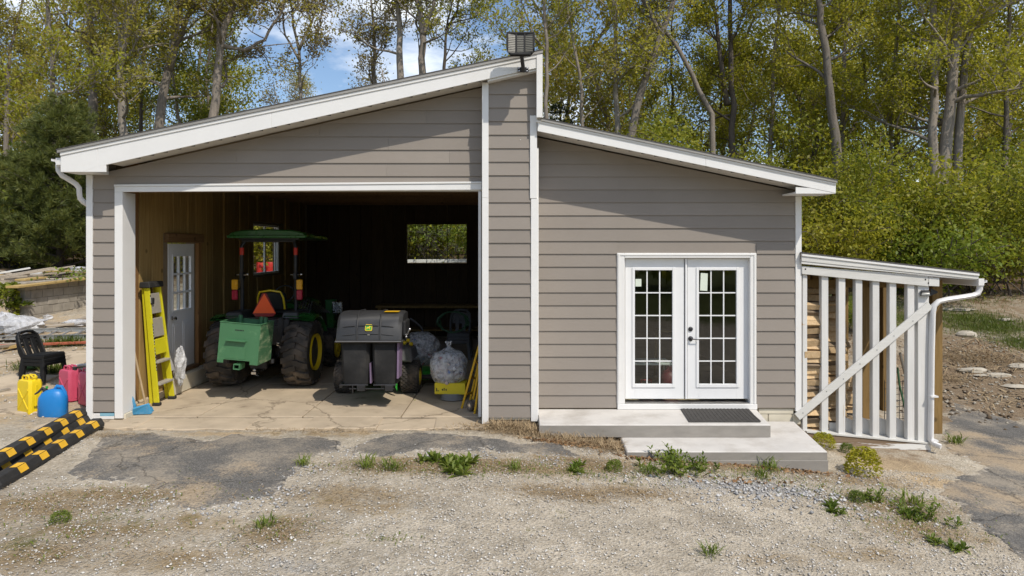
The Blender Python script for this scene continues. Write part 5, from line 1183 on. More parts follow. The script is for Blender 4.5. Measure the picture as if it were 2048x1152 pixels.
# ------------------------------------------------------------------ lean-to wood shed
SHY = .24
def shed():
    X = lambda u, y: (u-U0)*(y+SHY+D)/F
    Z = lambda v, y: HC-(v-V0)*(y+SHY+D)/F
    W = lambda u, v, y: Vector((X(u, y), y, Z(v, y)))
    t = thing('wood_shed', 'open lean-to wood shed of white posts with a diagonal brace and sloping roof', 'shed', (0, SHY, 0))
    P = lambda u, v, y=0.0: W(u, v, y)
    def pr(name, mat, pts, y0, y1, bevel=.004): return MB().prism([(X(u, y0), Z(v, y0)) for u, v in pts], y0, y1).build(name, mat, t, bevel=bevel)
    # roof: slopes down to the right
    a, b2 = P(1602, 505, -.12), P(1957, 545, -.12); th = lambda x: a.z+(x-a.x)*(b2.z-a.z)/(b2.x-a.x)
    x0, x1 = a.x+.006, b2.x
    MB().prism([(x0, th(x0)-.012), (x1, th(x1)-.012), (x1, th(x1)+.006), (x0, th(x0)+.006)], -.15, 4.4).build('roof_shingles', M['shingle'], t)
    MB().prism([(x0, th(x0)-.09), (x1-.02, th(x1)-.09), (x1-.02, th(x1)-.013), (x0, th(x0)-.013)], -.105, 4.38).build('roof_deck', M['oldwood'], t)
    MB().prism([(x0, th(x0)-.05), (x1, th(x1)-.05), (x1, th(x1)-.013), (x0, th(x0)-.013)], -.145, -.106).build('rake_strip', M['white'], t, bevel=.003)
    MB().prism([(x0, th(x0)-.125), (x1-.003, th(x1)-.10), (x1-.003, th(x1)-.051), (x0, th(x0)-.051)], -.128, -.106).build('rake_board', M['whitewood_x'], t, bevel=.003)
    MB().prism([(x0, th(x0)-.165), (x1-.01, th(x1)-.115), (x1-.01, th(x1)-.101), (x0, th(x0)-.126)], -.118, -.09).build('rake_board', M['whitewood_x'], t, bevel=.003)
    # beam in two lengths
    pr('beam', M['whitewood_x'], [(1604, 548), (1857, 573), (1857, 553), (1604, 532)], -.088, -.052); pr('beam', M['whitewood_x'], [(1857.6, 572), (1879, 573), (1879, 556), (1857.6, 554)], -.088, -.052)
    for u, v in ((1611, 534), (1851, 555), (1857, 562)): MB().blob(P(u, v+4, -.09), .012, .006, .012, 8, 5).build('bolt', M['metal'], t)
    sill = lambda u: 862+(u-1610)*(887-862)/(1858-1610); beamb = lambda u: 548+(u-1604)*25/253
    for u, w in ((1610, 9), (1650, 13.5), (1684, 13.5), (1718, 13.5), (1752, 13.5), (1786, 13.5), (1822, 14)):
        pr('post', M['whitewood'], [(u-w/2, sill(u)+1), (u+w/2, sill(u)+1), (u+w/2, beamb(u)-8), (u-w/2, beamb(u)-8)], -.05, .045)
    pr('post', M['whitewood'], [(1836, 888), (1858, 889), (1858, 571), (1836, 569)], -.05, .09)
    pr('post', M['whitewood'], [(1829.5, 884), (1835.5, 885), (1835.5, 569), (1829.5, 568)], .0, .09)
    MB().bar(P(1594, 834, -.075), P(1860, 610, -.075), .036, .115, (0, 0, 1)).build('brace', M['whitewood_x'], t, bevel=.004)
    nl = MB()
    for u, v in ((1606, 826), (1653, 783), (1687, 758), (1720, 728), (1754, 700), (1788, 672), (1826, 642)): nl.blob(P(u, v, -.096), .007, .004, .007, 6, 4)
    nl.build('nail_heads', M['metal'], t)
    # sill and curb, white low boards behind the posts
    MB().prism([(X(1612, -.06), Z(864, -.06)), (X(1860, -.06), Z(887, -.06)), (X(1860, -.06), Z(884, -.06)), (X(1612, -.06), Z(861, -.06))], -.10, .1).build('sill_plate', M['whitewood_x'], t)
    MB().prism([(X(1612, -.06), Z(886, -.06)), (X(1860, -.06), Z(905, -.06)), (X(1860, -.06), Z(887.5, -.06)), (X(1612, -.06), Z(864.5, -.06))], -.085, -.045).build('sill_board', M['wornsill'], t, bevel=.005)
    MB().prism([(X(1690, -.02), Z(903, -.02)), (X(1866, -.02), Z(912, -.02)), (X(1866, -.02), Z(905.5, -.02)), (X(1690, -.02), Z(893, -.02))], -.07, .06).build('curb', M['step'], t, bevel=.01)
    for u0, u1 in ((1691, 1712), (1724, 1746), (1759, 1780), (1793, 1809)): pr('kick_board', M['whitewood'], [(u0, 876), (u1, 879), (u1, 843), (u0, 835)], .11, .13)
    pr('kick_board', M['whitewood'], [(1659, 866), (1676, 868), (1676, 846), (1659, 845)], .11, .13)
    # brown posts behind
    def bp(u0, u1, v0, v1, y, d=.09): MB().box(X(u0, y), X(u1, y), y, y+d, Z(v1, y), Z(v0, y)).build('rear_post', M['pt'], t, bevel=.006)
    bp(1668, 1677, 550, 850, 1.5); bp(1725, 1744, 555, 838, 1.9, .14); bp(1766, 1779, 560, 824, 2.6, .14); bp(1625, 1645, 545, 606, 2.8, .12); bp(1636, 1643, 600, 845, .6, .06)
    bp(1865, 1885.5, 560, 868, .45, .14); bp(1690, 1697, 556, 835, 3.6, .1)
    MB().box(4.2, 6.2, 4.0, 4.06, 1.75, 1.95).build('rear_beam', M['pt'], t)
    MB().box(4.2, 6.15, .45, .5, 1.86, 1.98).build('cross_beam', M['pt'], t)
    # gutter, downspout
    gutter_prof(Matrix.Translation(P(1956, 572, -.13)) @ Matrix.Scale(-1, 4, (1, 0, 0)), 4.5, 'gutter', t, .135)
    MB().box(X(1957, -.14), X(1968, -.14), -.145, -.131, Z(571, -.14), Z(557, -.14)).build('gutter_end', M['pvc'], t)
    spout([P(1959, 566, -.08), P(1959, 578, -.08), P(1955, 587, -.08), P(1945, 591, -.08), P(1920, 595, -.08), P(1893, 599, -.08), P(1877, 603, -.08), P(1868, 611, -.08), P(1865, 625, -.08), P(1863, 700, -.08), P(1861, 868, -.08), P(1861, 880, -.09), P(1866, 887, -.12), P(1882, 894, -.2)], 'downspout', t, .052)
    for v in (790, 878): MB().box(X(1857, -.08), X(1871, -.08), -.155, -.02, Z(v+3, -.08), Z(v, -.08)).build('strap', M['pvc'], t)
    # two small dark solar lights on the corner post
    l = MB(); l.hexa([W(1840, 592, -.12), W(1862, 592, -.12), W(1860, 590, -.052), W(1840, 590, -.052), W(1842, 581, -.12), W(1860, 583, -.12), W(1858, 580, -.052), W(1842, 580, -.052)]); s = tag(l.build('solar_light', M['metal'], bevel=.004), 'small dark wedge light on the front of the shed corner post', 'light'); s.location.y = SHY
    MB().hexa([W(1843, 590.5, -.124), W(1860, 590.8, -.124), W(1860, 590, -.1205), W(1843, 590, -.1205), W(1844, 586, -.124), W(1859, 587, -.124), W(1859, 586, -.1205), W(1844, 586, -.1205)]).build('light_face', M['alu'], s)
    l = MB(); l.hexa([W(1861, 592, .1), W(1875, 586, .1), W(1875, 586, .2), W(1861, 590, .2), W(1861, 576, .1), W(1876, 583, .1), W(1876, 583, .2), W(1861, 577, .2)]); tag(l.build('solar_light', M['metal'], bevel=.004), 'small dark wedge light behind the top of the shed downspout', 'light').location.y = SHY
shed()
def firewood():
    rnd = random.Random(12); n = 0
    lab = 'split firewood log in the pile stacked inside the white slatted shed'
    protos = []
    for k in range(6):
        m = MB(); a0 = rnd.uniform(0, 6); nn = rnd.choice([3, 4, 4, 5]); ring = [(rnd.uniform(.85, 1.1)*math.cos(a0+2*math.pi*i/nn), rnd.uniform(.62, .85)*math.sin(a0+2*math.pi*i/nn)) for i in range(nn)]
        m.prism([(x*.078, z*.078) for x, z in ring], -.2, .2)
        m.v = [(y*1.0, x, z) for x, y, z in m.v]
        protos.append(m.mesh('firewood_log', M['fire'] if k else M['fire_bark']))
    def row(x0, x1, y0, z0, z1):
        z = z0
        while z < z1:
            x = x0+rnd.uniform(-.02, .02)
            while x < x1:
                o = mobj('firewood_log', rnd.choice(protos)); o.location = (x+.13, y0+rnd.uniform(-.05, .05), z+.04); o.rotation_euler = (rnd.uniform(-.5, .5), rnd.uniform(-.07, .07), rnd.uniform(-.15, .15)); o.scale = (rnd.uniform(.75, 1.0), rnd.uniform(.9, 1.2), rnd.uniform(.85, 1.15)); tag(o, lab, 'firewood log', 'firewood stacked in the shed'); x += .34
            z += rnd.uniform(.078, .098)
    row(X(1606, .3), X(1640, .3), .3, -.30, 1.66)
    row(X(1606, .75), X(1655, .75), .75, -.30, 1.75)
    row(X(1655, 1.5), X(1668, 1.5), 1.5, -.35, 1.2)
    row(X(1685, 2.0), X(1712, 2.0), 2.2, -.42, .25)
firewood()
def bar_thing(name, label, cat, a, b2, r, mat):
    t = MB().tube([a, b2], r, 8).build(name, mat, None, smooth=True); tag(t, label, cat); return t
bar_thing('metal_pole', 'grey metal pole leaning inside the shed between the right posts', 'pole', W(1800, 706, 1.0), W(1813, 760, 1.1), .022, M['alu'])
t = MB().tube([W(1795, 735, .9), W(1799, 770, .9), W(1806, 800, .85), W(1813, 830, .8), W(1817, 855, .8)], .016, 8).build('green_stake', M['hose'], None, smooth=True); tag(t, 'thin dark green stake leaning inside the shed beside the right posts', 'stake')
t = thing('wire_fence_roll', 'rusty roll of wire mesh lying in the shed behind the right posts', 'wire roll', W(1800, 800, 1.2))
m = MB()
for i in range(9): m.tube([(-.25+i*.06, 0, -.45), (-.20+i*.06, .1, .3)], .006, 4)
for i in range(8): m.tube([(-.25, 0, -.42+i*.1), (.28, .05, -.40+i*.1)], .005, 4)
m.build('wire_mesh', M['metal'], t)

# ------------------------------------------------------------------ left yard: cans, chairs, curbs, ladder, block wall, lumber
def jerry(loc, rz, mat, label, w=.17, l=.34, h=.47):
    t = thing('fuel_can', label, 'fuel can', loc, rz)
    b = MB(); sec = []
    c = .035
    def ring(hw, hl, z, cc): return [(-hw+cc, -hl, z), (hw-cc, -hl, z), (hw, -hl+cc, z), (hw, hl-cc, z), (hw-cc, hl, z), (-hw+cc, hl, z), (-hw, hl-cc, z), (-hw, -hl+cc, z)]
    zs = [(0, .94), (.02, 1), (h*.80, 1), (h*.88, .93), (h*.90, .80)]
    for z, k in zs: b.v += ring(w/2*k, l/2*(1 if z < h*.82 else k*.98), z, c)
    for i in range(len(zs)-1):
        for j in range(8): b.f.append((i*8+j, i*8+(j+1) % 8, (i+1)*8+(j+1) % 8, (i+1)*8+j))
    b.f.append(tuple(range(7, -1, -1))); b.f.append(tuple((len(zs)-1)*8+j for j in range(8)))
    b.build('can_body', mat, t, smooth=True, ang=30)
    for s in (-1, 1):
        for x in (-.028, .028): MB().box(x-.012, x+.012, -.02, .02, 0, 1).mesh if False else None
        p = MB(); x = s*(w/2+.001)
        p.bar((x, -l*.36, h*.13), (x, l*.36, h*.66), .03, .012, (1, 0, 0)); p.bar((x, l*.36, h*.13), (x, -l*.36, h*.66), .03, .012, (1, 0, 0)); p.build('side_rib', mat, t, bevel=.004)
        q = MB(); y = s*(l/2+.001); q.box(-.018, .018, y-.006, y+.006, h*.06, h*.78); q.build('end_rib', mat, t, bevel=.004)
    for x in (-.05, 0, .05): MB().tube([(x, -l*.20, h*.895), (x, -l*.20, h*.97), (x, -l*.12, h), (x, l*.22, h), (x, l*.27, h*.96), (x, l*.27, h*.89)], .013, 7).build('handle', mat, t, smooth=True)
    MB().lathe([(.03, h*.88), (.03, h*.95), (.036, h*.95), (.036, h*.985), (0, h*.99)], 12, TR(0, -l*.36, 0)).build('cap', M['plastic'] if mat is not M['canyellow'] else mat, t, smooth=True)
    return t
jerry((-7.37, .38, .0), R(66), M['canyellow'], 'bright yellow jerry can standing left of the blue jug', .20, .33, .56)
jerry((-6.78, .88, .02), R(55), M['canred'], 'tall faded red jerry can next to the corner of the garage', .22, .34, .56)
jerry((-7.22, 1.10, .04), R(60), M['canred'], 'pale red jerry can behind the blue jug', .22, .34, .54)
def bluejug():
    t = thing('water_jug', 'blue plastic jug with black spout standing in front of the red cans', 'jug', (-6.90, .20, -.01), R(10)); t.scale = (.88, .88, .95)
    b = MB(); n = 14
    zs = [(0, .90, .9), (.03, 1, 1), (.22, 1.0, 1), (.30, .97, .95), (.37, .80, .82), (.41, .55, .62), (.425, .3, .4)]
    for z, kx, ky in zs:
        for j in range(n):
            a = 2*math.pi*j/n; ca, sa = math.cos(a), math.sin(a); q = (abs(ca)**3.2+abs(sa)**3.2)**(-1/3.2); b.v.append((.215*kx*q*ca+(.05*(1-kx)), .135*ky*q*sa, z))
    for i in range(len(zs)-1):
        for j in range(n): b.f.append((i*n+j, i*n+(j+1) % n, (i+1)*n+(j+1) % n, (i+1)*n+j))
    b.f.append(tuple(range(n-1, -1, -1))); b.f.append(tuple((len(zs)-1)*n+j for j in range(n)))
    b.build('jug_body', M['canblue'], t, smooth=True, ang=50)
    MB().tube([(.02, 0, .40), (.06, 0, .465), (.13, 0, .455), (.185, 0, .36), (.195, 0, .27)], [.03, .03, .03, .028, .02], 8).build('handle', M['canblue'], t, smooth=True)
    MB().lathe([(.036, 0), (.04, .05), (.03, .06), (0, .06)], 12, TR(-.11, 0, .375, ry=R(-18))).build('collar', M['plastic'], t, smooth=True)
    MB().tube([(-.125, 0, .42), (-.155, -.01, .45), (-.215, -.02, .385), (-.265, -.03, .355)], [.022, .022, .016, .012], 8).build('spout', M['plastic'], t, smooth=True)
    MB().lathe([(.02, 0), (.02, .03), (0, .032)], 10, TR(-.09, -.01, .44)).build('spout_cap', M['bright_green'], t)
bluejug()
ch_ = resin_chair((-8.30, 2.05, tz(-8.30, 2.05)), R(-12), 3, 'stack of black plastic chairs standing behind the fuel cans', M['black']); ch_.scale = (.92, .92, .82)
def curbs():
    spec = [  # right end (x, y, z), left/near end, label
        ((-5.86, -.40, .03), (-5.38, -3.0, .03), 'lowest black rubber parking curb with yellow blocks, nearest the gravel'),
        ((-6.12, -.28, .04), (-5.66, -2.9, .03), 'black rubber parking curb with yellow blocks half hidden between the other two'),
        ((-6.20, -.24, .13), (-5.60, -2.9, .15), 'topmost black rubber parking curb with yellow blocks lying on the stack')]
    for (a, b2, lab) in spec:
        a = Vector(a); b2 = Vector(b2); t = thing('parking_curb', lab, 'parking curb', a, 0, 'stacked parking curbs'); t.scale = (.95, 1, .86); L = (b2-a).length
        d = (b2-a).normalized(); X_ = Vector((d.y, -d.x, 0)).normalized(); X_ = -X_ if X_.x < 0 else X_; Z_ = Vector((0, 0, 1))
        sec = [(-.10, -.02), (.10, -.02), (.098, .03), (.058, .11), (-.058, .11), (-.098, .03)]
        m = MB(); ks = [(0, .55), (.06, 1), (L-.06, 1), (L, .6)]
        for s_, k in ks:
            for x, z in sec: p = d*s_+X_*x*k+Z_*(z*k if z > 0 else z); m.v.append(tuple(p))
        for i in range(3):
            for j in range(6): m.f.append((i*6+j, i*6+(j+1) % 6, (i+1)*6+(j+1) % 6, (i+1)*6+j))
        m.f.append(tuple(range(6))); m.f.append(tuple(18+j for j in range(5, -1, -1)))
        m.build('curb_body', M['rubber'], t, bevel=.006)
        s_ = .22
        while s_ < L-.2:
            q = MB(); e = .003
            for (xa, za), (xb, zb_) in (((.0985+e, .033), (.059+e, .108)),):
                q.add([d*s_+X_*xa+Z_*za, d*(s_+.17)+X_*xa+Z_*za, d*(s_+.17)+X_*xb+Z_*zb_, d*s_+X_*xb+Z_*zb_], [(0, 1, 2, 3)])
            q.add([d*s_+X_*.058+Z_*(.1105+e), d*(s_+.17)+X_*.058+Z_*(.1105+e), d*(s_+.17)+X_*-.02+Z_*(.1105+e), d*s_+X_*-.02+Z_*(.1105+e)], [(0, 1, 2, 3)]); q.build('yellow_block', M['yellow_mark'], t); s_ += .46
curbs()
def yard():
    rnd = random.Random(21)
    t = thing('extension_ladder', 'long aluminium extension ladder lying on the ground behind the chairs', 'ladder'); 
    a, b2 = W(-60, 712, 4.7), W(186, 664, 4.9)
    a.z = tz(a.x, a.y)+.08; b2.z = tz(b2.x, b2.y)+.12
    t.location = a; d = b2-a; up = Vector((0, -.45, .9)).normalized(); side = d.normalized().cross(up)
    for k in (0, 1):
        off = up*0+Vector((0, .42*k, .10*k)); r = MB(); r.bar(off, d+off, .03, .085, (0, 0, 1)); r.bar(off+Vector((0, -.02, .04)), d+off+Vector((0, -.02, .04)), .04, .012); r.bar(off+Vector((0, -.02, -.04)), d+off+Vector((0, -.02, -.04)), .04, .012); r.build('rail', M['alu'], t, bevel=.002)
    for i in range(9): p = d*((i+.5)/9); MB().tube([p+Vector((0, -.03, 0)), p+Vector((0, .45, .10))], .018, 8).build('rung', M['alu'], t, smooth=True); MB().tube([p+Vector((0, -.045, 0)), p+Vector((0, -.015, 0))], .022, 8).build('rung_plug', M['metal'], t)
    a, b2 = W(-30, 733, 4.2), W(186, 684, 4.5); a.z = tz(a.x, a.y)+.07; b2.z = tz(b2.x, b2.y)+.07
    rr = MB().bar(a, b2, .10, .05); tag(rr.build('painted_rail', pmat('faded_orange_paint', (.38, .10, .05), .6, .2, 6), bevel=.006), 'faded orange rail lying on the ground below the aluminium ladder', 'rail')
    # block wall running back from the yard: courses of block
    w = thing('block_wall', 'low grey concrete block retaining wall left of the garage', 'wall')
    y0, y1, x = 6.5, 12.2, -11.8
    for c in range(5):
        z = .62+c*.203; y = y0+(.2 if c % 2 else 0)-.0
        first = True
        while y < y1:
            l = .39 if not (first and c % 2) else .39
            MB().box(x-.19, x+rnd.uniform(-.006, .006), y+.004, y+l-.004, z+.004, z+.197).build('block', M['block'], w, bevel=.006); y += .40; first = False
    MB().box(x-.18, x-.012, y0+.01, y1, .5, .62+5*.203-.01).build('mortar_joints', M['mortar'], w)
    w2 = thing('block_wall', 'short stub of grey block wall beside the ivy at the far left', 'wall')
    for c in range(4):
        for k in range(2): MB().box(-12.95-.4*k-.392, -12.95-.4*k, 6.42, 6.61, .60+c*.203+.004, .60+c*.203+.197).build('block', M['block'], w2, bevel=.006)
    w3 = thing('low_wall', 'low weathered block wall in the distance under the pine', 'wall', (-26, 22, 1.4))
    for c in range(4):
        for k in range(26): MB().box(-2+k*.41, -2+k*.41+.40, -.1+rnd.uniform(0, .01), .1, -.2+c*.21, -.2+c*.21+.2).build('block', M['block'], w3)
    # boards
    def plank(a, b2, w_, h, mat, label, tilt=0):
        o = MB().bar(a, b2, w_, h, (0, math.sin(tilt), math.cos(tilt))).build('board', mat, None, bevel=.004); tag(o, label, 'board', 'old boards lying in the yard'); return o
    def gp(u, v, lift=.03):
        g = G(u, v); g.z += lift; return g
    top = .62+5*.203
    o = MB().bar((-11.75, 6.0, top-.09), (-11.72, 11.6, top+.06), .30, .05).build('board', M['yellowwood'], None, bevel=.005); tag(o, 'long yellowish board lying along the top of the block wall', 'board', 'old boards lying in the yard')
    mats = [M['oldwood'], M['oldwood'], M['yellowwood'], M['whitewood_x']]
    k = 0
    specs = [(-20, 556, 110, 535, .22, 0, 'longest grey board on the terrace, running in from the left edge'), (20, 552, 150, 532, .18, 0, 'narrow long grey board in the middle of the terrace lumber'), (100, 543, 150, 541, .45, 2, 'short yellow board on the terrace near the garage corner'), (40, 560, 85, 555, .3, 2, 'yellow offcut board on the terrace above the ivy'),
             (70, 547, 108, 541, .28, 3, 'white board lying among the lumber on the terrace'), (-10, 548, 60, 536, .25, 3, 'white board at the far left of the lumber on the terrace'), (60, 565, 120, 552, .3, 0, 'wide grey board nearest the block wall top on the terrace'), (0, 566, 55, 560, .25, 0, 'grey board on the terrace above the ivy gap'), (120, 550, 178, 540, .25, 0, 'grey board on the terrace close to the garage corner trim')]
    for (u0, v0, u1, v1, w_, mi, lab) in specs:
        a, b2 = W(u0, v0, 8.5+rnd.uniform(0, 3)), None
        ya = a.y; b2 = W(u1, v1, ya+rnd.uniform(.3, 1.2)); b2.z = max(b2.z, tz(b2.x, b2.y)+.04); a.z = max(a.z, tz(a.x, a.y)+.04)
        plank(a, b2, w_, .045, mats[mi], lab)
    for (u0, v0, u1, v1, w_, mi, lab) in [(-20, 672, 45, 668, .30, 2, 'tan board on the ground below the white plastic heap'), (-20, 684, 50, 680, .25, 0, 'wide grey board on the ground left of the chairs'), (90, 660, 180, 646, .12, 3, 'pale strip lying below the block wall'), (110, 655, 180, 638, .16, 0, 'grey strip lying at the foot of the block wall'), (-10, 700, 40, 694, .12, 0, 'narrow grey board on the ground left of the chairs, below the wider one'), (135, 737, 180, 734, .10, 3, 'pale strip on the ground right of the chairs'), (-10, 790, 20, 784, .08, 1, 'grey stick of wood at the left edge by the yellow can')]:
        a, b2 = gp(u0, v0, .05), gp(u1, v1, .05); plank(a, b2, w_, .035, mats[mi], lab)
    # scrap wood scattered over the yard
    base = [MB().box(-l/2, l/2, -w/2, w/2, 0, h).mesh('wood_offcut', m) for l, w, h, m in ((.7, .09, .04, M['oldwood']), (1.1, .14, .03, M['oldwood']), (.5, .12, .05, M['yellowwood']), (1.5, .07, .05, M['oldwood']), (.8, .2, .02, M['oldwood']))]
    for i in range(34):
        x, y = (rnd.uniform(-13.5, -9.0), rnd.uniform(3.6, 6.6)) if i < 18 else (rnd.uniform(-18, -12.4), rnd.uniform(7.5, 13))
        o = mobj('wood_offcut', rnd.choice(base)); o.location = (x, y, tz(x, y)+rnd.uniform(.02, .10)); o.rotation_euler = (rnd.uniform(-.15, .15), rnd.uniform(-.1, .1), rnd.gauss(.15, .5)); tag(o, 'scrap wood offcut scattered in the yard left of the garage', 'wood offcut', 'scrap wood in the left yard')
    # plastic heaps
    for (u, v, rx, rz, lab, sd) in ((42, 668, .55, .30, 'large crumpled heap of clear plastic sheeting behind the chairs', 1), (2, 668, .42, .36, 'white plastic sack at the left edge behind the chairs', 2), (155, 652, .35, .12, 'flat crumple of white plastic at the foot of the block wall', 3)):
        g = G(u, v); t = thing('plastic_heap', lab, 'plastic sheet', g); r2 = random.Random(sd)
        MB().blob((0, 0, rz*.6), rx, rx*.6, rz*.7, 14, 9, .22, r2).build('sheet', M['whitefilm'], t)
    for (u, v, w_, lab) in ((160, 541, .3, 'small white plastic scrap on the terrace near the garage corner'), (95, 638, .12, 'small white scrap at the foot of the block wall')):
        g = W(u, v, 9.0) if v < 600 else G(u, v); t = thing('plastic_scrap', lab, 'plastic scrap', g); MB().blob((0, 0, .04), w_, w_*.5, .07, 8, 6, .25, random.Random(4)).build('sheet', M['whitefilm'], t)
    g = G(48, 742); t = thing('green_bucket', 'small green bucket tipped beside the aluminium ladder', 'bucket', g); MB().lathe([(.10, 0), (.12, .2), (.125, .2), (.11, .01), (0, .01)], 14, TR(0, 0, .12, ry=R(75))).build('pail', M['hose'], t, smooth=True)
    # red gas cans beyond the left window, built as small ribbed drums
    for k, (u, lab) in enumerate(((523, 'red gas can seen through the left pane of the side window'), (541, 'red gas can seen through the right pane of the side window'))):
        y = 13.2; t = thing('red_gas_can', lab, 'gas can', (X(u, y), y, tz(X(u, y), y))); MB().lathe([(0, 0), (.15, 0), (.16, .02), (.16, .2), (.168, .21), (.16, .22), (.16, .42), (.168, .43), (.16, .44), (.16, .58), (.15, .6), (0, .6)], 20).build('gas_can_body', M['red'], t, smooth=True)
    g = Vector((X(870, 14.5), 14.5, tz(-2, 14.5))); o = MB().bar((X(780, 14.5), 14.5, Z(523, 14.5)), (X(980, 14.5), 14.6, Z(521, 14.5)), .25, .12).build('white_beam', M['whitewood_x'], None, bevel=.01); tag(o, 'long white beam lying outside beyond the rear window', 'beam')
yard()
# rocks on the right bank
def rocks():
    rnd = random.Random(31)
    for (u, v, rx, ry, rz, lab) in ((1925, 768, 0, 0, 0, None), (1985, 752, .42, .10, .05, 'long pale flat stone in the dirt right of the shed'), (1945, 742, .40, .16, .06, 'broad pale flat stone beside the dirt bank right of the shed'), (2030, 775, .25, .12, .05, 'small pale stone beside the long flat one'), (2040, 735, .3, .14, .07, 'pale stone at the right edge of the dirt bank'), (1935, 672, .26, .14, .10, 'pale boulder lying in the grass right of the shed'), (2010, 642, .2, .1, .06, 'small pale stone in the upper grass at the right'), (1910, 620, .5, .2, .05, 'flat pale stone at the top of the grass bank')):
        if not lab: continue
        g = G(u, v); m = MB().blob((0, 0, 0), rx, ry, rz, 10, 6, .22, rnd); o = m.build('field_stone', M['rock'], None, smooth=True, ang=30); o.location = g+Vector((0, 0, rz*.35)); o.rotation_euler = (0, 0, rnd.uniform(-.4, .4)); tag(o, lab, 'stone')
rocks()
# ------------------------------------------------------------------ vegetation
RG = np.random.default_rng(77)
def unit(v): return v/np.maximum(np.linalg.norm(v, axis=-1, keepdims=True), 1e-9)
def leaf_quads(c, smin, smax, rng, asp=.5, up=.5):
    n = len(c); nrm = unit(rng.normal(0, 1, (n, 3))+np.array([.15, -.35, up])); a = unit(np.cross(nrm, rng.normal(0, 1, (n, 3)))); b = np.cross(nrm, a)
    s = rng.uniform(smin, smax, (n, 1))*.5; fold = nrm*s*.25
    q = np.stack([c-a*s, c+b*s*asp+fold, c+a*s, c-b*s*asp+fold], 1)
    return q.reshape(-1, 3)
class Tree:
    def __init__(s, seed): s.r = random.Random(seed); s.g = np.random.default_rng(seed); s.w = MB(); s.c = []
    def limb(s, p, d, L, r, lvl, leaf, dens, up=.25, wob=.22, n=5, sides=5):
        pts = [p.copy()]; dd = d.normalized()
        for i in range(n):
            dd = (dd+Vector((s.r.gauss(0, wob), s.r.gauss(0, wob), s.r.gauss(0, wob)+up*.35))).normalized(); pts.append(pts[-1]+dd*(L/n))
        rs = [max(.011, r*(1-.85*i/n)) for i in range(n+1)]
        s.w.tube(pts, rs, sides, cap=False)
        if lvl == 0 or L < .7:
            k = max(1, int(dens*L*1.35)); t = s.g.uniform(.15, 1.05, k); P = np.array([tuple(q) for q in pts]); idx = np.clip(t*n, 0, n-1e-6).astype(int); f = (t*n-idx)[:, None]
            s.c.append(P[idx]*(1-f)+P[np.minimum(idx+1, n)]*f+s.g.normal(0, leaf, (k, 3))); return pts
        for k in range(s.r.choice([4, 5, 6])):
            i = s.r.uniform(.3, 1.0)*n; j = min(int(i), n-1); q = pts[j].lerp(pts[j+1], i-j)
            a = s.r.uniform(0, 6.28); base = (pts[j+1]-pts[j]).normalized(); side = Vector((math.cos(a), math.sin(a), .25))
            s.limb(q, base*.55+side*.75, L*s.r.uniform(.35, .6), rs[j]*.55, lvl-1, leaf, dens, up, wob, max(3, n-1), 4)
        k = int(dens*L*.35); t = s.g.uniform(.6, 1.05, k); P = np.array([tuple(q) for q in pts]); idx = np.clip(t*n, 0, n-1e-6).astype(int); f = (t*n-idx)[:, None]
        s.c.append(P[idx]*(1-f)+P[np.minimum(idx+1, n)]*f+s.g.normal(0, leaf, (k, 3)))
        return pts
    def trunk(s, pts, r0, r1, nb, t0, L, leaf=.35, dens=22, lvl=1, up=.25, elev=(.15, .9), sides=8):
        n = len(pts); P = [pts[0]]
        for i in range(n-1):                     # a little waviness between the given points
            for k in (1, 2, 3): q = pts[i].lerp(pts[i+1], k/3); P.append(q+(Vector((s.r.gauss(0, .04), s.r.gauss(0, .04), 0)) if k < 3 else Vector()))
        m = len(P); rs = [r0+(r1-r0)*(i/(m-1)) for i in range(m)]; rs[0] *= 1.35
        s.w.tube(P, rs, sides, cap=True)
        for k in range(nb):
            t = t0+(1-t0)*(k+s.r.random())/nb; i = t*(m-1); j = min(int(i), m-2); q = P[j].lerp(P[j+1], i-j); a = s.r.uniform(0, 6.28)
            d = Vector((math.cos(a), math.sin(a), s.r.uniform(*elev)))
            s.limb(q, d, L*(1-.45*t)*s.r.uniform(.6, 1.25), rs[j]*.45, lvl, leaf, dens, up)
        return P
    def finish(s, name, label, cat, loc, bark, leafm, smin=.12, smax=.22, group=None, kind_=None, up=.5, asp=.5):
        t = thing(name, label, cat, loc, 0, group)
        if s.w.v: mobj('trunk', s.w.mesh('trunk', bark, True, 180), t)
        c = np.concatenate(s.c) if s.c else np.zeros((0, 3))
        if len(c): mobj('crown', npmesh('crown', leaf_quads(c, smin, smax, s.g, asp, up), 4, leafm), t)
        return t
def trunk_tree(seed, y, paths, label, bark='bark', leaf='leaf', nb=18, t0=.25, L=3.4, dens=26, lf=.17, top=15, lvl=2, name='tree'):
    """a tree of the wood whose trunk and forks follow the photograph; paths: list of ([(u, v)...], base radius)"""
    T = Tree(seed); u0, v0 = paths[0][0][0]; x0 = X(u0, y); base = Vector((x0, y, tz(x0, y)-.1))
    for k, (pv, r) in enumerate(paths):
        pts = [W(u, v, y+(.0 if k == 0 else .25*k*i/len(pv)))-base for i, (u, v) in enumerate(pv)]
        if k == 0 or pv[0][1] > 285: pts = [Vector((pts[0].x*.6-.10*(pts[1].x-pts[0].x), 0, 0))]+pts
        d = (pts[-1]-pts[-2]).normalized(); end = pts[-1]; h = top-(end.z+base.z)
        if h > 0:
            for q in (1, 2): end = end+Vector((d.x*.6+T.r.gauss(0, .1), T.r.gauss(0, .1), 1)).normalized()*h/2; pts.append(end)
        T.trunk(pts, r, r*.28, nb if k == 0 else int(nb*.7), t0 if k == 0 else .15, L, lf, dens*.62, lvl)
    return T.finish(name, label, 'tree', base, M[bark], M[leaf], .10, .20)
trunk_tree(1, 24, [([(186, 215), (184, 110), (180, 0)], .24)], 'thick grey trunked tree rising behind the pine at the left', 'bark', 'leaf_olive')
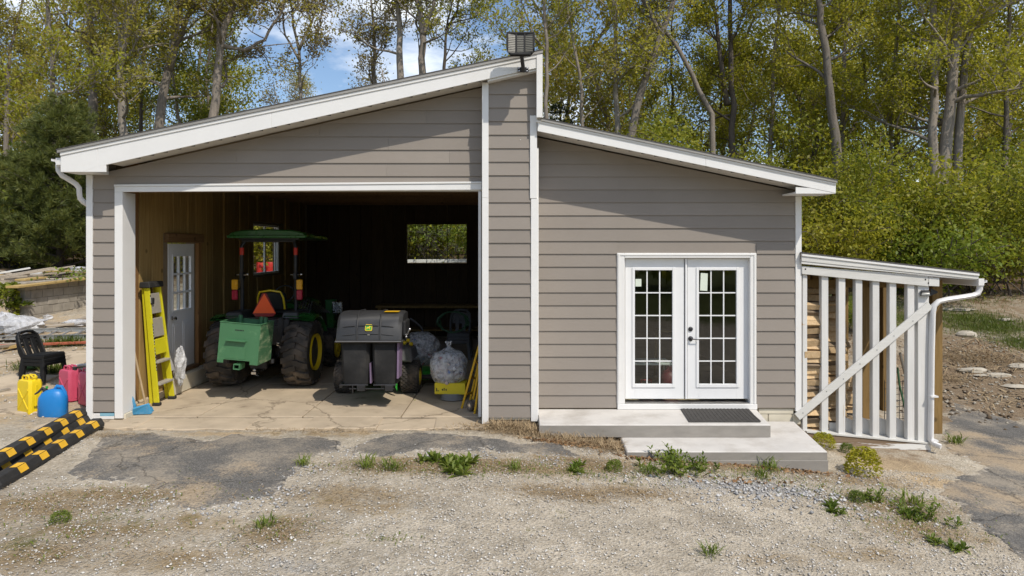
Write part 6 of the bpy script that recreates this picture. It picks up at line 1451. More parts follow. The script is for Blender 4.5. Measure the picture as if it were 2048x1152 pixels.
trunk_tree(2, 20, [([(248, 268), (243, 190), (244, 110)], .20), ([(244, 115), (232, 40), (226, -10)], .11), ([(244, 112), (256, 50), (268, -10)], .12)], 'pale forked tree left of the leaning trunks above the garage eave', 'bark_pale', 'leaf_olive', 12)
trunk_tree(3, 26, [([(282, 250), (285, 120), (298, 0)], .12)], 'slender dark tree between the pale fork and the leaning trunk', 'bark_dark', 'leaf', 12)
trunk_tree(4, 22, [([(318, 256), (330, 170), (350, 70), (362, 0)], .25), ([(337, 140), (362, 70), (384, 0)], .15)], 'leaning double stemmed tree above the left slope of the garage roof', 'bark', 'leaf_olive', 14)
trunk_tree(5, 22, [([(426, 236), (437, 130), (450, 50), (470, 0)], .24), ([(446, 92), (490, 100), (530, 80), (560, 30)], .10), ([(432, 150), (438, 60), (428, 0)], .12)], 'tall leaning tree with a long low limb reaching right over the roof', 'bark', 'leaf_olive', 14)
trunk_tree(6, 24, [([(602, 185), (598, 100), (585, 30)], .10), ([(598, 100), (625, 40), (640, 0)], .07), ([(599, 120), (570, 70), (560, 10)], .06)], 'thin pale budding tree with bare twigs against the open sky', 'bark_pale', 'leaf_bud', 12, .2, 2.6, 22)
trunk_tree(7, 26, [([(748, 165), (748, 80), (742, 0)], .17)], 'slim upright tree, first of the row above the middle of the roof', 'bark', 'leaf_bud', 11, .3, 3.0, 24)
trunk_tree(8, 24, [([(801, 150), (800, 70), (793, 0)], .20)], 'straight brown trunk standing second in the row above the roof', 'bark_pale', 'leaf_olive', 11, .3, 3.0, 17)
trunk_tree(9, 23, [([(845, 145), (845, 60), (838, 0)], .20), ([(846, 70), (860, 30), (872, -10)], .12)], 'forked tree, third in the row above the roof left of the lamp', 'bark', 'leaf', 13, .25, 3.0, 20)
trunk_tree(10, 28, [([(888, 135), (893, 60), (905, 0)], .12), ([(892, 60), (915, 20), (930, -20)], .08)], 'small forked tree just left of the flood lamp', 'bark_dark', 'leaf', 12, .2)
trunk_tree(11, 20, [([(1093, 240), (1093, 130), (1088, 0)], .11)], 'thin tree just right of the gable peak', 'bark', 'leaf', 13, .2)
trunk_tree(12, 22, [([(1236, 268), (1232, 150), (1228, 0)], .15)], 'slender pale upright tree behind the right wing roof', 'bark_pale', 'leaf', 13, .25)
trunk_tree(13, 21, [([(1262, 272), (1280, 190), (1318, 80), (1350, -10)], .22), ([(1322, 70), (1300, 20), (1280, -20)], .10)], 'large tree leaning right behind the right wing roof', 'bark', 'leaf', 12, .35)
trunk_tree(14, 22, [([(1424, 228), (1385, 150), (1345, 80), (1290, 10)], .15)], 'broken looking trunk leaning left across the large leaning tree', 'bark', 'leaf', 9, .4)
trunk_tree(15, 24, [([(1463, 255), (1462, 130), (1460, 0)], .18), ([(1455, 210), (1440, 110), (1425, 0)], .13)], 'twin stemmed dark tree right of the crossing trunks', 'bark_dark', 'leaf', 16, .12, 3.4, 46)
trunk_tree(16, 20, [([(1674, 310), (1660, 190), (1644, 60), (1637, 0)], .24)], 'tall straight trunk leaning slightly left above the end of the right eave', 'bark', 'leaf', 12, .35, 3.2, 40)
trunk_tree(17, 23, [([(1682, 310), (1688, 150), (1694, 0)], .13)], 'slim tree close behind the tall straight trunk at the right eave', 'bark', 'leaf', 14, .15, 3.2, 46)
trunk_tree(18, 19, [([(1890, 308), (1903, 190), (1912, 0)], .30), ([(1866, 290), (1869, 180), (1866, 0)], .22), ([(1916, 300), (1926, 180), (1945, 40), (1990, 0)], .20), ([(1938, 50), (1990, 20), (2060, -12)], .12)], 'massive grey multi trunked tree at the right of the wood', 'bark', 'leaf', 15, .3, 3.6, 40)
trunk_tree(19, 28, [([(14, 195), (20, 100), (45, 0)], .15)], 'thin trunk at the far left edge of the wood', 'bark', 'leaf_olive', 12, .2)
trunk_tree(20, 27, [([(1345, 260), (1342, 150), (1350, 0)], .12)], 'thin dark trunk between the two crossing leaning trunks', 'bark_dark', 'leaf', 12, .2)
trunk_tree(21, 22, [([(1166, 262), (1160, 150), (1130, 0)], .10)], 'young tree left of the slender pale one behind the right wing', 'bark', 'leaf_olive', 12, .2)
trunk_tree(22, 25, [([(1540, 300), (1545, 180), (1560, 0)], .13)], 'leafy tree between the twin stemmed tree and the straight trunk', 'bark', 'leaf', 18, .1, 3.2, 52)
trunk_tree(23, 22, [([(1780, 330), (1785, 180), (1800, 0)], .13)], 'leafy tree between the straight trunk and the massive one', 'bark', 'leaf', 17, .1, 3.2, 52)
trunk_tree(24, 22, [([(2010, 330), (2012, 180), (2020, 0)], .14)], 'leafy tree at the right edge beyond the massive trunks', 'bark', 'leaf', 18, .1, 3.4, 52)
trunk_tree(25, 17, [([(110, 330), (105, 180), (95, 0)], .13)], 'leafy tree standing behind the pine left of the thick grey trunk', 'bark', 'leaf', 15, .1, 2.8, 42)

def woodland():
    protos = []
    for k, (h, nb, L, dens, leaf, bark) in enumerate(((15, 24, 3.6, 42, 'leaf', 'bark'), (14, 24, 3.2, 40, 'leaf_olive', 'bark'), (16, 26, 3.8, 44, 'leaf', 'bark_dark'), (12, 22, 3.2, 46, 'leaf_green', 'bark'), (13, 18, 3.0, 20, 'leaf_bud', 'bark_pale'), (15, 17, 3.2, 22, 'leaf_olive', 'bark'))):
        T = Tree(200+k); pts = [Vector((0, 0, -.3))]+[Vector((T.r.gauss(0, .25)*i, T.r.gauss(0, .25)*i, h*i/5)) for i in range(1, 6)]
        T.trunk(pts, .17, .03, nb, .08, L, .36, dens, 1)
        protos.append(T.finish('tree', 'leafy woodland tree crowded among the trunks behind the garage', 'tree', (0, 300, 0), M[bark], M[leaf], .13, .26, 'trees of the wood behind the garage'))
    rnd = random.Random(5); used = set()
    for (y, step) in ((27, 5.0), (33, 5.4), (41, 6.2), (52, 7.5)):
        half = .76*(y+D)+3; x = -half
        while x < half:
            xx = x+rnd.uniform(-1.4, 1.4); yy = y+rnd.uniform(-2.5, 2.5); uu = U0+xx*F/(yy+D)
            sparse = 480 < uu < 980
            if not (sparse and rnd.random() < .25):
                k = rnd.choice([4, 5, 4, 1] if sparse else ([0, 1, 2, 3, 0, 2] if uu > 1000 else [0, 1, 5, 3, 1]))
                sc_ = rnd.uniform(.62, .9) if sparse else rnd.uniform(.85, 1.25)
                p = protos[k]
                if k not in used: o = p; used.add(k); o.location = (xx, yy, tz(xx, yy)); o.rotation_euler = (0, 0, rnd.uniform(0, 6.28)); o.scale = (sc_,)*3
                else: dup(p, (xx, yy, tz(xx, yy)), rnd.uniform(0, 6.28), sc_)
            x += step
    for k in range(6):
        if k not in used:
            p = protos[k]
            for ch in list(p.children): bpy.data.objects.remove(ch)
            bpy.data.objects.remove(p)
woodland()
def bushes():
    protos = []
    for k, (h, wd, n, leaf, sm, sx) in enumerate(((2.6, 1.5, 9, 'leaf', .10, .19), (3.4, 1.7, 10, 'leaf_green', .10, .18), (2.2, 1.5, 9, 'leaf_olive', .09, .17), (1.8, 1.5, 12, 'bush', .08, .14))):
        T = Tree(300+k)
        for i in range(n):
            a = T.r.uniform(0, 6.28); q = T.r.uniform(.0, .35)*wd
            T.limb(Vector((math.cos(a)*q, math.sin(a)*q, 0)), Vector((math.cos(a)*.55*wd, math.sin(a)*.55*wd, h*.75)), h*T.r.uniform(.6, 1.2), .025, 1, .26 if k < 3 else .22, 60 if k < 3 else 80, .1, .25)
        protos.append((T, leaf, sm, sx))
    made = [None]*4
    def put(k, x, y, s, label, group):
        if made[k] is None:
            T, leaf, sm, sx = protos[k]; made[k] = T.finish('shrub', label, 'shrub', (x, y, tz(x, y)-.05), M['bark_dark'], M[leaf], sm, sx, group); made[k].scale = (s,)*3; made[k].rotation_euler = (0, 0, 1.0); return made[k]
        o = dup(made[k], (x, y, tz(x, y)-.05), rnd.uniform(0, 6.28), s, label)
        if group: o['group'] = group
        elif 'group' in o: del o['group']
        return o
    rnd = random.Random(8); lab = 'wild shrub in the undergrowth at the edge of the wood'; grp = 'undergrowth shrubs at the edge of the wood'
    for (y, step) in ((14.5, 2.3), (18, 2.5), (23, 3.2)):
        x = -.75*(y+D)-1
        while x < .76*(y+D)+1:
            xx = x+rnd.uniform(-.6, .6); yy = y+rnd.uniform(-1.2, 1.2); uu = U0+xx*F/(yy+D)
            if not (y < 16 and -7 < xx < 4.0 and rnd.random() < .25) and not (uu < 250 and y < 18):
                right = uu > 1250
                put(rnd.choice([0, 1, 2, 1, 0] if right else [0, 2, 2, 0]), xx, yy, rnd.uniform(.9, 1.45) if right else rnd.uniform(.7, 1.1), lab, grp)
            x += step
    for (u, v, y, k, s, label) in ((1860, 520, 11.5, 3, 1.25, 'rounded bright green bush above the shed roof'), (1960, 530, 12.5, 1, .85, 'dark green bush at the right edge beyond the grass bank'), (2040, 520, 12, 1, 1.0, 'dark leafy bush filling the right edge under the massive tree'), (1680, 520, 13, 0, .9, 'leafy shrub just right of the right wing corner'), (1760, 510, 14, 1, 1.0, 'shrub behind the left end of the shed roof'), (860, 490, 15.5, 0, 1.1, 'bright green bush seen in the middle of the rear window'), (920, 495, 15.0, 3, 1.1, 'bright green bush seen at the right of the rear window'), (815, 490, 16.2, 0, 1.2, 'bright green bush seen at the left of the rear window'), (25, 440, 19, 3, 1.9, 'bright yellow green bush at the far left behind the pine'), (20, 340, 22, 0, 1.6, 'tall leafy bush above the bright one at the far left'), (1720, 640, 8.5, 3, .45, 'low green shrub growing on the bank seen between the shed posts'), (1640, 430, 17, 2, 1.6, 'tall olive shrub against the right end of the eave')):
        x = X(u, y); put(k, x, y, s, label, None)
bushes()
def conifer(loc, h, rad, levels, per, tuft, mat, label, name='pine_tree', seed=1, nl=.17, nn=14, droop=.0, base=.06, wdt=.016):
    T = Tree(seed); g = T.g; cs = []; ds = []
    T.w.tube([(0, 0, -.2), (0, 0, h*.5), (.05, 0, h)], [h*.022, h*.014, .02], 8)
    for i in range(levels):
        t = base+(1-base)*(i+T.r.uniform(-.3, .3))/levels; z = h*t; L = rad*(1-t)**.75*T.r.uniform(.75, 1.15)+.15
        for k in range(per):
            a = 2*math.pi*(k+T.r.random())/per; d = Vector((math.cos(a), math.sin(a), .25-droop)); q = Vector((0, 0, z)); l = L*T.r.uniform(.7, 1.15)
            e = q+d*l+Vector((0, 0, .12*l)); T.w.tube([q, q+d*l*.5, e], [.02+.01*l, .015, .006], 4, cap=False)
            m = max(3, int(tuft*l)); s = g.uniform(.35, 1.05, m)[:, None]; P = np.array(q)+np.array(d*l)*s+np.array([0, 0, .12*l])*s*s
            P += g.normal(0, .11*rad/2+.05, (m, 3))*np.array([1, 1, .6]); cs.append(P); D_ = np.array(d)[None]*1.2+g.normal(0, .35, (m, 3))+np.array([0, 0, .5]); ds.append(unit(D_))
    c = np.concatenate(cs); d = np.concatenate(ds); n = len(c)
    dd = unit(d[:, None]*1.0+g.normal(0, .48, (n, nn, 3))).reshape(-1, 3); cc = np.repeat(c, nn, 0); L = (nl*g.uniform(.7, 1.2, len(cc)))[:, None]
    b = unit(np.cross(dd, g.normal(0, 1, dd.shape)))*wdt
    q = np.stack([cc, cc+dd*L*.5+b, cc+dd*L, cc+dd*L*.5-b], 1).reshape(-1, 3)
    t = thing(name, label, 'tree', loc); mobj('trunk', T.w.mesh('trunk', M['bark_dark'], True, 180), t); mobj('crown', npmesh('crown', q, 4, M[mat]), t); return t
x = X(120, 15); conifer((x, 15, tz(x, 15)-.2), 6.4, 2.5, 22, 8, 12, 'needle', 'broad soft needled pine tree standing beside the left corner of the garage', seed=4, nl=.26, nn=34, wdt=.010)
x = X(20, 17.5); conifer((x, 17.5, tz(x, 17.5)-.2), 4.6, 2.0, 15, 8, 12, 'needle', 'smaller pine tree at the left edge beside the broad one', seed=5, nl=.26, nn=34, wdt=.010)
x = X(345, 26); conifer((x, 26, tz(x, 26)), 5.8, 1.9, 18, 8, 12, 'needle_dark', 'dark evergreen tree among the trunks above the left of the roof', 'evergreen_tree', 6, .2, 14, .2)
x = X(600, 34); conifer((x, 34, tz(x, 34)), 5.9, 2.4, 18, 8, 11, 'needle_dark', 'dark evergreen tree low behind the middle of the garage roof', 'evergreen_tree', 7, .26, 14, .2, wdt=.022)
x = X(930, 36); conifer((x, 36, tz(x, 36)), 9.0, 2.6, 20, 8, 10, 'needle_dark', 'dark evergreen tree behind the roof just left of the lamp', 'evergreen_tree', 8, .26, 14, .2, wdt=.022)
x = X(1312, 16); conifer((x, 16, tz(x, 16)), 4.6, .85, 20, 7, 16, 'needle_blue', 'small bluish spruce behind the right wing roof', 'spruce_tree', 9, .14, 12, .25)
x = X(1120, 30); conifer((x, 30, tz(x, 30)), 8.0, 2.2, 18, 8, 10, 'needle_dark', 'dark evergreen tree right of the gable peak', 'evergreen_tree', 10, .24, 14, .2, wdt=.02)
# the wood across the drive, behind the camera, that the door glass mirrors: one mass
def behind():
    g = np.random.default_rng(9); n = 9000; x = g.uniform(-45, 45, n); top = 8+3*np.sin(x*.5)+2*np.sin(x*1.3+1); z = g.random(n)**.8*top; y = -46+g.normal(0, 2.0, n)+np.where(g.random(n) < .3, 6, 0)
    o = mobj('treeline', npmesh('treeline', leaf_quads(np.stack([x, y, z], 1), .5, 1.1, g, .6), 4, M['leaf_green'])); o['kind'] = 'stuff'
behind()

# ------------------------------------------------------------------ ground cover
def straw(name, spots, seed, n, lmin, lmax, mat, w=.004, flat=.25, kind_='stuff'):
    g = np.random.default_rng(seed); cs = []
    tot = sum(s[4] for s in spots)
    for (x, y, rx, ry, wt) in spots:
        k = int(n*wt/tot); p = g.normal(0, .5, (k, 2))*np.array([rx, ry])+np.array([x, y]); cs.append(p)
    p = np.concatenate(cs); z = terr(p[:, 0], p[:, 1])+.004
    ok = ~((p[:, 1] > -.02) & (p[:, 0] > -6.2) & (p[:, 0] < 4.1)) & ~((p[:, 1] > -.7) & (p[:, 0] > .26) & (p[:, 0] < 3.5)) & ~((p[:, 1] > -1.33) & (p[:, 0] > 1.33) & (p[:, 0] < 3.95))
    p, z = p[ok], z[ok]
    n = len(p); a = g.uniform(0, 6.28, n); el = np.abs(g.normal(0, flat, n))+.03; L = g.uniform(lmin, lmax, n)
    d = np.stack([np.cos(a)*np.cos(el), np.sin(a)*np.cos(el), np.sin(el)], 1); b = np.stack([-np.sin(a), np.cos(a), np.zeros(n)], 1)*w
    c = np.stack([p[:, 0], p[:, 1], z], 1); mid = c+d*L[:, None]*.5+np.array([0, 0, .01]); e = c+d*L[:, None]; e[:, 2] -= L*.12
    e[:, 2] = np.maximum(e[:, 2], terr(e[:, 0], e[:, 1])+.003)
    q = np.stack([c, mid+b, e, mid-b], 1).reshape(-1, 3)
    o = mobj(name, npmesh(name, q, 4, M[mat])); o['kind'] = 'stuff'; return o
def px(u, v, rx, ry, w): g = G(u, v); return (g.x, g.y, rx, ry, w)
straw('dead_grass', [px(1080, 868, .75, .22, 10), px(1040, 858, .5, .14, 5), px(960, 860, .5, .12, 4), px(1180, 888, .7, .22, 5), px(1230, 900, .3, .2, 2), px(860, 856, .8, .08, 2)], 1, 5200, .07, .24, 'straw', .0035, .4)
straw('dead_grass', [px(800, 935, 1.1, .35, 4), px(1000, 935, 1.3, .3, 5), px(1180, 930, .9, .35, 4), px(1150, 990, .9, .28, 4), px(1270, 985, .6, .2, 2), px(700, 990, 1.0, .3, 3), px(250, 990, 1.3, .35, 3), px(120, 1020, 1.2, .5, 3), px(560, 1060, .5, .45, 2), px(1450, 935, 1.2, .25, 3), px(1720, 960, 1.0, .3, 2), px(1800, 1020, .8, .5, 3), px(1860, 1070, .7, .4, 2), px(215, 872, .5, .15, 2), px(640, 862, 1.0, .1, 2), px(200, 1100, 1.4, .5, 3)], 2, 9000, .035, .13, 'straw', .0028, .18)
straw('grass', [px(1990, 655, 1.6, .9, 6), px(1925, 640, 1.2, .8, 4), px(2050, 690, .9, .7, 3), px(1720, 610, 1.6, 1.2, 4), px(1800, 640, 1.0, 1.0, 2), px(1900, 600, 3.0, 1.0, 3)], 3, 9500, .07, .22, 'grass', .007, 1.0)
straw('seedlings', [px(800, 935, 1.2, .3, 3), px(1000, 940, 1.4, .3, 4), px(1180, 945, 1.2, .35, 3), px(1450, 950, 1.3, .25, 4), px(1750, 1000, 1.0, .45, 4), px(1850, 1060, .8, .5, 3), px(540, 1060, .4, .4, 1), px(620, 838, 2.6, .06, 3), px(400, 852, 1.6, .1, 2), px(250, 1000, 1.5, .5, 2), px(90, 1080, 1.2, .6, 2), px(780, 1080, .3, .12, .5)], 33, 2600, .02, .07, 'weed', .006, .7)
straw('grass', [px(130, 690, .5, .25, 3), px(60, 738, .3, .15, 1), px(80, 535, 1.5, .5, 2), px(150, 530, 1.2, .4, 2), px(25, 530, 1.0, .5, 2), px(110, 745, .2, .1, 1)], 4, 3600, .10, .26, 'grass', .007, 1.0)
straw('twigs', [px(1980, 735, 2.0, .8, 4), px(1930, 700, 1.4, .8, 2), px(2000, 800, 1.4, .4, 2), px(60, 690, 2.2, 1.0, 2), px(100, 550, 3, 1.5, 2)], 51, 520, .25, .8, 'straw', .012, .12)
straw('dry_stems', [px(1990, 720, 1.2, .6, 3), px(1930, 720, .8, .5, 2), px(1700, 700, 1.0, .8, 2), px(1960, 580, 3, 1, 2), px(1900, 760, .7, .4, 1)], 5, 4200, .10, .35, 'straw', .005, .35)
def litter(name, spots, seed, n, mat, s0, s1):
    g = np.random.default_rng(seed); tot = sum(s[4] for s in spots); cs = []
    for (x, y, rx, ry, wt) in spots: cs.append(g.normal(0, .5, (int(n*wt/tot), 2))*np.array([rx, ry])+np.array([x, y]))
    p = np.concatenate(cs); ok = ~((p[:, 1] > -.02) & (p[:, 0] > -6.2) & (p[:, 0] < 4.1)) & ~((p[:, 1] > -.7) & (p[:, 0] > .26) & (p[:, 0] < 3.5)) & ~((p[:, 1] > -1.33) & (p[:, 0] > 1.33) & (p[:, 0] < 3.95)); p = p[ok]
    c = np.stack([p[:, 0], p[:, 1], terr(p[:, 0], p[:, 1])+.012], 1); n = len(c)
    nr = unit(g.normal(0, .5, (n, 3))+np.array([0, 0, 1.0])); a = unit(np.cross(nr, g.normal(0, 1, (n, 3)))); b = np.cross(nr, a); s = g.uniform(s0, s1, (n, 1))
    q = np.stack([c-a*s, c+b*s*.55+nr*s*.3, c+a*s, c-b*s*.55+nr*s*.2], 1).reshape(-1, 3); o = mobj(name, npmesh(name, q, 4, M[mat])); o['kind'] = 'stuff'
litter('dead_leaves', [px(1190, 892, .55, .12, 5), px(1120, 885, .4, .1, 3), px(1300, 918, .5, .1, 3), px(1560, 940, 1.0, .1, 3), px(1980, 700, 1.5, 1.0, 4), px(1930, 590, 3, 1.5, 4), px(1720, 690, 1.2, 1.0, 3), px(1450, 960, 1.2, .3, 1)], 6, 2200, 'deadleaf', .015, .04)
def stones(name, seed, n, region, s0, s1, mat, power=1.0):
    g = np.random.default_rng(seed); P = region(g, n)
    if name == 'gravel':
        on = np.zeros(len(P), bool)
        for q in ASPH:
            x0, y0 = q[:, 0], q[:, 1]; x1, y1 = np.roll(x0, -1), np.roll(y0, -1); ins = np.zeros(len(P), bool)
            for a, b, c, d in zip(x0, y0, x1, y1):
                if b != d: ins ^= ((b > P[:, 1]) != (d > P[:, 1])) & (P[:, 0] < (c-a)*(P[:, 1]-b)/(d-b)+a)
            on |= ins
        P = P[~on | (g.random(len(P)) < .07)]
    P = P[(P[:, 1] < -.02) | (P[:, 0] > 4.3) | (P[:, 0] < -6.4)]
    ok = ~((P[:, 1] > -.72) & (P[:, 0] > .2) & (P[:, 0] < 3.5)) & ~((P[:, 1] > -1.36) & (P[:, 0] > 1.3) & (P[:, 0] < 4.0)) & ~((P[:, 1] > -.5) & (P[:, 0] < .25) & (P[:, 0] > -6.9)); P = P[ok]; n = len(P)
    base = np.array([(1, 0, 0), (0, 1, 0), (-1, 0, 0), (0, -1, 0), (0, 0, .8), (0, 0, -.6)], float); tri = np.array([(0, 1, 4), (1, 2, 4), (2, 3, 4), (3, 0, 4), (1, 0, 5), (2, 1, 5), (3, 2, 5), (0, 3, 5)])
    s = (s0+(s1-s0)*g.random((n, 1, 1))**2.2)*.5; V = base[None]*g.uniform(.55, 1.25, (n, 6, 3)); a = g.uniform(0, 6.28, n); ca, sa = np.cos(a)[:, None], np.sin(a)[:, None]
    V = np.stack([V[..., 0]*ca-V[..., 1]*sa, V[..., 0]*sa+V[..., 1]*ca, V[..., 2]*.8], -1)*s; V += np.stack([P[:, 0], P[:, 1], terr(P[:, 0], P[:, 1])+s[:, 0, 0]*.25+.003], 1)[:, None]
    V = V.reshape(-1, 3).astype(np.float32); Fc = (tri[None]+6*np.arange(n)[:, None, None]).reshape(-1, 3).astype(np.int32)
    me = bpy.data.meshes.new(name); me.vertices.add(len(V)); me.vertices.foreach_set('co', V.ravel()); me.loops.add(Fc.size); me.loops.foreach_set('vertex_index', Fc.ravel()); me.polygons.add(len(Fc)); me.polygons.foreach_set('loop_start', np.arange(0, Fc.size, 3, dtype=np.int32)); me.polygons.foreach_set('loop_total', np.full(len(Fc), 3, np.int32)); me.update(calc_edges=True); me.materials.append(M[mat])
    o = mobj(name, me); o['kind'] = 'stuff'
def gravel_region(g, n):
    y = -1.0-4.2*g.random(n)**1.0; x = g.uniform(-1, 1, n)*(.78*(y+D))+.1
    d = undul(x*1.7+3, y*1.7)+.25*g.normal(0, 1, n); k = d > -.12-.1*(x > -1.5); return np.stack([x, y], 1)[k]
stones('gravel', 11, 42000, gravel_region, .008, .034, 'pebble')
def heap(g, n):
    c = [G(1490, 972), G(1560, 985), G(1400, 965), G(1620, 1000), G(1540, 1010)]; w = [(.7, .14), (.5, .12), (.6, .12), (.4, .1), (.6, .12)]
    return np.concatenate([g.normal(0, .5, (n//5, 2))*np.array(q)*2.4+np.array([p.x, p.y]) for p, q in zip(c, w)])
stones('crushed_stone', 12, 650, heap, .02, .07, 'pebble_grey')
def edge_chips(g, n):
    pts = [(600, 945), (580, 985), (500, 1005), (420, 1022), (330, 1000), (690, 905), (1100, 916), (1700, 955), (960, 908), (860, 908)]
    return np.concatenate([g.normal(0, .16, (n//len(pts), 2))+np.array([G(*p).x, G(*p).y]) for p in pts])
stones('asphalt_chips', 13, 900, edge_chips, .012, .05, 'pebble_grey')
def clods(g, n): return np.concatenate([g.normal(0, .5, (n//3, 2))*np.array([1.8, .8])+np.array([G(u, v).x, G(u, v).y]) for u, v in ((1990, 835), (1930, 790), (2000, 730))])
stones('soil_clods', 18, 260, clods, .03, .15, 'clod')
def yard_bits(g, n): return np.stack([g.uniform(-12, -6.5, n), g.uniform(-.4, 6.5, n)], 1)
stones('rubble', 14, 1500, yard_bits, .015, .08, 'pebble')
def bank_bits(g, n): return np.concatenate([g.normal(0, .5, (n//3, 2))*np.array([2.2, 1.5])+np.array([G(u, v).x, G(u, v).y]) for u, v in ((1950, 740), (2010, 700), (1930, 800))])
stones('rubble', 15, 1600, bank_bits, .015, .10, 'rock')

# weeds, each a plant of its own
def weed(kind_, seed):
    g = random.Random(seed); m = MB()
    if kind_ == 'broad':
        for s in range(5):
            ox, oy = g.gauss(0, .10), g.gauss(0, .07)
            for i in range(24):
                a = g.uniform(0, 6.28); L = g.uniform(.06, .17); el = g.uniform(.2, 1.3); w = L*.13
                d = Vector((math.cos(a)*math.cos(el), math.sin(a)*math.cos(el), math.sin(el))); sd = Vector((-math.sin(a), math.cos(a), 0))*w; p = Vector((ox, oy, .0)); q = p+d*L*.55; e = p+d*L+Vector((0, 0, -L*.25))
                m.add([p, q+sd, e, q-sd], [(0, 1, 2, 3)])
    elif kind_ == 'tall':
        for s in range(17):
            ox, oy = g.gauss(0, .12), g.gauss(0, .07); h = g.uniform(.05, .24); lean = Vector((g.gauss(0, .45), g.gauss(0, .35), 1))
            for i in range(15):
                t = i/14; p = Vector((ox, oy, 0))+lean*h*t; a = g.uniform(0, 6.28); L = g.uniform(.04, .095); d = Vector((math.cos(a), math.sin(a), g.uniform(.1, 1.1))).normalized(); sd = Vector((-math.sin(a), math.cos(a), g.gauss(0, .3)))*L*.2
                m.add([p, p+d*L*.5+sd, p+d*L, p+d*L*.5-sd], [(0, 1, 2, 3)])
    elif kind_ == 'tuft':
        for i in range(70):
            a = g.uniform(0, 6.28); L = g.uniform(.05, .15); el = g.uniform(.5, 1.4); d = Vector((math.cos(a)*math.cos(el), math.sin(a)*math.cos(el), math.sin(el))); sd = Vector((-math.sin(a), math.cos(a), 0))*.005; p = Vector((g.gauss(0, .05), g.gauss(0, .035), 0)); m.add([p-sd, p+d*L*.6+sd, p+d*L+Vector((math.cos(a), math.sin(a), -.5))*L*.2, p+d*L*.6-sd], [(0, 1, 2, 3)])
    else:
        for i in range(950):
            th = g.uniform(0, 6.28); ph = g.uniform(0, 1.5); r = g.uniform(.5, 1)**.5*.24; c = Vector((r*math.cos(th)*math.cos(ph*.8), .8*r*math.sin(th)*math.cos(ph*.8), r*math.sin(ph)*1.0+.02)); a = g.uniform(0, 6.28); L = g.uniform(.012, .032); d = Vector((math.cos(a), math.sin(a), g.gauss(.3, .5))).normalized(); sd = d.cross(Vector((g.gauss(0, 1), g.gauss(0, 1), g.gauss(0, 1)))).normalized()*L*.35; m.add([c-d*L, c+sd, c+d*L, c-sd], [(0, 1, 2, 3)])
    return m
WE = {k: weed(k, i+1) for i, k in enumerate(('broad', 'tall', 'tuft', 'round'))}
WM = {k: WE[k].mesh('weed_plant', M['weed']) for k in WE}; WMY = WE['round'].mesh('weed_plant', M['weed_yellow'])
def put_weed(k, u, v, s, label, mesh=None, cat='weed', name='weed', h=None):
    g = G(u, v)
    o = mobj(name, mesh or WM[k]); o.location = g; o.rotation_euler = (0, 0, (u*7+v) % 6); o.scale = (s, s, s*(h or 1)); tag(o, label, cat); return o
for a in (('broad', 872, 930, 1.2, 'large broad leaved weed at the left of the big green clump on the gravel edge'), ('broad', 930, 940, 1.3, 'tallest broad leaved weed at the right of the big green clump on the gravel edge'), ('broad', 908, 930, 1.0, 'broad leaved weed in the middle of the big green clump on the gravel edge'), ('tall', 814, 833, .95, 'leafy weed growing in the slab joint at the bay threshold'), ('tuft', 594, 838, 1.0, 'small green weed in the slab joint in front of the tractor'), ('tuft', 368, 836, .8, 'small weed in the slab joint in front of the ladder'), ('tuft', 318, 834, .7, 'small weed left of another in the slab joint near the ladder'), ('tuft', 458, 850, .8, 'small grass tuft at the edge of the apron below the ballast box'),
          ('tall', 1338, 948, 1.15, 'tall leafy weed in front of the concrete step'), ('tall', 1388, 940, .9, 'leafy weed right of the tallest one before the step'), ('tall', 1342, 925, .9, 'leafy weed against the front edge of the lower step'), ('broad', 1158, 940, .85, 'spreading grassy weed left of the concrete step'), ('round', 1228, 942, .5, 'small round green weed at the left of the step'), ('tuft', 1296, 948, 1.2, 'small grass tuft left of the tall weed before the step'), ('tuft', 1030, 940, 1.0, 'thin weed right of the big green clump'), ('tuft', 1540, 940, 1.4, 'grassy weed at the front right of the step'), ('tuft', 1522, 955, 1.3, 'low weed among stones below the step'),
          ('broad', 1672, 1020, .8, 'ferny green weed on the gravel right of the step corner'), ('tall', 1752, 1005, .75, 'dark green weed at the edge of the right asphalt'), ('round', 1714, 1003, .45, 'low mossy weed between the two ferny ones'), ('tall', 1855, 1040, .85, 'spreading green weed beside the cracked asphalt at the right'), ('broad', 1825, 1035, .8, 'low weed left of the spreading one at the right'), ('broad', 1895, 1092, .8, 'low green weed at the lower right edge of the gravel'), ('tuft', 1825, 1010, 1.4, 'thin upright weed at the right beyond the ferny ones'), ('tuft', 530, 1055, 1.0, 'lone green weed on the gravel at the lower left'), ('tuft', 608, 930, 1.0, 'grass tuft at the edge of the asphalt patch'), ('tuft', 735, 935, 1.3, 'grass tuft left of the big green clump'), ('tuft', 785, 940, 1.2, 'grass tuft close beside the big green clump'), ('round', 120, 1045, .4, 'small round moss tuft on the gravel at the far left'), ('tuft', 1420, 1110, 1.0, 'small tuft on the open gravel at the bottom'), ('tuft', 1912, 888, 1.6, 'grassy weed by the asphalt right of the downspout'), ('broad', 30, 612, 1.6, 'ivy like plant below the gap in the block wall')): put_weed(*a)
put_weed('round', 1648, 895, .8, 'yellow green spurge plant at the foot of the shed post beside the step', WMY, 'plant', 'spurge_plant')
put_weed('round', 1726, 948, 1.15, 'bright yellow flowering spurge clump in front of the shed sill', WMY, 'plant', 'spurge_plant', 1.1)
put_weed('round', 1695, 905, .5, 'small yellow green plant between the two spurges', None, 'plant', 'spurge_plant')
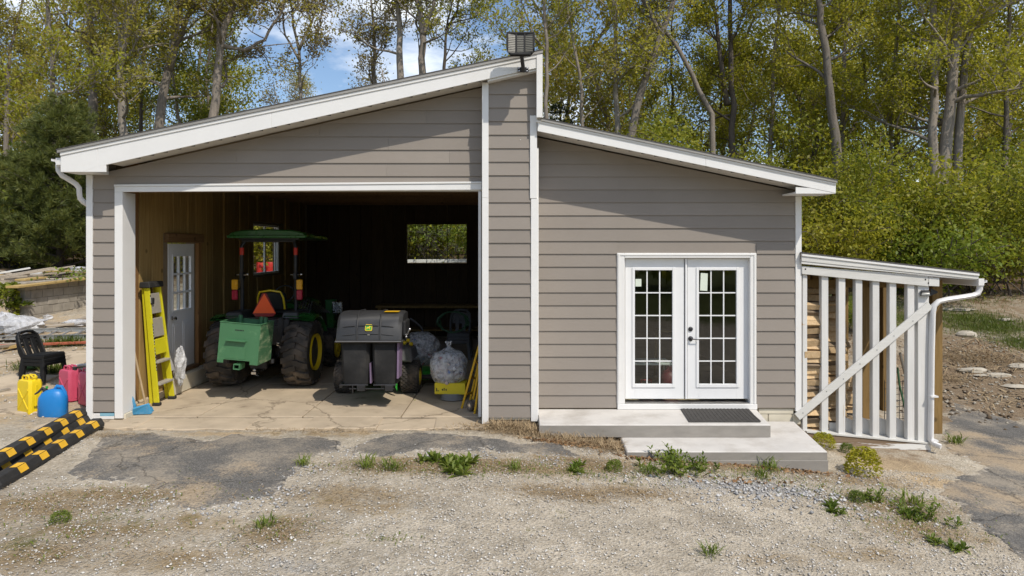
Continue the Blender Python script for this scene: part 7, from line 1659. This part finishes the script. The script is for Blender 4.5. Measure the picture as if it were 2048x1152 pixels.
def ivy():
    g = np.random.default_rng(4); n = 1500; y = g.uniform(6.0, 6.5, n); c = np.stack([g.uniform(-12.85, -11.85, n), 6.6+g.normal(0, .2, n), .6+g.random(n)**.8*1.0], 1)
    t = thing('ivy', 'dark green ivy filling the gap between the two block walls', 'ivy', (0, 0, 0)); mobj('foliage', npmesh('foliage', leaf_quads(c, .07, .14, g, .8), 4, M['leaf_green']), t)
    n = 500; c = np.stack([g.normal(-11.1, .6, n), 8.6+g.normal(0, .6, n), 1.6+g.random(n)*.35], 1)
    t = thing('terrace_weed', 'patch of low green weeds among the boards on top of the block wall', 'weed', (0, 0, 0)); mobj('foliage', npmesh('foliage', leaf_quads(c, .06, .13, g, .6), 4, M['weed']), t)
ivy()
# things standing just inside the glazed doors
def inside_wing():
    t = thing('folding_table', 'white folding table seen through the lower left door glass', 'table', (2.05, 1.15, .10))
    MB().box(-.45, .35, -.25, .25, .52, .555).build('table_top', M['whiteprint'], t, bevel=.006)
    for x in (-.42, .32):
        for y in (-.22, .22): MB().tube([(x, y, 0), (x, y, .52)], .014, 8).build('leg', M['alu'], t, smooth=True)
    t = thing('tool_case', 'grey and red tool case on the floor under the white table behind the glass', 'tool case', (2.0, .95, .10))
    MB().box(-.26, .24, -.12, .12, 0, .22).build('case', M['greyseat'], t, bevel=.015); MB().box(-.10, .10, -.135, -.1205, .08, .15).build('case_front', M['red'], t, bevel=.004); MB().tube([(-.08, 0, .22), (-.08, 0, .28), (.08, 0, .28), (.08, 0, .22)], .012, 6).build('handle', M['red'], t)
    t = thing('red_jug', 'dark red plastic jug on the floor behind the right panes of the left door', 'jug', (2.36, .95, .10))
    MB().lathe([(0, 0), (.13, 0), (.14, .02), (.14, .34), (.09, .42), (.04, .45), (.04, .5), (0, .5)], 16).build('jug_body', M['candark'], t, smooth=True); MB().tube([(.05, 0, .46), (.13, 0, .44), (.135, 0, .30)], .015, 6).build('handle', M['candark'], t)
    t = thing('step_stool', 'pale wooden stool standing back behind the left door glass', 'stool', (2.7, 2.6, .10))
    MB().box(-.22, .22, -.2, .2, .85, .89).build('seat', M['yellowwood'], t, bevel=.004)
    for x in (-.18, .18):
        for y in (-.16, .16): MB().bar((x*1.15, y*1.15, 0), (x, y, .85), .04, .04).build('leg', M['yellowwood'], t)
inside_wing()
